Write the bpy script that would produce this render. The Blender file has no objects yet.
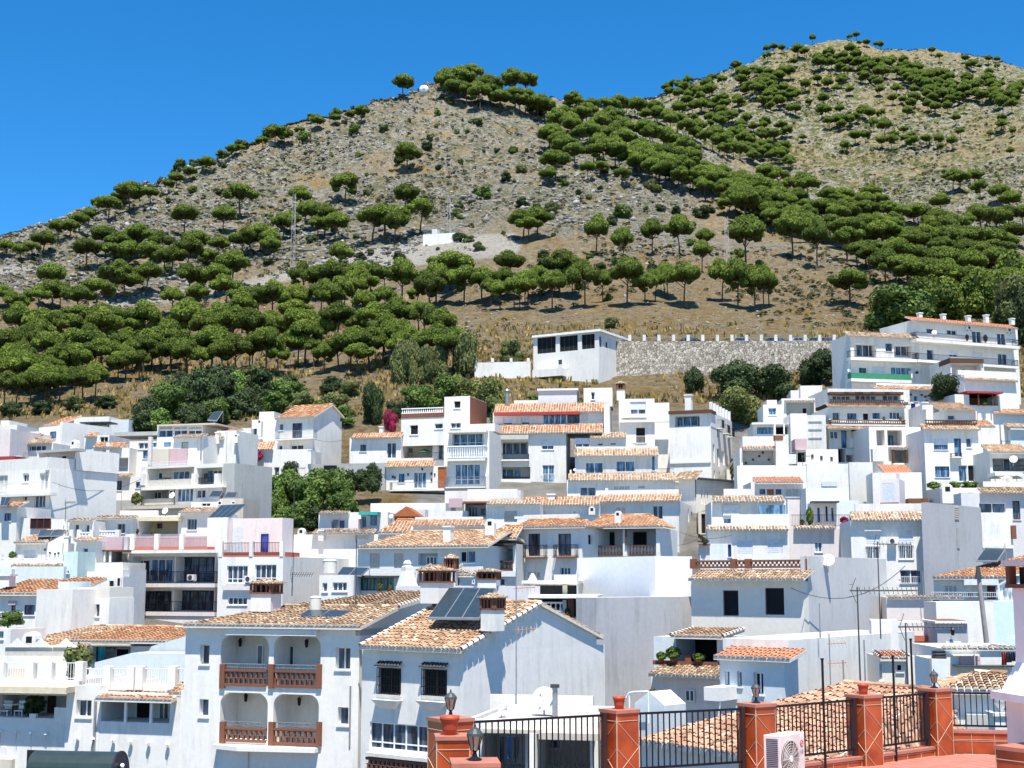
import bpy, math, random
import numpy as np
from mathutils import Vector, Matrix, noise as mnoise
R = math.radians
random.seed(7)
rng = np.random.default_rng(11)
scene = bpy.context.scene
COL = scene.collection
# ---------------------------------------------------------------- camera
FPX = 1400.0
HZ = 580.0
PITCH = math.atan((HZ - 384) / FPX)
SP, CP = math.sin(PITCH), math.cos(PITCH)
cam = bpy.data.cameras.new('camera')
cam.sensor_width = 36.0
cam.lens = 36.0 * FPX / 1024
cam.clip_start = 0.5
cam.clip_end = 9000
co = bpy.data.objects.new('camera', cam)
COL.objects.link(co)
co.rotation_euler = (R(90) + PITCH, 0, 0)
scene.camera = co

def ray(px, py):
    up = (384 - py) / FPX
    y = CP - up * SP
    return ((px - 512) / FPX / y, (SP + up * CP) / y)      # X/Y, Z/Y

def P(px, py, Y):
    q, e = ray(px, py)
    return Vector((q * Y, Y, e * Y))

# ---------------------------------------------------------------- sky, sun
SUN_EL, SUN_AZ = 69.0, math.atan2(0.10, -1.0)             # azimuth measured from +Y toward +X
w = bpy.data.worlds.new('World'); scene.world = w; w.use_nodes = True
nt = w.node_tree
sky = nt.nodes.new('ShaderNodeTexSky')
sky.sky_type = 'NISHITA'; sky.sun_disc = False
sky.sun_elevation = R(SUN_EL); sky.sun_rotation = SUN_AZ
sky.altitude = 3000; sky.air_density = 1.0; sky.dust_density = 0.0; sky.ozone_density = 6.0
gm = nt.nodes.new('ShaderNodeHueSaturation')
gm.inputs['Saturation'].default_value = 1.27; gm.inputs['Hue'].default_value = 0.495
bg = nt.nodes['Background']
nt.links.new(sky.outputs[0], gm.inputs['Color']); nt.links.new(gm.outputs[0], bg.inputs[0])
bg.inputs[1].default_value = 0.125
sl = bpy.data.lights.new('sun', 'SUN'); sl.energy = 5.0; sl.angle = R(0.55); sl.color = (1, 0.95, 0.86)
so = bpy.data.objects.new('sun', sl); COL.objects.link(so)
ce = math.cos(R(SUN_EL))
sdir = Vector((ce * math.sin(SUN_AZ), ce * math.cos(SUN_AZ), math.sin(R(SUN_EL))))
so.rotation_euler = sdir.to_track_quat('Z', 'Y').to_euler()
so.location = (0, 0, 60)
vs = scene.view_settings
vs.view_transform = 'Standard'; vs.look = 'None'; vs.gamma = 1; vs.use_curve_mapping = False
vs.exposure = 0.86

# ---------------------------------------------------------------- materials
MATS = {}
def newmat(name):
    m = bpy.data.materials.new(name); m.use_nodes = True
    return m, m.node_tree, m.node_tree.nodes['Principled BSDF']
def N(nt, typ, **kw):
    n = nt.nodes.new(typ)
    for k, v in kw.items():
        if k.startswith('i_'): n.inputs[int(k[2:]) if k[2:].isdigit() else k[2:].replace('_', ' ')].default_value = v
        else: setattr(n, k, v)
    return n
def ramp(nt, stops, interp='LINEAR'):
    r = nt.nodes.new('ShaderNodeValToRGB'); r.color_ramp.interpolation = interp
    cr = r.color_ramp
    while len(cr.elements) < len(stops): cr.elements.new(0.5)
    for e, (p, c) in zip(cr.elements, stops):
        e.position = p; e.color = (*c, 1) if len(c) == 3 else c
    return r
def mixc(nt, a, b, f, mode='MIX'):
    m = nt.nodes.new('ShaderNodeMix'); m.data_type = 'RGBA'; m.blend_type = mode
    for sock, v in ((m.inputs[6], a), (m.inputs[7], b), (m.inputs[0], f)):
        if hasattr(v, 'is_linked'): nt.links.new(v, sock)
        elif isinstance(v, tuple): sock.default_value = (*v, 1)
        else: sock.default_value = v
    return m.outputs[2]

def wallmat(key, c, dirt=0.35, rough=0.85):
    if key in MATS: return MATS[key]
    m, nt, b = newmat('plaster_' + key)
    tc = N(nt, 'ShaderNodeTexCoord'); g = N(nt, 'ShaderNodeNewGeometry')
    n1 = N(nt, 'ShaderNodeTexNoise', i_Scale=0.45, i_Detail=5.0); nt.links.new(g.outputs['Position'], n1.inputs['Vector'])
    mp = N(nt, 'ShaderNodeMapping'); mp.inputs['Scale'].default_value = (2.2, 2.2, 0.28)
    nt.links.new(g.outputs['Position'], mp.inputs['Vector'])
    n2 = N(nt, 'ShaderNodeTexNoise', i_Scale=1.2, i_Detail=6.0, i_Roughness=0.65); nt.links.new(mp.outputs[0], n2.inputs['Vector'])
    oi = N(nt, 'ShaderNodeObjectInfo')
    r1 = ramp(nt, [(0.44, (0, 0, 0)), (0.62, (1, 1, 1))]); nt.links.new(n2.outputs[0], r1.inputs[0])
    r2 = ramp(nt, [(0.40, (0, 0, 0)), (0.62, (1, 1, 1))]); nt.links.new(n1.outputs[0], r2.inputs[0])
    mm = N(nt, 'ShaderNodeMath', operation='MULTIPLY'); nt.links.new(r1.outputs[0], mm.inputs[0]); nt.links.new(r2.outputs[0], mm.inputs[1])
    ms = N(nt, 'ShaderNodeMath', operation='MULTIPLY'); nt.links.new(mm.outputs[0], ms.inputs[0]); ms.inputs[1].default_value = dirt
    dc = (c[0] * .68, c[1] * .68, c[2] * .66)
    c1 = mixc(nt, c, dc, ms.outputs[0])
    # fine patchiness
    n3 = N(nt, 'ShaderNodeTexNoise', i_Scale=3.5, i_Detail=4.0); nt.links.new(g.outputs['Position'], n3.inputs['Vector'])
    r3 = ramp(nt, [(0.3, (.93, .93, .93)), (0.7, (1, 1, 1))]); nt.links.new(n3.outputs[0], r3.inputs[0])
    c2 = mixc(nt, c1, r3.outputs[0], 1.0, 'MULTIPLY')
    ro = ramp(nt, [(0, (.90, .90, .89)), (1, (1.03, 1.02, 1.0))]); nt.links.new(oi.outputs['Random'], ro.inputs[0]); c2 = mixc(nt, c2, ro.outputs[0], 1.0, 'MULTIPLY')
    nt.links.new(c2, b.inputs['Base Color']); b.inputs['Roughness'].default_value = rough
    b.inputs['Specular IOR Level'].default_value = 0.15
    n4 = N(nt, 'ShaderNodeTexNoise', i_Scale=6.0, i_Detail=5.0); nt.links.new(g.outputs['Position'], n4.inputs['Vector'])
    bp = N(nt, 'ShaderNodeBump', i_Strength=0.12, i_Distance=0.05); nt.links.new(n4.outputs[0], bp.inputs['Height'])
    nt.links.new(bp.outputs[0], b.inputs['Normal'])
    MATS[key] = m; return m

def plain(key, c, rough=0.6, metal=0.0, spec=0.3, var=0.12, scale=4.0):
    if key in MATS: return MATS[key]
    m, nt, b = newmat(key)
    g = N(nt, 'ShaderNodeNewGeometry')
    n1 = N(nt, 'ShaderNodeTexNoise', i_Scale=scale, i_Detail=4.0); nt.links.new(g.outputs['Position'], n1.inputs['Vector'])
    a = tuple(max(0, x * (1 - var)) for x in c); d = tuple(min(1, x * (1 + var)) for x in c)
    r = ramp(nt, [(0.3, a), (0.7, d)]); nt.links.new(n1.outputs[0], r.inputs[0])
    nt.links.new(r.outputs[0], b.inputs['Base Color'])
    b.inputs['Roughness'].default_value = rough; b.inputs['Metallic'].default_value = metal
    b.inputs['Specular IOR Level'].default_value = spec
    MATS[key] = m; return m

def rndmat(key, stops, rough=0.8, bump=0.0, trans=0.0, tint=0.15, spec=0.2):
    """colour from the per-face attribute rnd"""
    if key in MATS: return MATS[key]
    m, nt, b = newmat(key)
    at = N(nt, 'ShaderNodeAttribute', attribute_name='rnd')
    r = ramp(nt, stops); nt.links.new(at.outputs['Fac'], r.inputs[0])
    oi = N(nt, 'ShaderNodeObjectInfo')
    mr = N(nt, 'ShaderNodeMapRange'); mr.inputs['To Min'].default_value = 1 - tint; mr.inputs['To Max'].default_value = 1 + tint
    nt.links.new(oi.outputs['Random'], mr.inputs[0])
    hs = N(nt, 'ShaderNodeHueSaturation'); nt.links.new(r.outputs[0], hs.inputs['Color']); nt.links.new(mr.outputs[0], hs.inputs['Value'])
    g = N(nt, 'ShaderNodeNewGeometry')
    n1 = N(nt, 'ShaderNodeTexNoise', i_Scale=1.3, i_Detail=5.0); nt.links.new(g.outputs['Position'], n1.inputs['Vector'])
    r3 = ramp(nt, [(0.3, (.75, .75, .75)), (0.7, (1.1, 1.1, 1.1))]); nt.links.new(n1.outputs[0], r3.inputs[0])
    c2 = mixc(nt, hs.outputs[0], r3.outputs[0], 1.0, 'MULTIPLY')
    nt.links.new(c2, b.inputs['Base Color']); b.inputs['Roughness'].default_value = rough
    b.inputs['Specular IOR Level'].default_value = spec
    if trans:
        out = nt.nodes['Material Output']
        tr = N(nt, 'ShaderNodeBsdfTranslucent'); nt.links.new(c2, tr.inputs[0])
        mx = N(nt, 'ShaderNodeMixShader'); mx.inputs[0].default_value = trans
        nt.links.new(b.outputs[0], mx.inputs[1]); nt.links.new(tr.outputs[0], mx.inputs[2]); nt.links.new(mx.outputs[0], out.inputs[0])
    MATS[key] = m; return m

def glassmat(key, c=(0.02, 0.03, 0.045), rough=0.2):
    if key in MATS: return MATS[key]
    m, nt, b = newmat(key)
    g = N(nt, 'ShaderNodeNewGeometry')
    mp = N(nt, 'ShaderNodeMapping'); mp.inputs['Scale'].default_value = (3, 3, .6); nt.links.new(g.outputs['Position'], mp.inputs[0])
    n1 = N(nt, 'ShaderNodeTexNoise', i_Scale=1.5, i_Detail=2.0); nt.links.new(mp.outputs[0], n1.inputs['Vector'])
    r = ramp(nt, [(0.42, c), (0.62, tuple(min(1, x * 3.5 + .03) for x in c))]); nt.links.new(n1.outputs[0], r.inputs[0])
    nt.links.new(r.outputs[0], b.inputs['Base Color'])
    b.inputs['Roughness'].default_value = rough; b.inputs['Specular IOR Level'].default_value = 0.35
    MATS[key] = m; return m

WHITE = wallmat('white', (.80, .78, .74), .5)
WALLS = {
 'white': WHITE,
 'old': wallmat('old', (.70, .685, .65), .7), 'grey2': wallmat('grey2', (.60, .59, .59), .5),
 'cream': wallmat('cream', (.78, .74, .66), .3),
 'pink': wallmat('pink', (.74, .68, .66), .4),
 'rose': wallmat('rose', (.55, .40, .42), .3),
 'blue': wallmat('blue', (.68, .73, .75), .3),
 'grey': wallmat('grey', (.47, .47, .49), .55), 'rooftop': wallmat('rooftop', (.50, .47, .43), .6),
 'green': wallmat('green', (.62, .76, .72), .4),
 'lilac': wallmat('lilac', (.69, .67, .69), .3),
 'yellow': wallmat('yellow', (.78, .66, .42), .3),
 'skyblue': wallmat('skyblue', (.54, .61, .64), .3), 'glare': wallmat('glare', (.90, .89, .87), .1),  # glare: raised white that puts overexposed sunlight into the barbecue hood's colour
 'cement': wallmat('cement', (.44, .45, .44), .6),
 'sand': wallmat('sand', (.60, .54, .46), .5),
 'brickred': wallmat('brickred', (.22, .095, .06), .5),
 'redfloor': wallmat('redfloor', (.50, .16, .11), .3),
}
GLASS = glassmat('window_glass')
GLASSB = glassmat('blue_glass', (.035, .075, .12))
VOID = plain('dark_interior', (.012, .012, .014), .9)
FRAMEW = plain('white_frame', (.80, .80, .80), .45)
BROWN = plain('brown_wood', (.10, .045, .025), .6)
WOODO = plain('orange_wood', (.33, .10, .035), .6)
BLUEP = plain('blue_paint', (.02, .04, .17), .45)
IRON = plain('black_iron', (.012, .012, .018), .45, 0.3)
GREYM = plain('grey_metal', (.32, .33, .34), .4, 0.6)
DARKGREY = plain('dark_grey', (.05, .055, .06), .5)
BLIND = plain('white_blind', (.62, .65, .68), .6)
BLINDS = plain('shaded_cloth', (.50, .47, .42), .8)
REDCL = plain('red_cloth', (.36, .045, .04), .7)
GREENCL = plain('green_cloth', (.04, .22, .12), .7)
TEALCL = plain('teal_cloth', (.03, .35, .33), .7)
BLUECL = plain('blue_cloth', (.04, .16, .45), .7)
BEIGECL = plain('beige_cloth', (.62, .55, .38), .8)
TERRA = plain('terracotta', (.36, .09, .035), .55)
TILES = {
 'tan': rndmat('tiles_tan', [(0, (.19, .11, .07)), (.3, (.36, .215, .13)), (.6, (.47, .31, .195)), (.85, (.55, .41, .28)), (1, (.60, .51, .39))], .85, tint=.08),
 'orange': rndmat('tiles_orange', [(0, (.24, .10, .05)), (.35, (.40, .19, .095)), (.7, (.50, .28, .155)), (1, (.58, .42, .28))], .85, tint=.08),
 'mix': rndmat('tiles_mixed', [(0, (.20, .11, .07)), (.3, (.38, .21, .13)), (.55, (.48, .27, .18)), (.8, (.50, .33, .22)), (1, (.56, .42, .31))], .85, tint=.05),
 'old': rndmat('tiles_old', [(0, (.13, .085, .055)), (.3, (.27, .17, .11)), (.65, (.40, .28, .18)), (1, (.55, .46, .34))], .9, tint=.08),
 'red': rndmat('tiles_red', [(0, (.50, .19, .10)), (1, (.62, .28, .16))], .8, tint=.05),
}
MORTAR = plain('mortar', (.66, .60, .52), .9)

# ---------------------------------------------------------------- mesh builder
class MB:
    def __init__(s): s.v = []; s.f = []; s.r = []; s.mi = []; s.m = 0; s.rv = 0.5
    def add(s, vs, fs, r=None):
        o = len(s.v); s.v.extend([tuple(x) for x in vs])
        for f in fs:
            s.f.append(tuple(i + o for i in f)); s.r.append(s.rv if r is None else r); s.mi.append(s.m)
    def quad(s, a, b, c, d): s.add([a, b, c, d], [(0, 1, 2, 3)])
    def box8(s, p): s.add(p, [(0, 3, 2, 1), (4, 5, 6, 7), (0, 1, 5, 4), (1, 2, 6, 5), (2, 3, 7, 6), (3, 0, 4, 7)])
    def box(s, x0, y0, z0, x1, y1, z1):
        if x0 > x1: x0, x1 = x1, x0
        if y0 > y1: y0, y1 = y1, y0
        if z0 > z1: z0, z1 = z1, z0
        s.box8([(x0, y0, z0), (x1, y0, z0), (x1, y1, z0), (x0, y1, z0), (x0, y0, z1), (x1, y0, z1), (x1, y1, z1), (x0, y1, z1)])
    def cyl(s, a, b, r0, r1=None, n=8, caps=True):
        a = Vector(a); b = Vector(b); r1 = r0 if r1 is None else r1
        d = (b - a).normalized(); u = d.orthogonal().normalized(); w_ = d.cross(u)
        vs = []
        for c, r in ((a, r0), (b, r1)):
            for i in range(n):
                t = 2 * math.pi * i / n; vs.append(c + u * (math.cos(t) * r) + w_ * (math.sin(t) * r))
        fs = [(i, (i + 1) % n, n + (i + 1) % n, n + i) for i in range(n)]
        if caps: fs += [tuple(range(n))[::-1], tuple(range(n, 2 * n))]
        s.add(vs, fs)
    def lathe(s, c, prof, n=10, caps=True):
        c = Vector(c); vs = []
        for r, z in prof:
            for i in range(n):
                t = 2 * math.pi * i / n; vs.append((c.x + math.cos(t) * r, c.y + math.sin(t) * r, c.z + z))
        fs = []
        for k in range(len(prof) - 1):
            for i in range(n):
                fs.append((k * n + i, k * n + (i + 1) % n, (k + 1) * n + (i + 1) % n, (k + 1) * n + i))
        if caps:
            fs.append(tuple(range(n))[::-1]); fs.append(tuple((len(prof) - 1) * n + i for i in range(n)))
        s.add(vs, fs)
    def blob(s, c, rx, ry, rz, amp=.15, sub=2, seed=0):
        bm_v, bm_f = ICO[sub]
        vs = []
        for p in bm_v:
            k = 1 + amp * mnoise.noise(Vector(p) * 1.7 + Vector((seed * 3.1, seed * 1.7, 0)))*2
            vs.append((c[0] + p[0] * rx * k, c[1] + p[1] * ry * k, c[2] + p[2] * rz * k))
        s.add(vs, bm_f)
    def build(s, name, mats, parent=None, smooth=False):
        me = bpy.data.meshes.new(name)
        me.from_pydata(s.v, [], s.f)
        if not isinstance(mats, (list, tuple)): mats = [mats]
        for m in mats: me.materials.append(m)
        if any(s.mi): me.polygons.foreach_set('material_index', s.mi)
        at = me.attributes.new('rnd', 'FLOAT', 'FACE'); at.data.foreach_set('value', s.r)
        if smooth: me.polygons.foreach_set('use_smooth', [True] * len(s.f))
        me.update()
        o = bpy.data.objects.new(name, me); COL.objects.link(o)
        if parent is not None: o.parent = parent
        return o
import bmesh
ICO = {}
for sub in (1, 2, 3):
    bm = bmesh.new(); bmesh.ops.create_icosphere(bm, subdivisions=sub, radius=1)
    ICO[sub] = ([tuple(v.co) for v in bm.verts], [tuple(v.index for v in f.verts) for f in bm.faces]); bm.free()

LABELS = {}
def tag(o, label, cat, group=None, kind=None):
    if label: o['label'] = label
    if cat: o['category'] = cat
    if group: o['group'] = group
    if kind: o['kind'] = kind
    return o
def empty(name, loc, rz=0, label=None, cat=None, group=None):
    o = bpy.data.objects.new(name, None); COL.objects.link(o); o.location = loc; o.rotation_euler = (0, 0, rz)
    o.empty_display_size = .3
    return tag(o, label, cat, group)
def copy_tree(o, parent=None):
    c = o.copy(); COL.objects.link(c); c.parent = parent
    for ch in o.children: copy_tree(ch, c)
    return c

# ---------------------------------------------------------------- terrain
XS = [-900, -400, 0, 100, 200, 290, 400, 430, 500, 560, 600, 640, 700, 760, 850, 950, 1024, 1400, 2000]
def row(vals):           # {px:(py,Y)} -> interpolated arrays over XS
    ks = sorted(vals); py = [vals[k][0] for k in ks]; Y = [vals[k][1] for k in ks]
    return [np.interp(XS, ks, py), np.interp(XS, ks, Y)]
def zrow(Y, z):          # constant height row
    return [np.array([HZ - z / Y * FPX] * len(XS)), np.array([float(Y)] * len(XS))]
ROWS = [
 zrow(1.0, -9), zrow(45, -12), zrow(75, -12), zrow(92, -8.5), zrow(112, -3.5),
 row({0: (560, 128), 500: (570, 126), 1024: (570, 126)}),
 row({0: (505, 145), 500: (500, 144), 1024: (500, 144)}),
 row({0: (455, 160), 300: (470, 158), 500: (455, 160), 700: (460, 160), 1024: (440, 160)}),
 row({0: (425, 170), 100: (418, 172), 300: (425, 172), 500: (405, 172), 700: (405, 172), 850: (395, 172), 1024: (400, 172)}),
 row({0: (405, 184), 100: (405, 184), 300: (400, 184), 480: (383, 184), 600: (378, 186), 840: (374, 186), 1024: (372, 184)}),
 row({0: (392, 192), 100: (393, 192), 300: (385, 192), 480: (371, 189), 600: (372, 190), 840: (370, 190), 1024: (352, 192)}),
 row({0: (383, 200), 300: (375, 200), 480: (358, 194), 590: (352, 192), 610: (337, 191.5), 840: (336, 191.5), 870: (340, 195), 1024: (340, 200)}),
 row({0: (372, 210), 300: (362, 210), 480: (345, 204), 600: (336, 204), 850: (336, 204), 1024: (325, 215)}),
 row({0: (350, 230), 200: (352, 235), 300: (338, 230), 500: (315, 222), 600: (305, 222), 700: (306, 222), 850: (308, 225), 1024: (308, 240)}),
 row({0: (322, 255), 100: (335, 260), 200: (328, 262), 300: (306, 260), 400: (296, 255), 500: (284, 255), 700: (280, 255), 850: (284, 260), 1024: (292, 280)}),
 row({0: (285, 300), 100: (292, 300), 200: (282, 310), 300: (270, 300), 400: (262, 290), 500: (246, 300), 600: (242, 300), 700: (245, 305), 850: (256, 310), 1024: (275, 330)}),
 row({0: (262, 350), 100: (246, 350), 200: (232, 370), 300: (222, 370), 400: (208, 365), 500: (196, 375), 600: (194, 380), 700: (205, 385), 850: (232, 375), 1024: (262, 385)}),
 row({0: (252, 380), 100: (228, 395), 200: (200, 420), 290: (175, 435), 400: (148, 450), 500: (140, 460), 600: (148, 480), 700: (175, 475), 850: (216, 445), 1024: (250, 430)}),
 row({-900: (330, 380), 0: (246, 410), 100: (211, 430), 200: (172, 460), 290: (139, 490), 340: (120, 500), 400: (99, 515), 430: (90, 530), 500: (92, 545), 560: (104, 560), 600: (110, 575), 640: (118, 580), 700: (152, 560), 760: (182, 535), 850: (206, 505), 950: (224, 480), 1024: (235, 460), 2000: (330, 420)}),
 row({-900: (400, 500), 0: (290, 520), 200: (215, 560), 400: (150, 620), 560: (140, 650), 640: (146, 660), 700: (170, 640), 760: (196, 600), 850: (216, 555), 1024: (240, 500)}),
 row({-900: (500, 900), 0: (400, 800), 400: (240, 800), 560: (170, 790), 640: (142, 760), 700: (160, 720), 760: (184, 680), 850: (206, 620), 950: (205, 570), 1024: (205, 545), 2000: (200, 500)}),
 row({-900: (520, 1300), 0: (430, 1200), 400: (260, 1000), 560: (160, 920), 640: (126, 880), 700: (130, 840), 760: (140, 800), 850: (160, 740), 950: (165, 680), 1024: (165, 650), 2000: (160, 620)}),
 row({-900: (530, 1500), 0: (450, 1350), 400: (280, 1150), 560: (150, 1020), 640: (112, 980), 700: (100, 950), 760: (95, 900), 850: (105, 860), 950: (118, 830), 1024: (115, 800), 2000: (120, 800)}),
 row({-900: (540, 1700), 0: (460, 1500), 400: (300, 1250), 560: (150, 1080), 600: (125, 1060), 640: (106, 1040), 680: (88, 1030), 700: (81, 1020), 760: (59, 1000), 850: (44, 1000), 950: (55, 1000), 1024: (70, 980), 1400: (95, 980), 2000: (140, 980)}),
 row({-900: (550, 2200), 0: (480, 2000), 400: (380, 1600), 560: (230, 1400), 640: (170, 1350), 760: (110, 1300), 1024: (120, 1300), 2000: (240, 1300)}),
 row({-900: (560, 5000), 2000: (540, 5000)}),
]
# finer px interpolation of silhouettes: add extra stations
EXTRA_SIL = {17: {}, }
def _qe():
    qs = []; es = []; Ys = []
    for py, Y in ROWS:
        up = (384 - py) / FPX; den = CP - up * SP
        q = (np.array(XS) - 512) / FPX / den; e = (SP + up * CP) / den
        qs.append(q); es.append(e); Ys.append(Y)
    return qs, es, Ys
QS, ES, YS = _qe()
def smooth_rows(q):
    """per row: Y and Z at ratio q (q array)"""
    Yr = np.array([np.interp(q, QS[i], YS[i]) for i in range(len(ROWS))])
    Er = np.array([np.interp(q, QS[i], ES[i]) for i in range(len(ROWS))])
    return Yr, Er * Yr

def vnoise(x, y, seed=0):
    xi = np.floor(x).astype(np.int64); yi = np.floor(y).astype(np.int64)
    fx = x - xi; fy = y - yi; fx = fx * fx * (3 - 2 * fx); fy = fy * fy * (3 - 2 * fy)
    def h(a, b):
        n = (a * 374761393 + b * 668265263 + seed * 982451653) & 0xffffffff
        n = ((n ^ (n >> 13)) * 1274126177) & 0xffffffff
        return ((n ^ (n >> 16)) & 0xffff) / 65535.0
    return (h(xi, yi) * (1 - fx) + h(xi + 1, yi) * fx) * (1 - fy) + (h(xi, yi + 1) * (1 - fx) + h(xi + 1, yi + 1) * fx) * fy
def fbm(x, y, o=5, seed=0, rough=.5):
    a = 1; t = 0; s_ = 0
    for i in range(o):
        t = t + a * vnoise(x * 2 ** i, y * 2 ** i, seed + i); s_ += a; a *= rough
    return t / s_
def base_z(X, Y):
    X = np.atleast_1d(np.asarray(X, float)); Y = np.atleast_1d(np.asarray(Y, float))
    q = X / np.maximum(Y, 1)
    Yr, Zr = smooth_rows(q)
    out = np.empty_like(X)
    for j in range(len(X)):
        out[j] = np.interp(Y[j], Yr[:, j], Zr[:, j])
    return out
def rough_z(X, Y):
    k = np.clip((Y - 175) / 60, 0, 1)
    n = (fbm(X / 40, Y / 40, 5, 3) - .5) * 9 * np.clip((Y - 230) / 200, 0, 1)
    n += (fbm(X / 7, Y / 7, 4, 9) - .5) * 2.4 * k
    r = np.abs(fbm(X / 11 + 50, Y / 14, 4, 21) - .5) * 2
    n += (1 - r) ** 3 * 2.6 * np.clip((Y - 290) / 100, 0, 1)
    r2 = np.abs(fbm(X / 4 + 9, Y / 6, 4, 33, .6) - .5) * 2
    n += (1 - r2) ** 4 * 1.3 * np.clip((Y - 205) / 60, 0, 1) * np.clip((fbm(X / 25, Y / 25, 3, 61) - .42) * 8, 0, 1)
    return n
def ground(X, Y): return base_z(X, Y) + rough_z(np.atleast_1d(np.asarray(X, float)), np.atleast_1d(np.asarray(Y, float)))

def stations(n0):
    q = np.concatenate([np.linspace(-1.05, -.42, 40, endpoint=False), np.linspace(-.42, .42, n0, endpoint=False), np.linspace(.42, 1.05, 40)])
    return q
def make_terrain():
    q = stations(620)
    Yr, Zr = smooth_rows(q)
    # smooth across columns
    ker = np.hanning(15); ker /= ker.sum()
    for A in (Yr, Zr):
        for i in range(A.shape[0]):
            A[i] = np.convolve(np.pad(A[i], 7, 'edge'), ker, 'valid')
    seg = [2, 2, 2, 3, 6, 8, 8, 8, 10, 12, 8, 8, 10, 18, 22, 34, 40, 30, 38, 22, 22, 34, 30, 34, 10, 8]
    seg = [int(n * (1.0 if i < 12 else 1.5)) for i, n in enumerate(seg)][:len(ROWS) - 1]
    P_ = []
    tY = []; tZ = []
    for i in range(len(ROWS) - 1):
        n = seg[i]
        for k in range(n):
            t = k / n
            Y = Yr[i] * (1 - t) + Yr[i + 1] * t
            tY.append(Y)
            tZ.append(Zr[i] * (1 - t) + Zr[i + 1] * t)
    tY.append(Yr[-1]); tZ.append(Zr[-1])
    tY = np.array(tY); tZ = np.array(tZ)
    # smooth along rows a little for soft profile
    for _ in range(3):
        tZ[21:-1] = (tZ[20:-2] + tZ[21:-1] * 2 + tZ[22:]) / 4
    X = q[None, :] * tY
    Z = tZ + rough_z(X, tY)
    return q, X, tY, Z
TQ, TX, TY, TZ = make_terrain()
TE = TZ / TY

def pick(px, py):
    """terrain point under a pixel (nearest along the ray)"""
    q, e = ray(px, py)
    j = int(np.clip(np.searchsorted(TQ, q), 1, len(TQ) - 1))
    col = TE[:, j]
    st = 25
    k = st + int(np.argmax(col[st:] > e))
    if col[k] <= e: 
        k = st + int(np.argmax(col[st:600]))
    a, b = k - 1, k
    t = (e - col[a]) / max(1e-9, (col[b] - col[a])); t = min(max(t, 0), 1)
    Y = TY[a, j] * (1 - t) + TY[b, j] * t
    Z = TZ[a, j] * (1 - t) + TZ[b, j] * t
    return Vector((q * Y, Y, Z))
def gz(X, Y):
    q = X / Y
    j = int(np.clip(np.searchsorted(TQ, q), 1, len(TQ) - 1))
    return float(np.interp(Y, TY[:, j], TZ[:, j]))

def pxpy(X, Y, Z):
    q = X / Y; e = Z / Y
    up = (e * CP - SP) / (CP + e * SP)
    return 512 + q * FPX * (CP - up * SP), 384 - up * FPX

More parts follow.
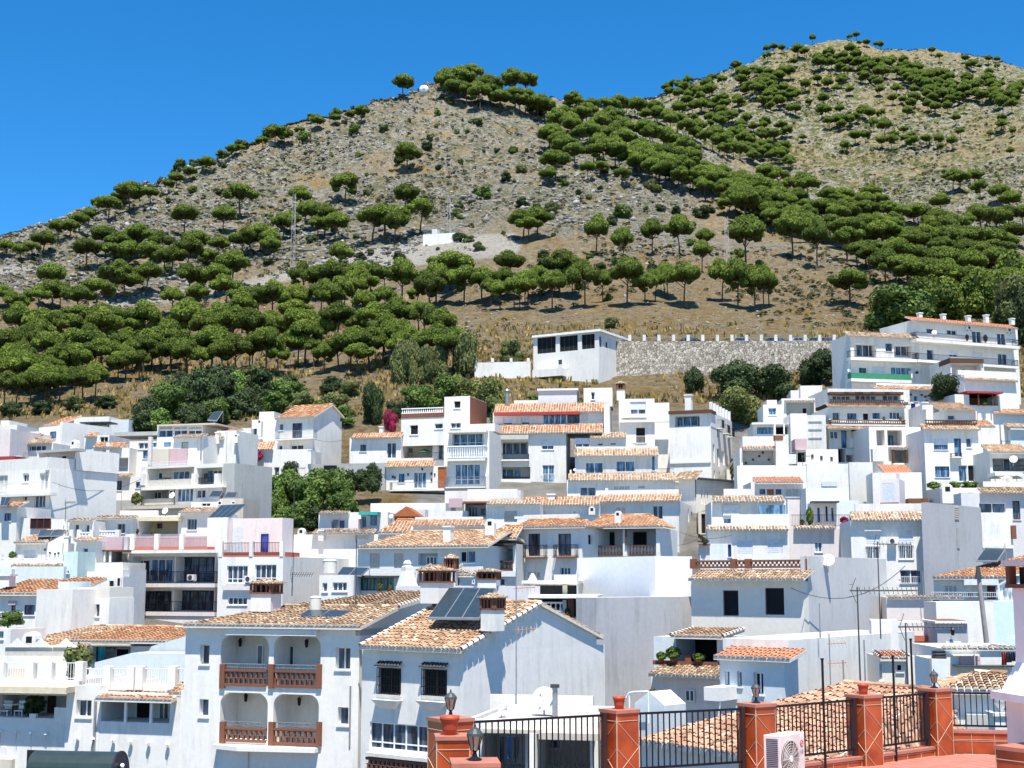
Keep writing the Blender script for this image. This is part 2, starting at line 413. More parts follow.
def build_terrain():
    nr, nc = TX.shape
    V = np.stack([TX, TY, TZ], -1).reshape(-1, 3)
    idx = np.arange(nr * nc).reshape(nr, nc)
    F_ = np.stack([idx[:-1, :-1], idx[:-1, 1:], idx[1:, 1:], idx[1:, :-1]], -1).reshape(-1, 4)
    me = bpy.data.meshes.new('ground')
    me.vertices.add(len(V)); me.vertices.foreach_set('co', V.ravel())
    me.loops.add(len(F_) * 4); me.loops.foreach_set('vertex_index', F_.ravel())
    me.polygons.add(len(F_)); me.polygons.foreach_set('loop_start', np.arange(0, len(F_) * 4, 4)); me.polygons.foreach_set('loop_total', np.full(len(F_), 4))
    me.update(calc_edges=True)
    me.polygons.foreach_set('use_smooth', np.ones(len(F_), bool))
    X = TX.ravel(); Y = TY.ravel(); Z = TZ.ravel()
    px, py = pxpy(X, Y, Z)
    n1 = fbm(X / 30, Y / 30, 4, 5); n2 = fbm(X / 9, Y / 9, 4, 15)
    # land cover laid out in plan: how stony, how dry-grassy, how green each spot is
    rock = np.clip((Y - 270) / 80, 0, 1) * np.clip((n1 - .28) * 5, 0, 1)
    green = 1.3 * np.clip((Y - 560) / 60, 0, 1) * np.clip((n2 - .15) * 6, 0, 1)
    right = np.clip((X - 150) / 100, 0, 1) * np.clip((Y - 480) / 80, 0, 1)
    rock = rock * (1 - .75 * np.clip((Y - 600) / 100, 0, 1) * np.clip((n1 - .42) * -8 + 1, 0, 1))
    green = green * (1 - .5 * right)
    dry = np.clip((195 - Y) / 10, 0, 1) * np.clip((n2 - .3) * 5, 0, 1)
    dry = np.maximum(dry, .85 * np.clip((300 - Y) / 60, 0, 1) * np.clip((n1 - .38) * 6, 0, 1))
    dry = np.maximum(dry, .5 * np.clip((n2 - .5) * 8, 0, 1) * (Y < 560))
    dry = np.maximum(dry, .8 * np.exp(-((px - 830) / 60) ** 2 - ((Y - 228) / 16) ** 2))
    dry = np.maximum(dry, .75 * right * np.clip((n1 - .4) * 6, 0, 1))
    def band(pts, wd):
        best = np.full(px.shape, 1e9)
        for (x0, y0), (x1, y1) in zip(pts, pts[1:]):
            t = np.clip(((px - x0) * (x1 - x0) + (py - y0) * (y1 - y0)) / ((x1 - x0) ** 2 + (y1 - y0) ** 2), 0, 1)
            best = np.minimum(best, np.hypot(px - x0 - t * (x1 - x0), py - y0 - t * (y1 - y0)))
        return np.clip((wd - best) / 2.5 + .5, 0, 1)
    near = (Y < 420)
    gravel = np.maximum.reduce([band([(0, 271), (55, 266)], 4), band([(55, 322), (130, 300), (175, 295), (250, 285), (300, 272), (330, 268)], 5.5), band([(330, 266), (400, 254), (450, 247), (510, 244)], 11), band([(400, 262), (500, 252)], 5)]) * near
    town = np.clip((172 - Y) / 3, 0, 1) * (1 - np.clip((px - 290) / 10, 0, 1) * np.clip((420 - px) / 10, 0, 1)) * np.clip((px + 40) / 20, 0, 1) * np.clip((1070 - px) / 20, 0, 1)
    for nm, a in (('rock', rock), ('green', green), ('dry', dry), ('gravel', gravel), ('town', town)):
        at = me.attributes.new(nm, 'FLOAT', 'POINT'); at.data.foreach_set('value', a.astype(np.float32))
    m, nt, b = newmat('hillside')
    g = N(nt, 'ShaderNodeNewGeometry')
    def noise(sc, det=6.0, rg=.6, out=0):
        n = N(nt, 'ShaderNodeTexNoise', i_Scale=sc, i_Detail=det, i_Roughness=rg); nt.links.new(g.outputs['Position'], n.inputs['Vector']); return n.outputs[out]
    def att(nm): return N(nt, 'ShaderNodeAttribute', attribute_name=nm).outputs['Fac']
    def mth(op, a, b_):
        n = N(nt, 'ShaderNodeMath', operation=op)
        for k, v in ((0, a), (1, b_)):
            if hasattr(v, 'is_linked'): nt.links.new(v, n.inputs[k])
            else: n.inputs[k].default_value = v
        n.use_clamp = True
        return n.outputs[0]
    soil = ramp(nt, [(.33, (.10, .064, .028)), (.45, (.235, .16, .07)), (.54, (.37, .27, .125)), (.66, (.47, .38, .21))]); nt.links.new(noise(.55, 10.0, .78), soil.inputs[0])
    dryc = ramp(nt, [(.34, (.15, .095, .03)), (.5, (.31, .20, .06)), (.66, (.44, .32, .12))]); nt.links.new(noise(.8, 9.0, .78), dryc.inputs[0])
    rockc = ramp(nt, [(.33, (.07, .062, .048)), (.42, (.21, .19, .15)), (.50, (.36, .335, .28)), (.62, (.50, .48, .42))]); nt.links.new(noise(.75, 12.0, .82), rockc.inputs[0])
    grn = ramp(nt, [(.34, (.030, .045, .014)), (.48, (.085, .105, .03)), (.62, (.18, .18, .065))]); nt.links.new(noise(.9, 9.0, .78), grn.inputs[0])
    c = mixc(nt, soil.outputs[0], dryc.outputs[0], att('dry'))
    rn = ramp(nt, [(.42, (0, 0, 0)), (.48, (1, 1, 1))]); nt.links.new(noise(.16, 12.0, .8), rn.inputs[0])
    rf = mth('MULTIPLY', rn.outputs[0], mth('ADD', att('rock'), .42))
    vo = N(nt, 'ShaderNodeTexVoronoi', feature='DISTANCE_TO_EDGE', i_Scale=.62)
    ds = N(nt, 'ShaderNodeVectorMath', operation='ADD'); nt.links.new(g.outputs['Position'], ds.inputs[0])
    dn = N(nt, 'ShaderNodeTexNoise', i_Scale=.7, i_Detail=5.0); nt.links.new(g.outputs['Position'], dn.inputs['Vector'])
    dm = N(nt, 'ShaderNodeVectorMath', operation='SCALE'); dm.inputs[3].default_value = 4; nt.links.new(dn.outputs[1], dm.inputs[0]); nt.links.new(dm.outputs[0], ds.inputs[1])
    nt.links.new(ds.outputs[0], vo.inputs['Vector'])
    vr = ramp(nt, [(0.0, (.22, .20, .17)), (.1, (1, 1, 1))]); nt.links.new(vo.outputs[0], vr.inputs[0])
    rc = mixc(nt, rockc.outputs[0], vr.outputs[0], .8, 'MULTIPLY')
    c = mixc(nt, c, rc, rf)
    gn = ramp(nt, [(.48, (0, 0, 0)), (.52, (1, 1, 1))]); nt.links.new(noise(.22, 11.0, .8), gn.inputs[0])
    gf = mth('MULTIPLY', gn.outputs[0], mth('ADD', att('green'), mth('MULTIPLY', att('rock'), .6)))
    c = mixc(nt, c, grn.outputs[0], gf)
    gvc = ramp(nt, [(.36, (.24, .22, .18)), (.47, (.42, .39, .33)), (.58, (.56, .53, .47))]); nt.links.new(noise(1.4, 8.0, .85), gvc.inputs[0])
    c = mixc(nt, c, gvc.outputs[0], att('gravel'))
    tnc = ramp(nt, [(.35, (.30, .28, .25)), (.65, (.46, .44, .40))]); nt.links.new(noise(.5, 6.0, .6), tnc.inputs[0])
    c = mixc(nt, c, tnc.outputs[0], att('town'))
    nt.links.new(c, b.inputs['Base Color']); b.inputs['Roughness'].default_value = .95; b.inputs['Specular IOR Level'].default_value = .1
    bp = N(nt, 'ShaderNodeBump', i_Strength=1.0, i_Distance=2.2); nt.links.new(noise(.6, 12.0, .8), bp.inputs['Height'])
    nt.links.new(bp.outputs[0], b.inputs['Normal'])
    me.materials.append(m)
    o = bpy.data.objects.new('ground', me); COL.objects.link(o); o['kind'] = 'structure'
build_terrain()
# ---------------------------------------------------------------- vegetation
PINE = rndmat('pine_needles', [(0, (.034, .052, .010)), (.5, (.110, .162, .022)), (1, (.23, .29, .04))], .7, trans=.28, tint=.3)
LEAF = rndmat('leaf_green', [(0, (.045, .08, .016)), (.5, (.11, .18, .035)), (1, (.20, .28, .06))], .6, trans=.2, tint=.2)
OLIVE = rndmat('leaf_olive', [(0, (.06, .075, .022)), (.5, (.13, .155, .05)), (1, (.21, .23, .09))], .7, trans=.2, tint=.2)
OLIVEB = rndmat('leaf_pale_olive', [(0, (.08, .095, .025)), (.5, (.17, .195, .055)), (1, (.26, .28, .09))], .7, trans=.25, tint=.05)
DRK = rndmat('leaf_dark', [(0, (.018, .032, .012)), (.5, (.04, .065, .02)), (1, (.075, .11, .035))], .7, trans=.1, tint=.2)
DRKO = rndmat('scrub_leaf', [(0, (.022, .032, .012)), (.5, (.058, .068, .026)), (1, (.12, .12, .05))], .8, trans=.1, tint=.05)
BOUG = rndmat('flower_magenta', [(0, (.04, .08, .02)), (.25, (.30, .01, .07)), (1, (.62, .03, .16))], .7, trans=.2, tint=.1)
BARK = plain('bark', (.085, .055, .04), .9, var=.3)

def leafcloud(lobes, n, size, seed, flat=.6, under=.25):
    """leaf-sized quads through a set of ellipsoid lobes -> verts, faces, rnd"""
    r = np.random.default_rng(seed)
    L = np.array(lobes, float)              # cx,cy,cz,rx,ry,rz
    area = L[:, 3] * L[:, 4] + L[:, 3] * L[:, 5] + L[:, 4] * L[:, 5]
    pick_ = r.choice(len(L), n, p=area / area.sum())
    d = r.normal(size=(n, 3)); d /= np.linalg.norm(d, axis=1)[:, None]
    low = d[:, 2] < -under
    d[low, 2] *= -.6
    d /= np.linalg.norm(d, axis=1)[:, None]
    rad = .72 + .36 * r.random(n) ** .6
    c = L[pick_, :3] + d * L[pick_, 3:] * rad[:, None]
    nrm = d + r.normal(size=(n, 3)) * .55
    nrm /= np.linalg.norm(nrm, axis=1)[:, None]
    t = np.cross(nrm, r.normal(size=(n, 3))); t /= np.linalg.norm(t, axis=1)[:, None]
    bt = np.cross(nrm, t)
    s_ = size * (.6 + .8 * r.random(n))[:, None]
    V = np.stack([c - t * s_ - bt * s_ * .7, c + t * s_ - bt * s_ * .5, c + t * s_ * .8 + bt * s_ * .8, c - t * s_ * .7 + bt * s_ * .6], 1)
    lobe_tone = r.random(len(L))[pick_]
    rv = np.clip(.15 + .35 * lobe_tone + .5 * r.random(n), 0, 1)
    return V.reshape(-1, 3), rv

def mesh_from(name, V, rv, mat, extra=None):
    n = len(rv); me = bpy.data.meshes.new(name)
    ev, ef, er = extra if extra else ([], [], [])
    nv = len(V)
    allv = np.concatenate([V, np.array(ev, float).reshape(-1, 3)]) if len(ev) else V
    me.vertices.add(len(allv)); me.vertices.foreach_set('co', allv.ravel())
    li = np.arange(n * 4); ls = np.arange(0, n * 4, 4); lt = np.full(n, 4)
    if len(ef):
        ef = np.array(ef) + nv
        li = np.concatenate([li, ef.ravel()]); ls = np.concatenate([ls, n * 4 + np.arange(0, len(ef) * 3, 3)]); lt = np.concatenate([lt, np.full(len(ef), 3)])
        rv = np.concatenate([rv, er])
    me.loops.add(len(li)); me.loops.foreach_set('vertex_index', li)
    me.polygons.add(len(ls)); me.polygons.foreach_set('loop_start', ls); me.polygons.foreach_set('loop_total', lt)
    me.update(calc_edges=True)
    at = me.attributes.new('rnd', 'FLOAT', 'FACE'); at.data.foreach_set('value', rv.astype(np.float32))
    me.materials.append(mat)
    return me
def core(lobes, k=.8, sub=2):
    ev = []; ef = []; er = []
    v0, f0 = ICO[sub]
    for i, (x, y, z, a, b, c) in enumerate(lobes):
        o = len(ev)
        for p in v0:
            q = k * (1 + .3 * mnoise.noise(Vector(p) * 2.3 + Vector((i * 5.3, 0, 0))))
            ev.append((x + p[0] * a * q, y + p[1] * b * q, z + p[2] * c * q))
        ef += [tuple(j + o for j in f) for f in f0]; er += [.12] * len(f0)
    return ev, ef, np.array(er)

def pine_variant(i):
    r = random.Random(100 + i)
    lobes = []
    nl = r.choice([7, 9, 11])
    asp = r.uniform(.8, 1.15)
    for k in range(nl):
        a = 2 * math.pi * (k + r.uniform(-.3, .3)) / nl; rr = r.uniform(.24, .36)
        lobes.append((math.cos(a) * rr, math.sin(a) * rr, .60 + r.uniform(-.05, .06), r.uniform(.13, .19), r.uniform(.13, .19), r.uniform(.105, .15) * asp))
    for k in range(4):
        a = r.uniform(0, 6.28); rr = r.uniform(.03, .16)
        lobes.append((math.cos(a) * rr, math.sin(a) * rr, .70 + r.uniform(-.02, .05), r.uniform(.16, .22), r.uniform(.16, .22), r.uniform(.14, .18) * asp))
    if i % 3 == 1:
        lobes.append((r.uniform(-.3, .3), -.15, .42, .13, .13, .08))
    V, rv = leafcloud(lobes, 4200, .0165, 50 + i)
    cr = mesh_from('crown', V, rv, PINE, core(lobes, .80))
    t = MB()
    lean = Vector((r.uniform(-.09, .09), r.uniform(-.05, .05), 0))
    top = Vector((lean.x, lean.y, .5)); mid = Vector((lean.x * .3, lean.y * .4, .25))
    t.cyl((0, 0, -.12), mid, .028, .021, 7); t.cyl(mid, top, .021, .015, 7)
    for k in range(6):
        l = lobes[(k * 2) % nl]
        st = mid.lerp(top, r.uniform(.3, 1))
        t.cyl(st, (l[0] * .85, l[1] * .85, l[2] - .02), .011, .005, 5)
    o = t.build('trunk', BARK)
    tm = o.data; bpy.data.objects.remove(o)
    return cr, tm
PV = [pine_variant(i) for i in range(8)]
PCOUNT = 0; PLIST = []
HS = {'row': 1.5, 'belt': 1.25, 'low': 1.25, 'midl': 1.1, 'strip': 1.15, 'top': 1.1, 'far': 1.25}
def pine(px, py, wpx, label, grp, v=None, hs=1.0, parts=True):
    """stone pine whose foot is seen at px,py, crown wpx wide in the picture"""
    p = pick(px, py)
    wm = (1.0 if 'belt' in label else 1.1) * wpx * p.y / FPX
    wm = min(max(wm, 4.2), 13)
    if wpx > 37 and 'belt' not in label: hs *= .72
    PLIST.append((p, wm * random.uniform(.93, 1.07), label, grp, random.randrange(8) if v is None else v, hs * random.uniform(.9, 1.12), random.uniform(0, 6.28), wpx))
def flush_pines():
    items = sorted(PLIST, key=lambda t: -t[7])
    ind = items[:298]; rest = items[298:]
    for p, wm, label, grp, v, hs, rz, wpx in ind:
        e = empty('stone_pine', p, rz, label, 'pine tree', grp)
        e.scale = (wm * random.uniform(.88, 1.12), wm * random.uniform(.88, 1.12), wm * hs)
        cr = bpy.data.objects.new('crown', PV[v][0]); tr = bpy.data.objects.new('trunk', PV[v][1])
        for o in (cr, tr): COL.objects.link(o); o.parent = e
    if rest:
        tmpl = []
        for cr, tr in PV:
            arr = []
            for me in (cr, tr):
                a = np.empty(len(me.vertices) * 3); me.vertices.foreach_get('co', a)
                ls = np.empty(len(me.polygons), int); me.polygons.foreach_get('loop_start', ls)
                lt = np.empty(len(me.polygons), int); me.polygons.foreach_get('loop_total', lt)
                li = np.empty(len(me.loops), int); me.loops.foreach_get('vertex_index', li)
                rv = np.empty(len(me.polygons)); me.attributes['rnd'].data.foreach_get('value', rv)
                arr.append((a.reshape(-1, 3), ls, lt, li, rv))
            tmpl.append(arr)
        VV = []; LS = []; LT = []; LI = []; RV = []; MI = []; vo = 0; lo = 0
        for p, wm, label, grp, v, hs, rz, wpx in rest:
            c, s_ = math.cos(rz), math.sin(rz)
            for k in range(2):
                a, ls, lt, li, rv = tmpl[v][k]
                b = np.empty_like(a)
                b[:, 0] = (a[:, 0] * c - a[:, 1] * s_) * wm + p.x; b[:, 1] = (a[:, 0] * s_ + a[:, 1] * c) * wm + p.y; b[:, 2] = a[:, 2] * wm * hs + p.z
                VV.append(b); LS.append(ls + lo); LT.append(lt); LI.append(li + vo); RV.append(rv); MI.append(np.full(len(ls), k))
                vo += len(a); lo += len(li)
        V = np.concatenate(VV); ls = np.concatenate(LS); lt = np.concatenate(LT); li = np.concatenate(LI)
        me = bpy.data.meshes.new('far_pine_wood')
        me.vertices.add(len(V)); me.vertices.foreach_set('co', V.ravel())
        me.loops.add(len(li)); me.loops.foreach_set('vertex_index', li)
        me.polygons.add(len(ls)); me.polygons.foreach_set('loop_start', ls); me.polygons.foreach_set('loop_total', lt)
        me.materials.append(PINE); me.materials.append(BARK)
        me.polygons.foreach_set('material_index', np.concatenate(MI))
        me.update(calc_edges=True)
        at = me.attributes.new('rnd', 'FLOAT', 'FACE'); at.data.foreach_set('value', np.concatenate(RV).astype(np.float32))
        o = bpy.data.objects.new('pine_wood', me); COL.objects.link(o)
        tag(o, 'small distant pines dotting the upper slopes of the far mountain', 'pine wood', None, 'stuff')
    print('PINES', len(items))

# zones: label/group per stand of trees that look alike
Z = {
 'belt': ('stone pine in the dense dark belt just above the houses at left', 'pines of the dense lower left belt'),
 'midl': ('stone pine in the scattered rows halfway up the left slope', 'pines on the left mid slope'),
 'ridl': ('stone pine standing along the left skyline ridge', 'pines on the left skyline'),
 'row': ('slim stone pine in the open row above the stone wall', 'slim pines in the row above the stone wall'),
 'low': ('stone pine in the rows under the gravel track', 'pines under the gravel track'),
 'strip': ('stone pine in the long forest strip running down from the first summit', 'pines of the long descending forest strip'),
 'top': ('stone pine in the clump on the first summit skyline', 'pines on the first summit'),
 'right': ('stone pine in the dense wood above the apartments at right', 'pines of the wood at right'),
 'far': ('small stone pine on the far mountain slope', 'pines on the far mountain'),
 'open': ('stone pine on bare stony ground beneath the first summit', 'pines alone on the bare slope'),
}
def line(z, pts, n, wd, jx=6, jy=3):
    """n pines along a polyline of foot points"""
    pts = np.array(pts, float); L = np.r_[0, np.cumsum(np.hypot(*np.diff(pts, axis=0).T))]
    for k in range(n):
        t = (k + .5 + random.uniform(-.3, .3)) / n * L[-1]
        x = np.interp(t, L, pts[:, 0]) + random.uniform(-jx, jx); y = np.interp(t, L, pts[:, 1]) + random.uniform(-jy, jy)
        pine(x, y, wd * random.uniform(.8, 1.2), *Z[z], hs=HS.get(z, 1))
def at(z, *pts):
    for x, y, w_ in pts: pine(x, y, w_, *Z[z], hs=HS.get(z, 1))
# left slope (zoom 0,180 x3.2)
at('ridl', (6, 258, 20), (20, 260, 17), (31, 259, 20), (43, 256, 30), (108, 222, 26), (130, 214, 32), (58, 240, 22), (79, 232, 20), (70, 238, 20), (88, 226, 18), (150, 204, 18), (176, 188, 18), (190, 182, 16), (206, 174, 18), (222, 164, 16))
at('midl', (86, 270, 34), (111, 267, 26), (120, 262, 32), (137, 258, 34), (105, 258, 28), (150, 275, 36), (164, 276, 30), (172, 275, 28), (187, 272, 30), (184, 236, 30), (195, 258, 30), (208, 272, 22), (219, 260, 24), (223, 234, 26), (240, 218, 33), (241, 258, 26), (250, 256, 30), (260, 253, 32), (269, 255, 26), (283, 240, 24), (160, 262, 28), (128, 270, 26),
   (14, 322, 30), (38, 314, 26), (53, 312, 38), (60, 311, 28), (50, 296, 30), (5, 310, 24), (146, 296, 32), (116, 302, 36), (125, 300, 30), (95, 312, 40), (78, 320, 36), (80, 335, 30), (41, 333, 22), (56, 334, 20), (100, 336, 28), (110, 334, 28), (117, 338, 32), (148, 330, 22), (172, 316, 24), (190, 302, 34), (196, 313, 26), (215, 296, 34), (232, 288, 34), (225, 310, 32))
at('midl', (300, 205 + 8, 26), (313, 230, 26), (325, 236, 30), (335, 242, 28), (345, 206, 34), (385, 240, 48), (372, 242, 34), (395, 244, 30), (420, 232, 32), (305, 225, 22), (290, 235, 22), (405, 215, 30), (340, 273, 26), (318, 240, 26), (270, 262, 24))
at('open', (407, 173, 31), (529, 241, 30), (523, 239, 28), (537, 240, 30), (548, 187, 20), (560, 160, 20), (600, 178, 20), (622, 186, 20), (555, 180, 28), (575, 168, 26), (588, 180, 18))
line('low', [(235, 322), (300, 318), (345, 312), (380, 305)], 10, 33)
line('low', [(170, 330), (240, 335), (330, 325), (400, 318), (470, 305)], 9, 32)
at('low', (303, 300, 30), (316, 300, 28), (330, 303, 34), (360, 296, 32), (370, 300, 32), (385, 293, 22), (402, 305, 34), (417, 308, 22), (436, 304, 32), (450, 290, 42), (452, 295, 24), (482, 304, 30), (491, 306, 16), (500, 310, 20), (510, 285, 30), (520, 308, 26), (528, 305, 26), (507, 300, 28))
# dense lower belt
line('belt', [(0, 372), (60, 372), (120, 368), (160, 368)], 13, 36, 6, 6)
line('belt', [(0, 392), (40, 398), (80, 390)], 7, 38, 4, 5)
line('belt', [(60, 385), (110, 383), (145, 382), (175, 368)], 8, 34, 3, 3)
line('belt', [(165, 372), (230, 374), (290, 372), (350, 372), (400, 366), (450, 360)], 26, 35, 5, 6)
line('belt', [(160, 350), (230, 350), (300, 345), (370, 340), (430, 338)], 22, 36, 5, 5)
line('belt', [(10, 350), (80, 350), (150, 352)], 9, 36, 6, 5)
line('belt', [(0, 408), (40, 408), (100, 402)], 9, 34, 4, 3)
line('belt', [(0, 385), (50, 384)], 4, 34, 4, 3)
at('belt', (453, 375, 40), (385, 355, 36), (400, 358, 32))
# row above the stone wall
at('row', (552, 312, 32), (560, 296, 40), (585, 308, 30), (603, 302, 22), (627, 307, 32), (645, 305, 26), (655, 302, 24), (665, 298, 22), (684, 308, 32), (722, 302, 26), (738, 309, 34), (755, 311, 32), (764, 309, 30), (769, 306, 24), (623, 264, 24), (652, 255, 28), (680, 256, 28), (702, 272, 24), (596, 255, 26), (746, 270, 36), (793, 258, 34), (817, 266, 32), (525, 310, 26), (514, 308, 24), (540, 300, 26), (572, 300, 24), (668, 300, 20), (705, 255, 20))
# summit and forest strip
line('top', [(440, 98), (470, 104), (505, 112), (540, 120)], 12, 25, 5, 5)
line('top', [(438, 90), (470, 90), (500, 94), (530, 100)], 9, 22, 3, 2)
at('top', (403, 98, 26), (361, 124, 18), (275, 148, 22), (284, 146, 18), (455, 105, 26), (480, 110, 26))
for (pts, n, wd) in [(a_, int(b_ * 1.9), c_ * .92) for a_, b_, c_ in [([(540, 118), (600, 135), (660, 150), (700, 168)], 12, 24), ([(550, 135), (600, 150), (650, 165), (700, 182)], 12, 26), ([(590, 165), (640, 175), (690, 190), (740, 205)], 12, 28),
                     ([(640, 178), (700, 195), (760, 212), (800, 230)], 12, 28), ([(560, 110), (620, 115), (680, 122)], 8, 18), ([(640, 120), (690, 140), (740, 165)], 8, 20), ([(545, 150), (570, 160)], 4, 26)]]:
    line('strip', pts, n, wd)
for (pts, n, wd) in [(a_, int(b_ * 1.6), c_ * .95) for a_, b_, c_ in [([(720, 200), (780, 215), (840, 228), (900, 240)], 14, 28), ([(760, 190), (820, 205), (880, 222), (940, 235)], 10, 24), ([(730, 215), (770, 228), (810, 238)], 7, 32),
                     ([(800, 240), (850, 245), (900, 255), (960, 262), (1020, 265)], 13, 32), ([(840, 262), (900, 272), (960, 280), (1020, 285)], 12, 36), ([(880, 285), (930, 292), (980, 300), (1020, 305)], 9, 42), ([(930, 240), (980, 235), (1022, 228)], 7, 28), ([(650, 165), (720, 190), (780, 205)], 9, 24), ([(880, 250), (940, 262), (1000, 275)], 8, 34)]]:
    line('right', pts, n, wd)
at('right', (850, 305, 46), (848, 250, 36), (765, 226, 30), (752, 222, 32), (1010, 215, 26), (980, 200, 22), (953, 190, 20), (960, 192, 20), (975, 188, 18), (940, 215, 24), (1000, 206, 24), (872, 208, 22), (880, 210, 20), (1015, 250, 34), (990, 262, 34), (945, 248, 30), (955, 252, 30), (970, 250, 28))
# far mountain
at('ridl', (232, 158, 14), (240, 155, 12), (262, 150, 14), (300, 137, 12), (318, 130, 14), (335, 125, 12), (350, 122, 12), (120, 208, 20), (98, 214, 18), (168, 192, 16))
at('far', (767, 55, 8), (774, 53, 9), (782, 54, 9), (813, 44, 9), (880, 47, 8), (932, 56, 9))
for k in range(60):
    x = random.uniform(690, 1020); y = random.uniform(60, 160)
    if pick(x, y).y > 600: pine(x, y, random.uniform(8, 13), *Z['far'], hs=1.3)
for (pts, n, wd) in [([(735, 80), (760, 85), (790, 88)], 8, 14), ([(740, 95), (770, 98), (790, 100)], 7, 14), ([(800, 60), (840, 72), (850, 80)], 6, 13), ([(845, 65), (880, 78), (930, 88), (1000, 95)], 20, 13), ([(860, 72), (900, 80), (950, 90)], 10, 13), ([(930, 100), (980, 98), (1020, 95)], 10, 14),
                     ([(915, 108), (950, 108)], 5, 14), ([(820, 88), (880, 95)], 4, 12), ([(730, 110), (800, 112)], 5, 13), ([(815, 122), (880, 125)], 5, 13), ([(725, 130), (780, 142)], 6, 14), ([(860, 140), (930, 150)], 4, 14), ([(985, 110), (1020, 105)], 4, 15), ([(690, 108), (730, 116)], 6, 14), ([(670, 98), (720, 92)], 7, 13), ([(700, 128), (760, 160)], 6, 15), ([(730, 150), (790, 165)], 7, 15), ([(850, 42), (880, 44)], 3, 8), ([(960, 66), (1000, 66)], 3, 8)]:
    line('far', pts, int(n * 2.6), wd * .92, 9, 8)
flush_pines()

# shrubs and broadleaved trees
def bush_variant(i, tall=1.0):
    r = random.Random(300 + i); lobes = []
    for k in range(12):
        a = r.uniform(0, 6.28); rr = r.uniform(.0, .32)
        lobes.append((math.cos(a) * rr, math.sin(a) * rr, r.uniform(.10, .60) * tall, r.uniform(.17, .27), r.uniform(.17, .27), r.uniform(.16, .25) * tall))
    return lobes
BV = {}
def bushmesh(mat, i, tall=1.0, n=2200, size=.026):
    k = (mat.name, i, tall, n)
    if k not in BV:
        lobes = bush_variant(i, tall)
        V, rv = leafcloud(lobes, n, size, 70 + i, under=.8)
        t = MB(); t.cyl((0, 0, -.1), (0.02, 0, .4 * tall), .03, .018, 6)
        for l in lobes[:5]: t.cyl((0.01, 0, .2 * tall), (l[0], l[1], l[2]), .014, .006, 5)
        o = t.build('trunk', BARK); tm = o.data; bpy.data.objects.remove(o)
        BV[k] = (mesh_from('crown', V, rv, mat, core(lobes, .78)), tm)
    return BV[k]
def bush(name, label, cat, px, py, wpx, hpx, mat, i=0, grp=None, Y=None, n=2200, size=.026, dz=0):
    p = pick(px, py) if Y is None else P(px, py, Y)
    p = p + Vector((0, 0, dz))
    s_ = wpx * p.y / FPX; h = hpx * p.y / FPX
    e = empty(name, p, random.uniform(0, 6.28), label, cat, grp); e.scale = (s_, s_, h / .85)
    cm, tm = bushmesh(mat, i, 1.0, n, size)
    for nm, me in (('crown', cm), ('trunk', tm)):
        o = bpy.data.objects.new(nm, me); COL.objects.link(o); o.parent = e
    return e
def bigbush(*a, **k): return bush(*a, n=k.pop('n', 5200), size=k.pop('size', .02), **k)
T = 'broadleaf tree'
# foot of the slope, left
for i, (x, y, w_, h_, m) in enumerate([(150, 425, 34, 30, DRK), (172, 418, 36, 34, LEAF), (195, 412, 34, 36, DRK), (215, 405, 34, 34, DRK), (238, 400, 30, 30, LEAF), (182, 395, 30, 22, DRK), (262, 398, 30, 30, DRK), (285, 402, 30, 24, LEAF), (160, 432, 30, 24, LEAF), (210, 424, 34, 26, LEAF), (228, 418, 26, 22, DRK), (190, 428, 34, 26, DRK), (245, 415, 34, 26, DRK), (258, 408, 30, 22, DRK), (275, 412, 30, 20, LEAF), (140, 432, 26, 22, DRK), (168, 405, 34, 30, OLIVE), (225, 392, 34, 26, DRK), (250, 388, 30, 24, OLIVE), (205, 396, 34, 28, DRK), (290, 392, 30, 18, DRK), (300, 400, 28, 18, LEAF)]):
    bush('shrub_tree', 'leafy green tree in the thicket above the upper left roofs', T, x, y, w_ * 1.15, h_ * 1.1, m, i % 4, 'trees of the thicket above the upper left roofs')
for i, (x, y, w_, h_, m) in enumerate([(318, 420, 34, 22, LEAF), (335, 412, 30, 20, OLIVE), (345, 425, 30, 22, LEAF), (305, 408, 24, 18, OLIVE)]):
    bush('shrub', 'light green shrub on the dry bank behind the two storey house', 'shrub', x, y, w_, h_, m, i % 4, 'shrubs on the dry bank')
bigbush('cypress', 'dark upright cypress like tree beside the red bougainvillea', 'tree', 374, 424, 26, 46, DRK, 1)
for i, (x, y, w_, h_) in enumerate([(400, 382, 24, 48), (412, 384, 20, 50), (427, 384, 20, 44), (466, 376, 28, 52), (440, 378, 22, 40)]):
    bush('eucalyptus', 'tall pale olive green tree at the edge of the dark pine belt', T, x, y, w_, h_, OLIVE, i % 4, 'pale trees at the edge of the pine belt', n=3000)
for i, (x, y, w_, h_, m) in enumerate([(425, 408, 36, 26, LEAF), (450, 402, 34, 30, LEAF), (470, 408, 44, 34, OLIVEB), (488, 412, 36, 38, OLIVEB), (500, 425, 28, 28, LEAF), (412, 404, 26, 20, LEAF), (520, 420, 26, 18, LEAF), (545, 415, 24, 12, LEAF)]):
    bush('shrub_tree', 'round bright green tree in the clump above the white cubic house', T, x, y, w_, h_, m, i % 4, 'trees of the clump above the white cubic house', n=3200)
bush('shrub', 'olive shrub left of the white hillside building', 'shrub', 513, 360, 28, 24, OLIVE, 2)
bush('shrub', 'dry brownish shrub beneath the olive one by the hillside building', 'shrub', 512, 366, 24, 12, OLIVE, 3)
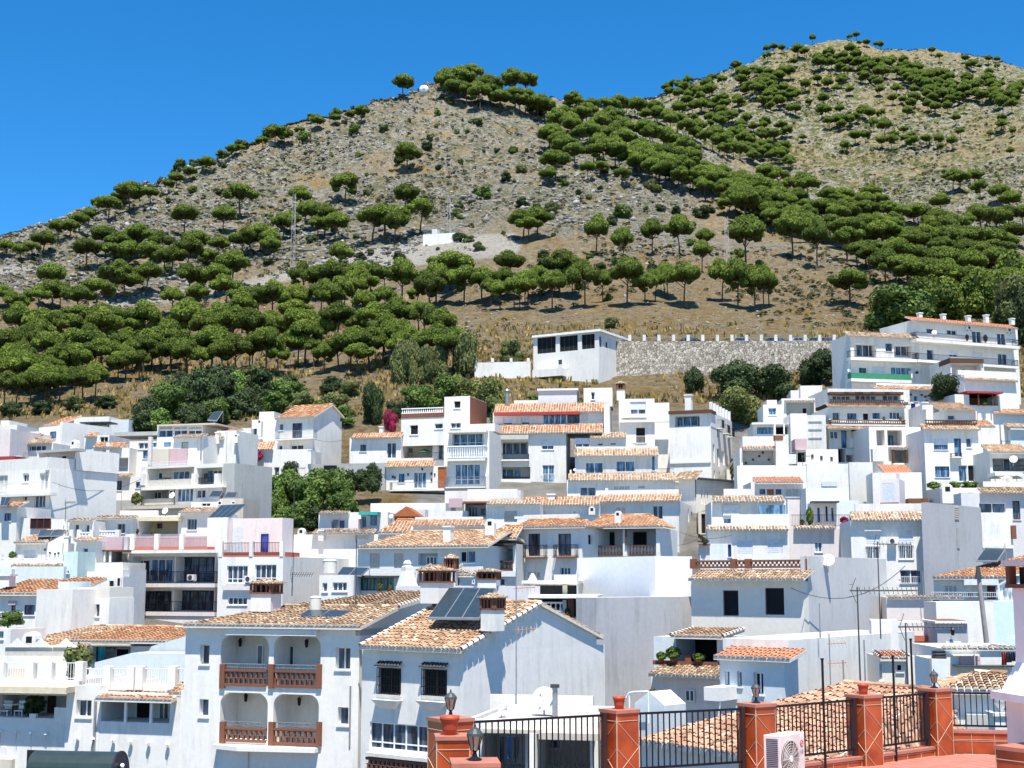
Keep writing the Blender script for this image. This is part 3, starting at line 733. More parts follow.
# clump right of centre
bigbush('round_tree', 'small round dark green tree alone on the dry grass', T, 695, 392, 25, 28, DRK, 0)
bigbush('round_tree', 'wide dark green tree at the left of the clump under the stone wall', T, 735, 398, 54, 38, DRK, 1)
bigbush('round_tree', 'dark green tree in the middle of the clump under the stone wall', T, 777, 398, 52, 38, DRK, 2)
bigbush('round_tree', 'green tree beside the right end of the stone wall', T, 816, 384, 42, 38, DRK, 3)
bigbush('willow_tree', 'large pale olive tree behind the tall white house', T, 746, 424, 54, 40, OLIVEB, 1)
bush('shrub', 'grey green shrub between the olive tree and the white cubes', 'shrub', 788, 402, 20, 18, OLIVE, 2)
bigbush('big_pine', 'large bright green domed pine left of the orange roofed apartments', 'pine tree', 903, 332, 86, 50, LEAF, 2)
for i, (x, y, w_, h_, m) in enumerate([(948, 320, 50, 50, PINE), (985, 318, 46, 52, PINE), (1010, 325, 46, 56, OLIVE), (925, 312, 40, 40, PINE), (1030, 345, 40, 70, DRK), (1022, 300, 50, 56, PINE), (965, 312, 40, 34, LEAF)]):
    bush('forest_tree', 'tall rounded tree directly behind the orange roofed apartments', T, x, y, w_, h_, m, i % 4, 'trees directly behind the orange roofed apartments', n=3600)
for i, (x, y, w_, h_, m) in enumerate([(12, 416, 30, 16, DRK), (40, 414, 26, 14, DRK), (75, 410, 30, 16, OLIVE), (105, 408, 26, 14, DRK), (330, 392, 30, 18, DRK), (352, 396, 26, 16, OLIVE), (540, 405, 30, 12, LEAF), (580, 408, 26, 10, LEAF)]):
    bush('shrub', 'low shrub on the dry bank just above the upper rooftops', 'shrub', x, y, w_, h_, m, i % 4, 'low shrubs above the upper rooftops')
# scattered scrub on the open slopes
sp = []
for k in range(300):
    x = random.uniform(120, 780); y = random.uniform(95, 300)
    p = pick(x, y)
    if p.y < 255 or p.y > 640: continue
    if 540 < x and y < 110 + (x - 540) * .45: continue
    sp.append((x, y, random.choice((5, 6, 7, 8, 10, 13, 15)) * random.uniform(.8, 1.1)))
sp += [(512, 150, 12), (552, 215 - 5, 16), (505, 178, 14), (623, 215, 22), (653, 188, 20), (700, 215, 20), (485, 195, 20), (522, 170, 14), (600, 160, 12), (355, 130, 14), (384, 128, 12), (310, 245 - 5, 14), (608, 300 - 2, 12), (612, 350 - 25, 16), (378, 332, 16)]
for k, (x, y, w_) in enumerate(sp):
    bush('hill_shrub', 'low rounded shrub on the stony slope', 'shrub', x, y + 3, w_, w_ * .7, [DRK, LEAF, OLIVE][k % 3], k % 4, 'low shrubs on the stony slope', n=900, size=.045)
# undergrowth mass + loose stones as stuff
def scatter_scrub():
    r = np.random.default_rng(5)
    Vs = []; rvs = []
    cnt = 0
    base = [leafcloud([(0, 0, .25, .45, .45, .3)], 40, .11, 900 + k) for k in range(5)]
    while cnt < 11000:
        x = r.uniform(-60, 1090); y = r.uniform(45, 330)
        p = pick(x, y)
        if p.y < 200: continue
        dens = .5 + .5 * (p.y > 600) if p.y > 300 else .35
        nz = fbm(np.array([p.x / 25]), np.array([p.y / 25]), 3, 77)[0]
        if r.random() > dens * np.clip((nz - .35) * 5, 0, 1): cnt += .05; continue
        s_ = r.uniform(.5, 1.7) * (1 if p.y < 600 else 1.4)
        V, rv = base[r.integers(5)]
        Vs.append(V * np.array([s_, s_, s_ * .7]) + np.array(p)); rvs.append(np.clip(rv + r.uniform(-.3, .3), 0, 1)); cnt += 1
    me = mesh_from('scrub', np.concatenate(Vs), np.concatenate(rvs), DRKO)
    o = bpy.data.objects.new('scrub', me); COL.objects.link(o); tag(o, 'low olive green scrub covering the stony mountain slopes', 'scrub', None, 'stuff')
scatter_scrub()
def tufts():
    r = np.random.default_rng(31); VV = []; rv = []; n = 0
    while n < 5000:
        x = r.uniform(-20, 1040); y = r.uniform(325, 425); p = pick(x, y)
        if p.y < 173 or p.y > 250: continue
        nz = fbm(np.array([p.x / 9]), np.array([p.y / 9]), 3, 7)[0]
        if r.random() > np.clip((nz - .3) * 4, .05, 1): continue
        h = r.uniform(.25, .7); tone = r.random()
        for k in range(5):
            a = r.uniform(0, 6.28); c = p + Vector((math.cos(a) * .25, math.sin(a) * .25, -.05)); d = np.array([math.cos(a + 1.5), math.sin(a + 1.5), 0]) * .16
            t = np.array(c) + np.array([r.uniform(-.2, .2), r.uniform(-.2, .2), h])
            VV += [np.array(c) - d, np.array(c) + d, t + d * .3, t - d * .3]; rv.append(min(1, max(0, tone + r.uniform(-.2, .2))))
        n += 1
    m = rndmat('dry_grass', [(0, (.10, .11, .035)), (.25, (.26, .18, .06)), (1, (.50, .37, .15))], .9, trans=.2, tint=.05)
    me = mesh_from('dry_grass', np.array(VV), np.array(rv), m); o = bpy.data.objects.new('dry_grass', me); COL.objects.link(o); tag(o, 'tufts of dry golden grass on the bank above the houses', 'grass', None, 'stuff')
tufts()
ROCKM = rndmat('limestone', [(0, (.09, .08, .07)), (.5, (.19, .18, .16)), (1, (.32, .31, .285))], .95, tint=.05)
def scatter_rocks():
    r = np.random.default_rng(9); mb = MB(); n = 0
    v0, f0 = ICO[1]; v0 = np.array(v0)
    VV = []; FF = []; RR = []; o = 0
    while n < 14000:
        x = r.uniform(-40, 1080); y = r.uniform(60, 330); p = pick(x, y)
        if p.y < 205: continue
        nz = fbm(np.array([p.x / 30]), np.array([p.y / 30]), 3, 5)[0]
        if r.random() > (np.clip((nz - .38) * 5, 0, 1) if p.y > 290 else .25) * (.35 if p.y > 620 else 1): n += .05; continue
        s_ = r.uniform(.2, .62) * (1.6 if r.random() < .12 else 1) * (1 if p.y > 290 else .45) * (1.3 if p.y > 600 else 1)
        V = v0 * (1 + .9 * (r.random((len(v0), 1)) - .5)) * s_ * np.array([r.uniform(.7, 1.6), 1, r.uniform(.5, 1)])
        a = r.uniform(0, 6.28); c, s2 = math.cos(a), math.sin(a)
        V = V @ np.array([[c, -s2, 0], [s2, c, 0], [0, 0, 1]]) + np.array(p)
        VV.append(V); FF.append(np.array(f0) + o); o += len(v0); RR.append(np.full(len(f0), r.random())); n += 1
    me = mesh_from('rocks', np.zeros((0, 3)), np.zeros(0), ROCKM, (np.concatenate(VV), np.concatenate(FF), np.concatenate(RR)))
    ob = bpy.data.objects.new('rocks', me); COL.objects.link(ob); tag(ob, 'pale limestone boulders strewn over the hillside', 'rocks', None, 'stuff')
scatter_rocks()
# ---------------------------------------------------------------- house kit
CR = [0, 0, 1.0]
def crop(ox, oy, s): CR[:] = [ox, oy, s]
def XY(x, y): return CR[0] + x / CR[2], CR[1] + y / CR[2]

def tile_plane(mb, A, B, C, D, pitch=.25, row=.42, arc=4, seed=0):
    """barrel tiles over the quad A(lower left) B(lower right) C(upper right) D(upper left)"""
    A, B, C, D = map(Vector, (A, B, C, D))
    u = (B - A).normalized(); nrm = u.cross(D - A)
    if nrm.length < 1e-6: nrm = u.cross(C - A)
    nrm.normalize()
    if nrm.z < 0: nrm = -nrm
    s = nrm.cross(u).normalized()
    if s.dot((C + D) / 2 - A) < 0: s = -s
    L = (B - A).length
    poly = [(0, 0), (L, (B - A).dot(s)), ((C - A).dot(u), (C - A).dot(s)), ((D - A).dot(u), (D - A).dot(s))]
    rr = random.Random(seed)
    lo = min(p[0] for p in poly); hi = max(p[0] for p in poly)
    n = max(1, int(round((hi - lo) / pitch))); pt = (hi - lo) / n
    for k in range(n):
        x = lo + (k + .5) * pt; ys = []
        for i in range(4):
            a, b = poly[i], poly[(i + 1) % 4]
            if (a[0] - x) * (b[0] - x) < 0: ys.append(a[1] + (b[1] - a[1]) * (x - a[0]) / (b[0] - a[0]))
        if len(ys) < 2: continue
        y0, y1 = min(ys), max(ys); ph = rr.uniform(0, .6)
        m = max(1, int(round((y1 - y0) / row))); rl = (y1 - y0) / m
        for j in range(m + 1):
            ya = y0 + max(0, (j - ph) * rl) - .03; yb = y0 + min(y1 - y0, (j + 1 - ph) * rl)
            if yb - ya < .05: continue
            ra, rb = pt * .47, pt * .38
            tone = min(1, max(0, rr.gauss(.5, .21)))
            jx = rr.uniform(-.012, .012); lift = rr.uniform(0, .012)
            vs = []
            for (yy, r_, hh) in ((ya, ra, .028 + lift), (yb, rb, .005)):
                for i in range(arc + 1):
                    t = math.pi * i / arc
                    vs.append(A + u * (x + jx - math.cos(t) * r_) + s * yy + nrm * (math.sin(t) * r_ * .8 + hh))
            fs = [(i, i + 1, arc + 2 + i, arc + 1 + i) for i in range(arc)]
            mb.add(vs, fs, tone)
            if j == 0:
                mb.m = 1; mb.add(vs[:arc + 1], [tuple(range(arc + 1))]); mb.m = 0
def slab_under(mb, A, B, C, D, th, mi=1):
    A, B, C, D = map(Vector, (A, B, C, D)); dz = Vector((0, 0, -th)); m0 = mb.m; mb.m = mi
    mb.box8([A + dz, B + dz, C + dz, D + dz, A, B, C, D]); mb.m = m0

HOUSES = []
class House:
    def __init__(s, name, label, x0, x1, Y0, Y1, yref, cat='house', m='white', group=None):
        a = XY(x0, yref); b = XY(x1, yref)
        A = P(a[0], a[1], Y0); B = P(b[0], b[1], Y1)
        s.rz = math.atan2(B.y - A.y, B.x - A.x); s.W = math.hypot(B.x - A.x, B.y - A.y)
        s.U = Vector((math.cos(s.rz), math.sin(s.rz), 0)); s.Nn = Vector((-math.sin(s.rz), math.cos(s.rz), 0))
        mid = (A + B) / 2 + s.Nn * 3
        s.gz = min(gz(A.x, A.y), gz(B.x, B.y), gz(mid.x, mid.y)) - .4
        s.o = Vector((A.x, A.y, s.gz))
        s.e = empty(name, s.o, s.rz, label, cat, group)
        s.m = m; s.near = (Y0 + Y1) / 2 < 95
        s.vols = []; HOUSES.append(s); s.seed = len(HOUSES)
    # pixel -> local (u, z) on the plane v
    def uz(s, x, y, v=0.0):
        px, py = XY(x, y); q, e = ray(px, py)
        O = s.o + s.Nn * v; d = Vector((q, 1, e))
        t = (O.x * s.Nn.x + O.y * s.Nn.y) / (d.x * s.Nn.x + d.y * s.Nn.y)
        p = d * t - s.o
        return p.dot(s.U), p.z
    def uc(s, x0, x1, yt, yb, v):
        xm = (x0 + x1) / 2
        return s.uz(x0, yt, v)[0], s.uz(x1, yt, v)[0], s.uz(xm, yb, v)[1], s.uz(xm, yt, v)[1]
    def vz(s, x, y, u):
        """pixel on the side plane at u -> (v, z)"""
        px, py = XY(x, y); q, e = ray(px, py)
        O = s.o + s.U * u; d = Vector((q, 1, e))
        t = (O.x * s.U.x + O.y * s.U.y) / (d.x * s.U.x + d.y * s.U.y)
        p = d * t - s.o
        return p.dot(s.Nn), p.z
    def world(s, u, v, z): return s.o + s.U * u + s.Nn * v + Vector((0, 0, z))
    def vol(s, x0, x1, yt, yb=None, v=0.0, d=7.0, m=None, name='wall', par=.25, full=None, ym=None):
        a = s.uz(x0, yt, v); b = s.uz(x1, yt, v)
        zt = (a[1] + b[1]) / 2
        zb = 0.0 if yb is None else s.uz((x0 + x1) / 2, yb, v)[1]
        V = dict(u0=a[0], u1=b[0], z0=zb, z1=zt, v=v, d=d, m=m or s.m, name=name, par=par, F=[], R=[], L=[])
        s.vols.append(V); s.c = V; return V
    def place(s, side, V=None):
        V = V or s.c
        if side == 'F': return lambda a, z, dp: (a, V['v'] + dp, z)
        if side == 'R': return lambda a, z, dp: (V['u1'] - dp, a, z)
        return lambda a, z, dp: (V['u0'] + dp, a, z)
    def bp(s, mb, pl, a0, a1, z0, z1, d0, d1):
        mb.box8([pl(a0, z0, d0), pl(a1, z0, d0), pl(a1, z0, d1), pl(a0, z0, d1), pl(a0, z1, d0), pl(a1, z1, d0), pl(a1, z1, d1), pl(a0, z1, d1)])
    def map(s, side, x, y, dv=0):
        V = s.c
        if side == 'F': return s.uz(x, y, V['v'] + dv)
        if side == 'R': return s.vz(x, y, V['u1'])
        return s.vz(x, y, V['u0'])
    # windows -----------------------------------------------------------
    def win(s, x0, y0, x1, y1, k='w', side='F', n=None, col=None, glass=None, dep=.16, hole=True, nm=None, lab=None, v=None, sill=True):
        if v is not None:
            (a0, z1), (a1, z0) = s.uz(x0, y0, v), s.uz(x1, y1, v)
            pl = lambda a, z, dp: (a, v + dp, z); hole = False
        else:
            (a0, z1), (a1, z0) = s.map(side, x0, y0), s.map(side, x1, y1); pl = s.place(side)
        if a0 > a1: a0, a1 = a1, a0
        if z0 > z1: z0, z1 = z1, z0
        if hole: s.c[side].append((a0, z0, a1, z1, dep if k != 'void' else 1.6))
        if k == 'void': return None
        d = dep if hole else -.03
        w_, h = a1 - a0, z1 - z0
        fr = MB(); gl = MB(); fm = col or FRAMEW; t = .055
        if k == 'blind':
            sl = MB(); s.bp(sl, pl, a0, a1, z0, z1, d - .05, d)
            nst = int(h / .16)
            for i in range(nst): s.bp(sl, pl, a0, a1, z0 + h * i / nst + .01, z0 + h * (i + 1) / nst - .012, d - .07, d - .05)
            o = sl.build(nm or 'shutter', col or BLIND, s.e)
            if lab: o['label'] = lab
            return o
        if k == 'half':
            zc = z0 + h * .42
            sl = MB(); s.bp(sl, pl, a0 + .01, a1 - .01, zc, z1, d - .06, d - .02); s_top = zc
        else: s_top = z1
        s.bp(gl, pl, a0 + .02, a1 - .02, z0 + .02, s_top - .01, d - .01, d + .02)
        n = n or max(1, int(round(w_ / .75)))
        s.bp(fr, pl, a0, a0 + t, z0, s_top, d - .05, d + .01); s.bp(fr, pl, a1 - t, a1, z0, s_top, d - .05, d + .01)
        s.bp(fr, pl, a0 + t, a1 - t, z0, z0 + t, d - .05, d + .01); s.bp(fr, pl, a0 + t, a1 - t, s_top - t, s_top, d - .05, d + .01)
        for i in range(1, n):
            a = a0 + w_ * i / n; s.bp(fr, pl, a - t * .6, a + t * .6, z0 + t, s_top - t, d - .045, d)
        if k == 'tran':
            zc = z0 + h * .25; s.bp(fr, pl, a0 + t, a1 - t, zc - .03, zc + .03, d - .04, d - .005)
        if k == 'grid':
            for j in (1, 2): zc = z0 + h * j / 3; s.bp(fr, pl, a0 + t, a1 - t, zc - .02, zc + .02, d - .04, d - .005)
        o = fr.build(nm or ('balcony_door' if h > 1.9 and w_ < 2.6 else 'window'), fm, s.e)
        if lab: o['label'] = lab
        gl.build('pane', glass or GLASS, o)
        if k == 'half': sl.build('shutter', BLIND, o)
        if sill and hole and h < 1.9 and side == 'F':
            sm = MB(); s.bp(sm, pl, a0 - .06, a1 + .06, z0 - .07, z0 - .005, -.07, dep - .06); sm.build('sill', WHITE, o)
        if k == 'grill':
            g = MB(); nb = max(3, int(w_ / .14))
            for i in range(nb + 1):
                a = a0 + w_ * i / nb; s.bp(g, pl, a - .012, a + .012, z0, z1, -.10, -.08)
            for z in (z0, z0 + h * .33, z0 + h * .66, z1): s.bp(g, pl, a0, a1, z - .015, z + .015, -.115, -.09)
            for a in (a0, a1):
                for z in (z0, z1): s.bp(g, pl, a - .012, a + .012, z - .012, z + .012, -.1, 0)
            g.build('grille', IRON, o)
        return o
    def door(s, x0, y0, x1, y1, col=None, side='F', v=None, lab=None):
        if v is None:
            (a0, z1), (a1, z0) = s.map(side, x0, y0), s.map(side, x1, y1); pl = s.place(side)
            if a0 > a1: a0, a1 = a1, a0
            s.c[side].append((a0, z0, a1, z1, .14)); d = .14
        else:
            (a0, z1), (a1, z0) = s.uz(x0, y0, v), s.uz(x1, y1, v); pl = lambda a, z, dp: (a, v + dp, z); d = 0
        mb = MB(); s.bp(mb, pl, a0, a1, z0, z1, d - .05, d + .01)
        w_, h = a1 - a0, z1 - z0
        for (p, q) in ((.08, .45), (.52, .92)): s.bp(mb, pl, a0 + w_ * .15, a1 - w_ * .15, z0 + h * p, z0 + h * q, d - .065, d - .05)
        o = mb.build('door', col or BROWN, s.e)
        hb = MB(); s.bp(hb, pl, a1 - w_ * .14, a1 - w_ * .08, z0 + h * .46, z0 + h * .50, d - .1, d - .05); hb.build('handle', GREYM, o)
        if lab: o['label'] = lab
    def log(s, x0, y0, x1, y1, dep=1.6, m=None, arch=False, side='F'):
        """open loggia recess; returns plane depth for things on its back wall"""
        (a0, z1), (a1, z0) = s.map(side, x0, y0), s.map(side, x1, y1)
        if a0 > a1: a0, a1 = a1, a0
        s.c[side].append((a0, z0, a1, z1, dep, 'back', m))
        if arch:
            r_ = min((a1 - a0) * .22, (z1 - z0) * .4); n = 6
            for sx, cx in ((-1, a0 + r_), (1, a1 - r_)):
                mb = MB()
                pts = [(cx + sx * r_, z1)] + [(cx + sx * r_ * math.cos(t), z1 - r_ + r_ * math.sin(t)) for t in [math.pi / 2 * i / n for i in range(n + 1)]]
                for i in range(1, len(pts) - 1):
                    tri = [pts[0], pts[i], pts[i + 1]]
                    V = s.c['v']
                    vs = [(a, V + .004, z) for a, z in tri] + [(a, V + .3, z) for a, z in tri]
                    mb.add(vs, [(0, 1, 2), (3, 5, 4), (1, 4, 5, 2)])
                mb.build('arch', WALLS[s.c['m']], s.e)
        return s.c['v'] + dep
    # blocks --------------------------------------------------------------
    def slab(s, x0, x1, yt, yb, v0, v1, mat, name='slab', vp=None, lab=None):
        vp = v0 if vp is None else vp
        a = s.uc(x0, x1, yt, yb, vp)
        mb = MB(); mb.box(a[0], v0, a[2], a[1], v1, a[3])
        o = mb.build(name, WALLS.get(mat, mat) if isinstance(mat, str) else mat, s.e)
        if lab: o['label'] = lab
        return o
    def railg(s, name, segs, z0, z1, k):
        """railing along local segments"""
        mb = MB(); mat = {'iron': IRON, 'white': FRAMEW, 'solid': WALLS['white'], 'cream': WALLS['cream'], 'pink': WALLS['pink'], 'brick': WALLS['brickred'], 'bal': FRAMEW, 'wood': BROWN, 'balb': BROWN, 'glass': GLASSB, 'green': GREENCL, 'rose': WALLS['rose'], 'net': BLINDS, 'grey': GREYM}[k]
        for (p, q) in segs:
            p = Vector((p[0], p[1], 0)); q = Vector((q[0], q[1], 0)); L = (q - p).length
            if L < .05: continue
            d = (q - p) / L; nn = Vector((-d.y, d.x, 0))
            def bar(a, b, za, zb, w_):
                A = p + d * a; B = p + d * b; h = nn * (w_ / 2)
                mb.box8([(A - h) + Vector((0, 0, za)), (B - h) + Vector((0, 0, za)), (B + h) + Vector((0, 0, za)), (A + h) + Vector((0, 0, za)), (A - h) + Vector((0, 0, zb)), (B - h) + Vector((0, 0, zb)), (B + h) + Vector((0, 0, zb)), (A + h) + Vector((0, 0, zb))])
            if k in ('iron', 'white', 'grey'):
                t = .03
                bar(0, L, z1 - .04, z1, .045); bar(0, L, z0 + .06, z0 + .09, .03)
                n = max(2, int(L / .13))
                for i in range(n + 1): bar(max(0, L * i / n - .01), min(L, L * i / n + .01), z0, z1 - .04, .022)
            elif k in ('solid', 'cream', 'pink', 'green', 'rose', 'net', 'glass'):
                bar(0, L, z0, z1, .14 if k in ('solid', 'cream', 'pink', 'rose') else .03)
            elif k in ('bal', 'balb', 'wood'):
                bar(0, L, z1 - .1, z1, .16); bar(0, L, z0, z0 + .1, .16)
                n = max(2, int(L / .24))
                for i in range(n):
                    c = p + d * (L * (i + .5) / n); h = z1 - z0 - .2
                    mb.lathe((c.x, c.y, z0 + .1), [(.05, 0), (.075, h * .25), (.035, h * .55), (.04, h * .85), (.055, h)], 6, False)
            elif k == 'brick':
                bar(0, L, z1 - .1, z1, .2); bar(0, L, z0, z0 + .12, .2)
                n = max(2, int(L / .26)); h = (z1 - z0 - .22)
                for r_ in range(2):
                    for i in range(n):
                        a = L * (i + .25 + (.5 * r_)) / n
                        if a + .1 < L: bar(a, a + .09, z0 + .12 + h * r_ / 2, z0 + .12 + h * (r_ + .86) / 2, .12)
                    bar(0, L, z0 + .12 + h * (r_ + .86) / 2, z0 + .12 + h * (r_ + 1) / 2, .13)
        return mb.build(name, mat, s.e)
    def rail(s, x0, x1, yt, yb, k='iron', v=-.05, ret=0.0, name='railing'):
        u0, u1, z0, z1 = s.uc(x0, x1, yt, yb, v)
        segs = [((u0, v), (u1, v))]
        if ret: segs += [((u0, v + .06), (u0, v + ret)), ((u1, v + .06), (u1, v + ret))]
        return s.railg(name, segs, z0, z1, k)
    def balc(s, x0, x1, yr, yf, out=1.1, k='iron', th=.16, slabm='white', v=None):
        v0 = (s.c['v'] if v is None else v)
        u0, u1, z0, z1 = s.uc(x0, x1, yr, yf, v0 - out); a = (u0, z1); b = (u1, z0)
        mb = MB(); mb.box(a[0], v0 - out, b[1] - th, b[0], v0 + .002, b[1]); mb.build('balcony', WALLS[slabm], s.e)
        i = .05
        s.railg('railing', [((a[0] + i, v0 - out + i), (b[0] - i, v0 - out + i)), ((a[0] + i, v0 - out + 2 * i), (a[0] + i, v0)), ((b[0] - i, v0 - out + 2 * i), (b[0] - i, v0))], b[1], a[1], k)
    def posts(s, xs, yt, yb, w_=.35, v=0.0, m='white', name='pillar'):
        for x in xs:
            a = s.uz(x, yt, v); b = s.uz(x, yb, v); mb = MB(); mb.box(a[0] - w_ / 2, v - w_ / 2, b[1], a[0] + w_ / 2, v + w_ / 2, a[1])
            mb.build(name, WALLS.get(m, m) if isinstance(m, str) else m, s.e)
    # roofs ---------------------------------------------------------------
    def roof(s, x0, x1, yl, yh, run, out=.4, v=None, hl=0.0, hr=0.0, tone='tan', back=0.0, name='roof', th=.14, rise=None, fill=True, m=None):
        """tiled slope: low edge seen at row yl, top edge at row yh (or rise metres)"""
        v0 = (s.c['v'] if v is None else v)
        a = s.uz(x0, yl, v0 - out); b = s.uz(x1, yl, v0 - out)
        zl = (a[1] + b[1]) / 2
        zh = zl + rise if rise is not None else s.uz((x0 + x1) / 2, yh, v0 + run)[1]
        u0, u1 = a[0], b[0]
        A = (u0, v0 - out, zl); B = (u1, v0 - out, zl); C = (u1 - hr, v0 + run, zh); D = (u0 + hl, v0 + run, zh)
        mb = MB(); near = s.near
        pt, rw, ar = (.22, .38, 4) if near else (.28, .46, 3)
        tile_plane(mb, A, B, C, D, pt, rw, ar, s.seed * 7 + len(s.e.children)); slab_under(mb, A, B, C, D, th)
        if back:
            zb = zh - (zh - zl) * back / (run + out)
            E = (u0, v0 + run + back, zb); F_ = (u1, v0 + run + back, zb)
            tile_plane(mb, F_, E, D, C, pt, rw, ar, s.seed * 7 + 1); slab_under(mb, D, C, F_, E, th)
        sl = (zh - zl) / (run + out)
        if hl: # hip face left
            E = (u0, v0 + run + back, zl)
            tile_plane(mb, (u0, v0 + run + hl, zl), A, D, D, pt, rw, ar, 3)
            mb.m = 1; mb.add([(u0, v0 - out, zl - .05), (u0, v0 + run + hl, zl - .05), (D[0], D[1], D[2] - .05)], [(0, 2, 1)]); mb.m = 0
        if hr:
            tile_plane(mb, B, (u1, v0 + run + hr, zl), C, C, pt, rw, ar, 4)
            mb.m = 1; mb.add([(u1, v0 - out, zl - .05), (u1, v0 + run + hr, zl - .05), (C[0], C[1], C[2] - .05)], [(0, 1, 2)]); mb.m = 0
        # verge tiles along gable edges
        if near and not hl and run > 1.5:
            for (p, q) in ((A, D), (B, C)):
                p = Vector(p); q = Vector(q); n = int((q - p).length / .4); mb.m = 1
                for i in range(n):
                    c0 = p.lerp(q, i / n); c1 = p.lerp(q, (i + .9) / n); mb.cyl(c0 + Vector((0, 0, .06)), c1 + Vector((0, 0, .04)), .11, .085, 6, False)
                mb.m = 0
        # ridge
        if back or hl or hr:
            n = max(1, int((C[0] - D[0]) / .42))
            for i in range(n):
                xx = D[0] + (C[0] - D[0]) * i / n; mb.rv = random.random(); mb.cyl((xx, D[1], zh + .03), (xx + (C[0] - D[0]) / n * 1.02, D[1], zh + .02), .13, .11, 7, False)
            mb.rv = .5
        if fill:  # gable infill (white masonry under the slope)
            f = MB(); i0 = .02 + max(0, 0)
            ua, ub = u0 + i0, u1 - i0
            if s.vols: ua = max(ua, s.c['u0'] + .003); ub = min(ub, s.c['u1'] - .003)
            vv0 = v0 + .003; zf = zl + sl * out - th
            if hl == 0 and hr == 0 and ub - ua > .3:
                zb_ = zh - th
                if back:
                    ve = v0 + run + max(.3, back - out); ze = zh - sl * (ve - v0 - run) - th
                    pr = [(vv0, zf - .6), (vv0, zf), (v0 + run, zb_), (ve, ze), (ve, zf - .6)]
                else: pr = [(vv0, zf - .6), (vv0, zf), (v0 + run, zb_), (v0 + run, zf - .6)]
                if zb_ > zf - .5:
                    n = len(pr); vs = [(ua, p[0], p[1]) for p in pr] + [(ub, p[0], p[1]) for p in pr]
                    f.add(vs, [tuple(range(n)), tuple(range(2 * n - 1, n - 1, -1))] + [(i, n + i, n + (i + 1) % n, (i + 1) % n) for i in range(n)])
                    f.build('gable', WALLS[m or s.m], s.e)
        return mb.build(name, [TILES[tone], MORTAR], s.e)
    def eave(s, x0, x1, yl, rise=.42, out=.45, run=.45, tone='orange', v=None, name='tiled_eave'):
        return s.roof(x0, x1, yl, None, run, out, v, tone=tone, name=name, rise=rise, th=.08, fill=False)
    def ev(s, x0, x1, yl, yh, tone='orange', v=None, run=.65, out=.45, name='tiled_eave'):
        return s.roof(x0, x1, yl, yh, run, out, v, tone=tone, name=name, th=.09, fill=False)
    def chim(s, x, yt, yb, w_=.5, v=2.0, k='white', m='white'):
        a = s.uz(x, yt, v); b = s.uz(x, yb, v); u = a[0]; z1 = a[1]; z0 = b[1]; h = z1 - z0
        mb = MB()
        if k == 'white':
            mb.box(u - w_ / 2, v - w_ / 2, z0, u + w_ / 2, v + w_ / 2, z1 - .12); mb.box(u - w_ * .62, v - w_ * .62, z1 - .12, u + w_ * .62, v + w_ * .62, z1)
            o = mb.build('chimney', WALLS[m], s.e)
        elif k == 'arch':
            mb.box(u - w_ / 2, v - w_ / 2, z0, u + w_ / 2, v + w_ / 2, z1 - w_ * .5)
            for i in range(6):
                t0, t1 = math.pi * i / 6, math.pi * (i + 1) / 6; vs = []
                for yy in (v - w_ / 2, v + w_ / 2):
                    vs += [(u - math.cos(t0) * w_ / 2, yy, z1 - w_ * .5 + math.sin(t0) * w_ / 2), (u - math.cos(t1) * w_ / 2, yy, z1 - w_ * .5 + math.sin(t1) * w_ / 2), (u, yy, z1 - w_ * .5)]
                mb.add(vs, [(0, 1, 2), (3, 5, 4), (0, 3, 4, 1)])
            o = mb.build('chimney', WALLS[m], s.e)
            f = MB(); f.box(u - w_ * .22, v - w_ / 2 - .004, z1 - w_ * .75, u + w_ * .22, v, z1 - w_ * .3); f.build('flue', VOID, o)
        elif k == 'brick':   # white stack, open brick head, tiled cap
            zb = z0 + h * .55
            mb.box(u - w_ / 2, v - w_ / 2, z0, u + w_ / 2, v + w_ / 2, zb)
            o = mb.build('chimney', WALLS[m], s.e)
            c = MB(); hb = h * .28; w2 = w_ * .56
            c.box(u - w2, v - w2, zb, u + w2, v + w2, zb + .08)
            n = 4
            for i in range(n + 1):
                t = -w2 + 2 * w2 * i / n
                for (xx, yy) in ((t, -w2 + .06), (t, w2 - .06), (-w2 + .06, t), (w2 - .06, t)): c.box(u + xx * .94 - .045, v + yy * .94 - .045, zb + .08, u + xx * .94 + .045, v + yy * .94 + .045, zb + hb)
            c.box(u - w2, v - w2, zb + hb, u + w2, v + w2, zb + hb + .07); c.build('chimney_head', WALLS['brickred'], o)
            f = MB(); f.box(u - w2 * .6, v - w2 * .6, zb + .08, u + w2 * .6, v + w2 * .6, zb + hb - .01); f.build('flue', VOID, o)
            t_ = MB(); zt = zb + hb + .07; w3 = w2 * 1.15; ap = (u, v, z1)
            q = [(u - w3, v - w3, zt), (u + w3, v - w3, zt), (u + w3, v + w3, zt), (u - w3, v + w3, zt)]
            for i in range(4): tile_plane(t_, q[i], q[(i + 1) % 4], ap, ap, .16, .3, 3, i)
            t_.m = 1; t_.add(q + [ap], [(0, 1, 4), (1, 2, 4), (2, 3, 4), (3, 0, 4), (3, 2, 1, 0)]); t_.build('chimney_cap', [TILES['tan'], MORTAR], o)
        elif k == 'cone':
            mb.lathe((u, v, z0), [(w_ * .55, 0), (w_ * .5, h * .12), (w_ * .3, h * .6), (w_ * .3, h * .75), (w_ * .16, h * .8), (w_ * .22, h * .88), (w_ * .1, h)], 4)
            o = mb.build('chimney', WALLS[m], s.e)
        elif k == 'pipe':
            mb.cyl((u, v, z0), (u, v, z1 - .15), w_ / 2, n=10); mb.cyl((u, v, z1 - .15), (u, v, z1), w_ * .8, w_ * .6, 10)
            o = mb.build('chimney', GREYM, s.e)
        return o
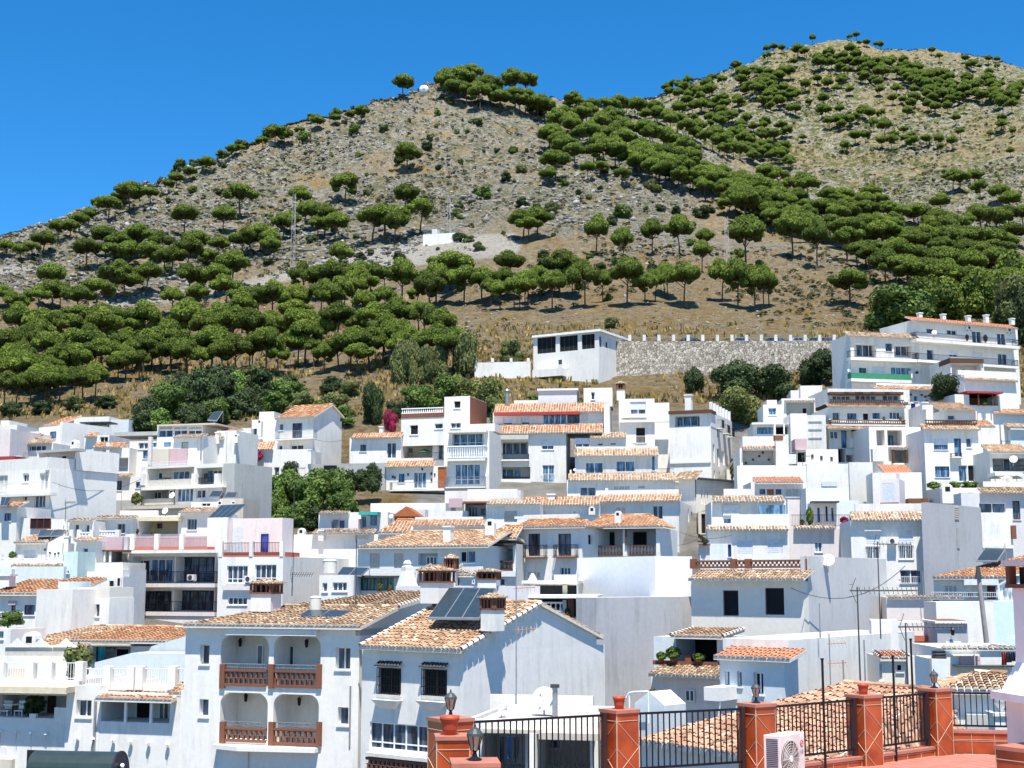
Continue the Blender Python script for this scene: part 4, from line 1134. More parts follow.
    # assemble ------------------------------------------------------------
    def done(s):
        for V in s.vols:
            mb = MB(); u0, u1, v0, v1, z0, z1 = V['u0'], V['u1'], V['v'], V['v'] + V['d'], V['z0'], V['z1']
            backs = []
            def face(holes, a0, a1, pl, flip=False):
                us = sorted({a0, a1} | {min(max(h[0], a0), a1) for h in holes} | {min(max(h[2], a0), a1) for h in holes})
                zs = sorted({z0, z1} | {min(max(h[1], z0), z1) for h in holes} | {min(max(h[3], z0), z1) for h in holes})
                for i in range(len(us) - 1):
                    for j in range(len(zs) - 1):
                        ca, cz = (us[i] + us[i + 1]) / 2, (zs[j] + zs[j + 1]) / 2
                        if us[i + 1] - us[i] < 1e-5 or zs[j + 1] - zs[j] < 1e-5: continue
                        if any(h[0] < ca < h[2] and h[1] < cz < h[3] for h in holes): continue
                        q = [pl(us[i], zs[j], 0), pl(us[i + 1], zs[j], 0), pl(us[i + 1], zs[j + 1], 0), pl(us[i], zs[j + 1], 0)]
                        mb.quad(*(q[::-1] if flip else q))
                for h in holes:
                    a, b, c, d_ = max(h[0], a0), max(h[1], z0), min(h[2], a1), min(h[3], z1); dp = h[4]
                    for (p, q) in (((a, b), (c, b)), ((c, b), (c, d_)), ((c, d_), (a, d_)), ((a, d_), (a, b))):
                        r_ = [pl(p[0], p[1], 0), pl(q[0], q[1], 0), pl(q[0], q[1], dp), pl(p[0], p[1], dp)]
                        mb.quad(*(r_ if flip else r_[::-1]))
                    if len(h) > 5 or dp > 1.2:
                        b_ = MB(); q = [pl(a, b, dp), pl(c, b, dp), pl(c, d_, dp), pl(a, d_, dp)]; b_.quad(*(q[::-1] if flip else q))
                        backs.append((b_, (h[6] if len(h) > 5 else None)))
            pr = lambda a, z, dp: (a, v0 + dp, z)
            face(V['F'], u0, u1, pr)
            face(V['R'], v0, v1, lambda a, z, dp: (u1 - dp, a, z))
            face(V['L'], v0, v1, lambda a, z, dp: (u0 + dp, a, z), True)
            mb.quad((u1, v1, z0), (u0, v1, z0), (u0, v1, z1), (u1, v1, z1))
            p = V['par']
            if p > 0 and (u1 - u0) > .6:
                t = .16; zi = z1 - p
                i0, i1, j0, j1 = u0 + t, u1 - t, v0 + t, v1 - t
                o4 = [(u0, v0, z1), (u1, v0, z1), (u1, v1, z1), (u0, v1, z1)]; i4 = [(i0, j0, z1), (i1, j0, z1), (i1, j1, z1), (i0, j1, z1)]
                f4 = [(i0, j0, zi), (i1, j0, zi), (i1, j1, zi), (i0, j1, zi)]
                for k in range(4):
                    k2 = (k + 1) % 4; mb.quad(o4[k], o4[k2], i4[k2], i4[k]); mb.quad(i4[k], i4[k2], f4[k2], f4[k])
                rt = MB(); rt.quad(*f4); rt.build('flat_roof', WALLS['rooftop'], s.e)
            else: rt = MB(); rt.quad((u0, v0, z1), (u1, v0, z1), (u1, v1, z1), (u0, v1, z1)); rt.build('flat_roof', WALLS['rooftop'], s.e)
            nm = V['name']
            mb.build(nm, WALLS[V['m']], s.e)
            for b_, mm in backs:
                b_.build('inner_wall' if mm else 'dark_room', WALLS[mm] if mm else VOID, s.e)

# ---------------------------------------------------------------- loose things on the houses
def dish(h, x, y, dpx, label, v=-.3, stand=True, yaw=0):
    u, z = h.uz(x, y, v); c = h.world(u, v, z)
    r_ = dpx / CR[2] * c.y / FPX / 2
    e = empty('satellite_dish', c, 0, label, 'satellite dish')
    mb = MB(); f = Vector((-.35 + yaw, -.85, .42)).normalized(); a = f.orthogonal().normalized(); b = f.cross(a)
    rings = 5; n = 18; vs = []; fs = []
    for side in (0, .02):
        for k in range(rings + 1):
            rr = r_ * k / rings
            for i in range(n):
                t = 2 * math.pi * i / n; vs.append(a * math.cos(t) * rr + b * math.sin(t) * rr + f * (rr * rr / r_ * .28 - side))
    S = (rings + 1) * n
    for o_ in (0, S):
        for k in range(rings):
            for i in range(n): fs.append((o_ + k * n + i, o_ + k * n + (i + 1) % n, o_ + (k + 1) * n + (i + 1) % n, o_ + (k + 1) * n + i))
    for i in range(n): fs.append((rings * n + i, rings * n + (i + 1) % n, S + rings * n + (i + 1) % n, S + rings * n + i))
    mb.add(vs, fs); mb.build('reflector', FRAMEW, e, True)
    m2 = MB(); m2.cyl(f * -.02 - Vector((0, 0, r_ * .9)) * 0 , f * r_ * .9 - b * 0, .02, n=6); m2.cyl(f * r_ * .9, f * r_ * 1.02, .05, n=6)
    m2.build('feed_arm', GREYM, e)
    m3 = MB(); m3.cyl(-f * .03, Vector((0, .15, -.1)), .03, n=6); m3.cyl(Vector((0, .15, -.1)), Vector((0, .15, -r_ - .3)), .03, n=6); m3.build('bracket', GREYM, e)
def ac(h, x, y, wpx, label, v=-.35):
    u, z = h.uz(x, y, v); c = h.world(u, v, z); w_ = max(.7, wpx / CR[2] * c.y / FPX)
    e = empty('air_conditioner', c, h.rz, label, 'air conditioner')
    mb = MB(); hh = w_ * .72; mb.box(-w_ / 2, 0, 0, w_ / 2, .3, hh); mb.build('casing', FRAMEW, e)
    g = MB(); g.cyl((-w_ * .1, -.012, hh / 2), (-w_ * .1, 0, hh / 2), hh * .38, n=14); g.build('fan_grille', DARKGREY, e)
    b = MB(); b.box(-w_ * .4, .02, -.12, -w_ * .35, .32, 0); b.box(w_ * .35, .02, -.12, w_ * .4, .32, 0); b.build('bracket', GREYM, e)
def antenna(base, hgt, label, yagi=1.0, dirx=1.0, n=9, col=None, gridz=None):
    col = col or (DARKGREY if yagi else None)
    """mast with a yagi boom"""
    e = empty('antenna', base, 0, label, 'antenna')
    m = MB(); m.cyl((0, 0, 0), (0, 0, hgt), .03, .022, 6); m.build('mast', col or GREYM, e)
    if yagi:
        b = MB(); z = hgt - .12; L = yagi
        b.cyl((-L * .12 * dirx, 0, z), (L * dirx, .1 * L, z), .026 if L > 1.4 else .012, n=5)
        for i in range(n):
            t = L * (.05 + .93 * i / (n - 1)) * dirx; hl = .18 if i else .3
            b.cyl((t - .03, .1 * abs(t) - hl, z - .11), (t + .03, .1 * abs(t) + hl, z + .11), .014, n=4)
        for sg in (-1, 1): b.cyl((-L * .1 * dirx, 0, z), (-L * .02 * dirx, 0, z + sg * .42), .012, n=4); b.cyl((-L * .1 * dirx, -.25, z + sg * .2), (-L * .1 * dirx, .25, z + sg * .2), .009, n=4)
        b.build('boom', col or GREYM, e)
    return e
def gridantenna(base, hgt, label):
    e = empty('antenna', base, 0, label, 'antenna'); col = plain('rusty_wire', (.35, .18, .10), .8)
    m = MB(); m.cyl((0, 0, 0), (0, 0, hgt), .025, n=6); m.build('mast', GREYM, e)
    b = MB()
    for zf in (.55, .85):
        z = hgt * zf; b.cyl((-.1, 0, z), (.75, 0, z + .05), .015, n=5)
        for i in range(5):
            t = .08 + .16 * i; b.cyl((t, -.2, z - .12), (t, .2, z + .14), .012, n=4)
    b.build('elements', col, e)
def solar(h, pts, label, tank=None, frame=True, n=2, v0=0, v1=1.6, name='rooftop_solar_array', cat='solar panel'):
    """tilted collector: pts = lower-left, lower-right pixels at depth v0; upper-right, upper-left at v1"""
    (x0, y0), (x1, y1), (x2, y2), (x3, y3) = pts
    L = []
    for (x, y), v in (((x0, y0), v0), ((x1, y1), v0), ((x2, y2), v1), ((x3, y3), v1)):
        u, z = h.uz(x, y, v); L.append(h.world(u, v, z))
    c = (L[0] + L[1]) / 2
    e = empty(name, c, 0, label, cat)
    q = [p - c for p in L]; dn = Vector((0, 0, -.09))
    fr = MB(); fr.box8([q[0] + dn, q[1] + dn, q[2] + dn, q[3] + dn, q[0], q[1], q[2], q[3]]); fr.build('frame', GREYM, e)
    up = Vector((0, 0, .012))
    for i in range(n):
        g = MB(); a, b = (i + .04) / n, (i + .96) / n
        A, B, C, D = q[0].lerp(q[1], a), q[0].lerp(q[1], b), q[3].lerp(q[2], b), q[3].lerp(q[2], a)
        A, D = A.lerp(D, .03), D.lerp(A, .03); B, C = B.lerp(C, .03), C.lerp(B, .03)
        g.box8([A, B, C, D, A + up, B + up, C + up, D + up]); g.build('collector', COLLECT, e)
    for p in (q[2], q[3]): lg = MB(); lg.cyl(p + dn, Vector((p.x, p.y, min(q[0].z, q[1].z) - .05)), .025, n=5); lg.build('support', GREYM, e)
    if tank:
        tm = MB(); a = q[3].lerp(q[2], .02) + Vector((0, .25, .05)); b = q[3].lerp(q[2], .98) + Vector((0, .25, .05)); tm.cyl(a, b, tank, n=14); tm.build('tank', FRAMEW, e, False)
COLLECT = plain('solar_collector', (.030, .045, .055), .25, 0, .5, .15)
def tank(h, x, yb, wpx, hpx, label, v=1.0):
    u, z = h.uz(x, yb, v); c = h.world(u, v, z); k = c.y / FPX / CR[2]; r_ = wpx * k / 2; hh = hpx * k
    e = empty('water_tank', c, 0, label, 'water tank')
    mb = MB(); mb.lathe((0, 0, 0), [(r_, 0), (r_, hh * .86)], 18); mb.build('body', WALLS['cream'], e)
    l = MB(); l.lathe((0, 0, hh * .86), [(r_ * 1.05, 0), (r_ * 1.05, hh * .05), (r_ * .5, hh * .14)], 18); l.build('lid', FRAMEW, e)
def plant(h, x, yb, wpx, hpx, label, v=-.3, mat=None, pot=True, i=0):
    u, z = h.uz(x, yb, v); c = h.world(u, v, z); k = c.y / FPX / CR[2]; s_ = wpx * k; hh = hpx * k
    e = empty('potted_plant', c, 0, label, 'plant')
    ph = min(.3, hh * .3)
    cm, tm = bushmesh(mat or LEAF, i, 1.0, 500, .06)
    f = bpy.data.objects.new('foliage', cm); COL.objects.link(f); f.parent = e; f.scale = (s_, s_, (hh - ph) / .8); f.location = (0, 0, ph - .08 * hh)
    p = MB(); p.lathe((0, 0, 0), [(.12, 0), (.17, ph), (.15, ph)], 10); p.build('pot', TERRA, e)
def umbrella(h, x, yt, wpx, hpx, label, col, v=-.8):
    u, z = h.uz(x, yt, v); c = h.world(u, v, z); k = c.y / FPX / CR[2]; r_ = wpx * k / 2; hh = hpx * k
    base = c - Vector((0, 0, hh)); e = empty('parasol', base, 0, label, 'parasol')
    mb = MB(); mb.lathe((0, 0, hh - r_ * .42), [(r_, 0), (r_ * .55, r_ * .25), (.03, r_ * .42)], 8); mb.build('canopy', col, e)
    p = MB(); p.cyl((0, 0, 0), (0, 0, hh + .05), .025, n=6); p.build('pole', GREYM, e)
def laundry(h, x0, x1, yt, yb, label, mats, v=-.3):
    a = h.uz(x0, yt, v); b = h.uz(x1, yb, v); c = h.world(a[0], v, b[1]); e = empty('laundry', c, h.rz, label, 'laundry')
    W = b[0] - a[0]; H = a[1] - b[1]; n = len(mats)
    l = MB(); l.cyl((0, 0, H), (W, 0, H), .01, n=4); l.build('line', GREYM, e)
    for i, m in enumerate(mats):
        mb = MB(); x = W * (i + .08) / n; w_ = W / n * .8; hh = H * random.uniform(.65, 1); vs = []; fs = []
        nx, nz = 6, 3
        for j in range(nz + 1):
            for k in range(nx + 1):
                vs.append((x + w_ * k / nx, math.sin(k * 1.7 + i) * .05 * (j + .3), H - hh * j / nz - (abs(math.sin(k + i)) * .04 if j == nz else 0)))
        for j in range(nz):
            for k in range(nx): fs.append((j * (nx + 1) + k, j * (nx + 1) + k + 1, (j + 1) * (nx + 1) + k + 1, (j + 1) * (nx + 1) + k))
        o_ = len(vs); vs2 = vs + [(p[0], p[1] + .015, p[2]) for p in vs]; fs2 = fs + [tuple(i_ + o_ for i_ in f[::-1]) for f in fs]
        mb.add(vs2, fs2); mb.build('garment', m, e)
def table_set(h, x, yb, wpx, label, v=.8, col=None):
    u, z = h.uz(x, yb, v); c = h.world(u, v, z); e = empty('patio_table', c, h.rz, label, 'table')
    t = MB(); t.cyl((0, 0, .70), (0, 0, .74), .5, n=14); t.build('table_top', col or DARKGREY, e)
    l = MB(); l.cyl((0, 0, 0), (0, 0, .70), .04, n=6); l.build('leg', DARKGREY, e)
    g = MB()
def chair(h, x, yb, label, v=.8, col=None, rz=0, grp=None):
    u, z = h.uz(x, yb, v); c = h.world(u, v, z); e = empty('patio_chair', c, h.rz + rz, label, 'chair', grp); m = col or DARKGREY
    t = MB(); t.box(-.24, -.24, .42, .24, .24, .46); t.build('seat', m, e)
    t = MB(); t.box(-.24, .20, .5, .24, .24, .92); t.build('backrest', m, e)
    for sx in (-1, 1):
        for sy in (-1, 1):
            t = MB(); t.box(sx * .21 - .02, sy * .21 - .02, 0, sx * .21 + .02, sy * .21 + .02, .42); t.build('leg', m, e)
WH = 'white_house'
def H(name, label, x0, x1, Y, yref, rot=.3, **k):
    """rot = how much nearer the right end is than the left, per metre of width"""
    wpx = (x1 - x0) / CR[2]
    W = wpx * Y / FPX
    return House(name, label, x0, x1, Y + rot * W / 2, Y - rot * W / 2, yref, **k)

# ============ hillside: white building, stone wall, cars =================
crop(460, 300, 5.12)
h = House('hillside_building', 'white flat roofed hillside building with three wide dark windows left of the stone wall', 375, 710, 188, 183, 180, cat='building')
h.vol(375, 710, 172, None, d=9)
h.win(395, 195, 490, 268, n=4, glass=VOID, col=DARKGREY, sill=False); h.win(510, 187, 603, 257, n=4, glass=VOID, col=DARKGREY, sill=False); h.win(623, 178, 690, 247, n=3, glass=VOID, col=DARKGREY, sill=False)
h.win(714, 182, 727, 243, 'w', 'R', n=1, glass=VOID); h.win(745, 212, 758, 248, 'w', 'R', n=1, glass=VOID)
h.slab(368, 718, 165, 176, -.35, 9.2, FRAMEW, 'roof_slab', vp=-.35)
h.slab(370, 520, 352, 392, -1.4, -.02, 'white', 'ramp_wall', vp=-1.4)
h.win(503, 305, 526, 332, 'w', n=1, v=-.04, glass=DARKGREY)
h.done()
h = House('garden_wall', 'white boundary wall with short posts left of the hillside building', 75, 360, 187, 186, 330, cat='wall')
h.vol(75, 360, 318, None, d=.3, par=0); h.posts([80, 167, 262, 350], 298, 320, .35, .15); h.done()
def stonewall():
    crop(0, 0, 1)
    m, nt, b = newmat('rubble_stone')
    g = N(nt, 'ShaderNodeNewGeometry'); vo = N(nt, 'ShaderNodeTexVoronoi', i_Scale=2.9); nt.links.new(g.outputs['Position'], vo.inputs['Vector'])
    sx = N(nt, 'ShaderNodeSeparateColor'); nt.links.new(vo.outputs['Color'], sx.inputs[0])
    r = ramp(nt, [(0, (.26, .22, .17)), (.5, (.42, .37, .30)), (1, (.60, .55, .47))]); nt.links.new(sx.outputs[0], r.inputs[0])
    v2 = N(nt, 'ShaderNodeTexVoronoi', feature='DISTANCE_TO_EDGE', i_Scale=2.9); nt.links.new(g.outputs['Position'], v2.inputs['Vector'])
    r2 = ramp(nt, [(0, (.35, .33, .3)), (.09, (1, 1, 1))]); nt.links.new(v2.outputs[0], r2.inputs[0])
    c = mixc(nt, r.outputs[0], r2.outputs[0], .9, 'MULTIPLY'); nt.links.new(c, b.inputs['Base Color']); b.inputs['Roughness'].default_value = .95
    bp = N(nt, 'ShaderNodeBump', i_Strength=.8, i_Distance=.15); nt.links.new(r2.outputs[0], bp.inputs['Height']); nt.links.new(bp.outputs[0], b.inputs['Normal'])
    WALLS['stone'] = m
    h = House('stone_wall', 'long rubble stone retaining wall topped by white posts and a rail', 612, 842, 187.5, 187, 350, cat='wall', m='stone')
    h.vol(612, 842, 341, None, d=1.2, par=0)
    h.posts([615 + 14.6 * i for i in range(16)], 335, 341, .42, .4, 'old')
    h.slab(612, 842, 337.4, 337.8, .3, .4, GREYM, 'rail', vp=.3)
    h.done()
    CARC = [((.35, .36, .38), 'silver grey'), ((.03, .03, .035), 'black'), ((.6, .6, .6), 'pale'), ((.05, .08, .15), 'dark blue'), ((.3, .03, .03), 'dark red')]
    for i, (x, ci) in enumerate([(690, 1), (742, 0), (775, 3), (800, 2), (818, 1), (833, 4)]):
        p = P(x, 341, 190); p.z = h.world(0, 0, h.vols[0]['z1']).z - .55
        e = empty('parked_car', p, random.uniform(-.05, .05), CARC[ci][1] + ' car parked behind the stone wall posts, ' + ['leftmost', 'second from left', 'third from left', 'fourth from left', 'next to the rightmost', 'rightmost'][i], 'car', 'cars parked behind the stone wall')
        mt = plain('car_paint_%d' % ci, CARC[ci][0], .25, .3, .6)
        b = MB(); pr = [(-2.1, .35), (-2.1, .8), (-1.5, .95), (-1.0, 1.4), (.6, 1.42), (1.25, .98), (2.0, .85), (2.1, .4)]
        n = len(pr); b.add([(a, -.85, z) for a, z in pr] + [(a, .85, z) for a, z in pr], [tuple(range(n)), tuple(range(2 * n - 1, n - 1, -1))] + [(k, n + k, n + (k + 1) % n, (k + 1) % n) for k in range(n)]); b.build('body', mt, e)
        g_ = MB(); g_.add([(-1.25, -.862, .95), (1.05, -.862, .98), (.55, -.862, 1.35), (-.95, -.862, 1.33)], [(0, 1, 2, 3)]); g_.build('side_window', GLASS, e)
        for a in (-1.35, 1.35):
            for sy in (-.8, .8):
                w_ = MB(); w_.cyl((a, sy - .1, .32), (a, sy + .1, .32), .32, n=12); w_.build('wheel', DARKGREY, e)
stonewall()
# summit and slope furniture
def lattice(px, yb, yt, label, wd=1.0):
    p = pick(px, yb); hgt = (yb - yt) * p.y / FPX
    e = empty('lattice_mast', p, 0, label, 'mast'); mb = MB(); hw = wd / 2
    for sx, sy in ((-1, -1), (1, -1), (0, 1)): mb.cyl((sx * hw, sy * hw, -1), (sx * hw * .6, sy * hw * .6, hgt), .035, n=4)
    n = max(4, int(hgt / 1.5))
    for i in range(n):
        z0, z1 = hgt * i / n, hgt * (i + 1) / n; k = hw * (1 - .4 * i / n)
        mb.cyl((-k, -k, z0), (k, -k, z1), .02, n=4); mb.cyl((k, -k, z0), (0, k, z1), .02, n=4); mb.cyl((0, k, z0), (-k, -k, z1), .02, n=4)
    mb.build('lattice', plain('mast_paint', (.42, .40, .40), .6), e)
    return e, hgt
lattice(293, 268, 190, 'tall thin grey lattice mast on the left slope')
lattice(449, 238, 196, 'lattice mast with aerials inside the fenced white station')
lattice(727, 275, 214, 'lattice pylon above the right end of the slim pine row')
lattice(466, 77, 58, 'thin mast on the first summit skyline', .5)
p = pick(424, 94); e = empty('dome', p, 0, 'small white dome on the first summit', 'dome')
mb = MB(); r_ = 1.9; mb.lathe((0, 0, -1), [(r_ * .9, 0), (r_ * .9, 2), (r_ * 1.0, 2.6), (r_ * .92, 3.4), (r_ * .6, 4.2), (.05, 4.6)], 16); mb.build('shell', FRAMEW, e, True); mb = MB(); mb.box(-.5, -r_ - .1, 0, .5, -r_ + .4, 1.6); mb.build('door', GREYM, e)
h = House('relay_station', 'white walled relay station platform on the slope below the first summit', 423, 459, 308, 306, 240, cat='station')
h.vol(423, 459, 233.5, None, d=6, par=.3); h.railg('fence', [((0, .1), (h.W, .1))], h.vols[0]['z1'], h.vols[0]['z1'] + 1.9, 'grey'); h.slab(432, 437, 229, 234, 1.5, 3.5, 'white', 'cabinet', vp=1.5); h.done()

# ============ upper right =================================================
crop(864, 300, 6.4)
h = House('apartment_block', 'long white apartment block with orange roof edge and two long balconies, highest building at right', 330, 980, 165, 170.7, 140, cat='apartments')
h.vol(330, 980, 150, None, d=7, par=0)
h.win(400, 180, 446, 216); h.win(530, 190, 594, 226); h.win(690, 197, 755, 278); h.win(850, 211, 910, 290); h.win(402, 316, 448, 385); h.win(545, 322, 600, 365, 'half'); h.win(698, 332, 760, 398, 'blind'); h.win(855, 342, 920, 418)
h.balc(335, 992, 228, 270, 1.2, 'iron', .35); h.balc(345, 990, 362, 402, 1.2, 'iron', .3)
h.roof(322, 986, 158, None, 1.2, .6, tone='red', rise=.75, th=.1, fill=False)
for x, a, b in ((355, 82, 118), (505, 90, 130), (665, 100, 140), (780, 95, 150), (945, 118, 160)): h.chim(x, a, b, .5, 2)
h.done(); ac(h, 678, 190, 26, 'air conditioner under the roof edge of the highest apartment block'); ac(h, 936, 205, 30, 'air conditioner at the right end wall of the highest apartment block')
dish(h, 450, 210, 34, 'white dish on the top balcony of the highest apartment block', -1)
plant(h, 778, 272, 34, 60, 'dark tall plant on the top balcony of the highest apartment block', -.6, DRK); plant(h, 660, 262, 30, 50, 'shrubby pot plant beside the balcony door of the highest block', -.6, DRK)
crop(830, 300, 4.515)
h = House('apartment_block', 'white apartment house with a green balcony screen left of the orange roofed block', 90, 402, 163, 165, 160, cat='apartments')
h.vol(90, 402, 160, None, d=5); h.vol(402, 472, 285, None, v=.5, d=5, m='grey')  # grey of the right wing puts its shade into the wall colour
h.c = h.vols[0]
v = h.log(108, 195, 210, 262, 1.2, 'white'); h.win(115, 202, 203, 258, 'w', v=v, n=3); h.win(250, 196, 281, 232, col=BROWN); v = h.log(288, 203, 374, 262, 1.2, 'white'); h.win(292, 208, 370, 255, v=v)
h.win(130, 303, 168, 342); h.win(190, 300, 245, 350, 'blind'); h.win(275, 302, 370, 352, n=4, glass=GLASSB)
h.balc(92, 402, 232, 262, 1.0, 'iron', .35); h.balc(95, 368, 332, 358, 1.0, 'green', .35)
h.ev(85, 405, 168, 150, 'old'); h.slab(365, 372, 320, 352, -.5, .2, 'white', 'pillar'); h.done()
plant(h, 390, 340, 30, 36, 'bushy plant at the right end of the green balcony', .2, DRK); dish(h, 88, 318, 16, 'dish on the left wall of the green balcony house', -.4)
crop(864, 300, 6.4)
h = H(WH, 'small white house with a brown shaded roof terrace in front of the long apartment block', 550, 765, 158, 390, -.1)
h.vol(550, 765, 370, None, d=6, par=.1); v = h.log(560, 405, 755, 520, 2, 'lilac'); h.win(480, 458, 500, 498, 'w', 'L', n=1); h.win(612, 440, 650, 500, v=v, glass=VOID); h.slab(550, 765, 372, 403, -.2, 3, BROWN, 'canopy', vp=-.2); h.done()
h = H(WH, 'white house with a thin tile strip below a sloping white parapet beside the dark bush', 640, 985, 156, 480, -.3)
h.vol(640, 985, 486, None, d=6); h.ev(655, 985, 515, 492, 'tan'); h.slab(600, 985, 455, 486, .6, .9, 'white', 'parapet', vp=.6); h.done()
bigbush('dark_bush', 'dense dark bush between white walls below the long apartment block', 'bush', 949, 402, 36, 30, DRK, 1, Y=152)
crop(864, 380, 6.4)
h = H(WH, 'white house with a pink awning over a dark red porch beside the dark bush', 580, 880, 150, 90, -.2)
h.vol(580, 880, 95, None, d=5, par=0); v = h.log(672, 88, 862, 165, 2.4, 'brickred'); h.slab(660, 890, 72, 84, -.8, 3, REDCL, 'awning', vp=-.8); h.posts([730, 820], 85, 165, .15, -.5, BROWN); h.done()
plant(h, 770, 165, 60, 36, 'yellow green plant under the pink awning', -.2, LEAF)
h = H(WH, 'white house with a blue door and wall pots under a tan tile strip', 80, 460, 156, 60, -.2)
h.vol(80, 460, 58, None, d=6, par=0); h.ev(75, 458, 62, 38, 'tan'); h.slab(78, 452, 24, 38, .5, .8, 'white', 'parapet', vp=.5); h.win(320, 100, 345, 138, glass=GLASSB); h.door(300, 150, 330, 190, BLUEP)
for x, y in ((282, 98), (300, 92), (370, 95), (395, 105), (415, 100), (290, 130), (405, 130)): h.slab(x - 6, x + 6, y - 5, y + 7, -.15, -.01, 'brickred', 'wall_pot', vp=-.1)
h.done()
h = H(WH, 'white house whose pale gable wall leans behind the small blue tiled house at far right', 735, 1024, 151, 170, -.2)
h.vol(735, 850, 165, None, d=6); h.vol(850, 1060, 212, None, v=-.5, d=6, m='blue'); h.ev(840, 1060, 218, 188, 'orange', v=-.5); h.c = h.vols[0]; h.done()
h = H(WH, 'stepped white house wall with a pipe at the right edge above the porch', 745, 1060, 144, 300, -.2)
h.vol(745, 935, 285, None, d=5); h.vol(935, 1060, 318, None, v=-.6, d=5, m='blue'); h.ev(930, 1060, 305, 280, 'tan', v=-.6); h.slab(868, 874, 285, 410, -.08, 0, GREYM, 'drainpipe', vp=-.08); h.done()
crop(730, 370, 6.4)
h = H('balcony_house', 'wide white house with two brown railed balconies stacked over tile strips', 630, 1148, 148, 250, -.1)
h.vol(630, 1120, 240, 380, d=8, par=0); h.vol(625, 1148, 122, 215, v=.9, d=7)
h.win(655, 165, 770, 195, n=4); h.win(800, 162, 935, 195, n=4); h.win(975, 162, 1080, 195, n=3); h.rail(640, 1140, 190, 213, 'balb', -.1)
for x in (700, 790, 860, 960, 1050): h.slab(x - 60, x + 60, 140, 156, 0, .9, BROWN, 'awning_fringe', vp=0)
h.c = h.vols[0]; h.ev(628, 1125, 236, 212, 'tan')
h.win(655, 270, 702, 322); h.win(748, 272, 815, 318); h.win(850, 274, 890, 322, glass=VOID); h.win(910, 270, 965, 316); h.win(1020, 268, 1090, 316, n=3)
h.balc(650, 1125, 318, 345, 1.0, 'balb', .2); h.ev(630, 1125, 378, 352, 'tan', v=-1)
h.vol(632, 893, 380, None, d=8, v=.05)
h.win(710, 386, 750, 500, glass=GLASSB, col=BLUEP); h.win(777, 380, 850, 430, n=2, col=DARKGREY); h.win(640, 392, 692, 440, glass=GLASSB, n=2); v = h.log(692, 502, 738, 590, 1.5); v = h.log(742, 545, 862, 590, 1.5, 'sand'); h.slab(750, 890, 440, 498, -.3, .04, 'white', 'terrace_wall'); h.slab(740, 890, 503, 542, -.2, .04, 'blue', 'terrace_wall')
h.c = h.vols[0]; h.done()
dish(h, 1128, 195, 22, 'dish on the right pillar of the brown railed balcony house', -1)
for x in (672, 985, 1090): plant(h, x, 320, 26, 26, 'flowering pot on the lower brown balcony, ' + {672: 'at its left end', 985: 'right of its middle', 1090: 'at its right end'}[x], -.6)
crop(864, 380, 6.4)
h = H(WH, 'narrow white house with an open stair landing and blue door over a brown tiled canopy', 30, 365, 143, 320, -.1)
h.vol(30, 362, 300, None, d=7, par=0); v = h.log(78, 320, 134, 420, 1.4, 'lilac'); v = h.log(148, 320, 245, 420, 1.4, 'cement'); h.win(155, 355, 186, 425, v=v, col=BLUEP, glass=GLASSB)
v = h.log(175, 445, 356, 532, 2.0, 'old'); h.ev(165, 358, 440, 424, 'old'); h.posts([185, 268, 350], 440, 532, .22, -.3, BROWN); h.roof(135, 312, 600, 545, 1.6, .4, v=-3, tone='red', fill=False); h.slab(55, 135, 440, 520, -.6, -.01, 'white', 'stair_wall'); h.slab(135, 312, 598, 720, -3, -.1, 'white', 'lean_to'); h.done()
h = H('large_white_house', 'large plain white house with a blue door and blue windows above green vines', 383, 745, 138, 330, -.06)
h.vol(383, 745, 318, None, d=9, par=0); h.win(445, 374, 538, 446, 'half', n=2, glass=GLASSB, col=BLUEP); h.win(575, 374, 625, 488, glass=GLASSB, col=BLUEP, n=1); h.win(653, 371, 690, 433, glass=GLASSB); h.win(453, 552, 548, 622, glass=GLASSB, n=2, col=BLUEP); h.win(605, 546, 663, 650, glass=GLASSB, n=1); h.win(664, 546, 712, 650, glass=VOID, n=1)
h.balc(560, 632, 468, 492, .5, 'iron', .1); h.ev(383, 742, 318, 283, 'tan')
h.vol(515, 722, 190, 262, v=2.5, d=5, par=0); h.win(536, 225, 582, 256); h.ev(505, 725, 192, 178, 'tan', v=2.5); h.roof(480, 695, 186, 148, 3, .2, v=4, tone='tan', fill=False)
h.rail(390, 725, 256, 283, 'wood', .3); h.vol(368, 515, 160, None, v=5.5, d=4, par=0); h.chim(383, 142, 190, .6, 5)
h.roof(735, 840, 300, 262, 1.5, .3, v=1, tone='orange', fill=False); h.c = h.vols[0]; h.done()
for i, (x, w_) in enumerate(((445, 110), (590, 90), (680, 110))): plant(h, x, 705, w_, 62, 'leafy green vine along the terrace foot of the large white house, ' + ['left clump', 'middle clump', 'right clump'][i], -1.5, LEAF, i=i)
h = H(WH, 'white terrace with two dark windows under the vines of the large white house', 490, 752, 131, 700, -.06)
h.vol(490, 752, 690, None, d=4); h.win(605, 722, 648, 760, n=1); h.win(665, 720, 700, 758, n=1); h.c['par'] = .5; h.done()
h = H(WH, 'house with a tiled roof over a dark railed porch at the right edge', 803, 1060, 134, 500, -.05)
h.vol(803, 1060, 455, None, d=8, par=0); v = h.log(820, 470, 1060, 585, 2.2, 'grey'); h.win(888, 505, 935, 580, v=v); h.roof(803, 1060, 462, 415, 1.6, .5, tone='tan'); h.rail(825, 1055, 545, 582, 'iron', -.1)
h.slab(840, 1015, 592, 612, -2.2, -.3, FRAMEW, 'awning', vp=-2.2); h.done(); dish(h, 957, 510, 50, 'large white dish in front of the dark porch at the right edge', -1)
h = H(WH, 'lilac walled house with a horizontal window under an old tile eave at the right edge', 600, 1060, 122, 740, -.05, m='lilac')
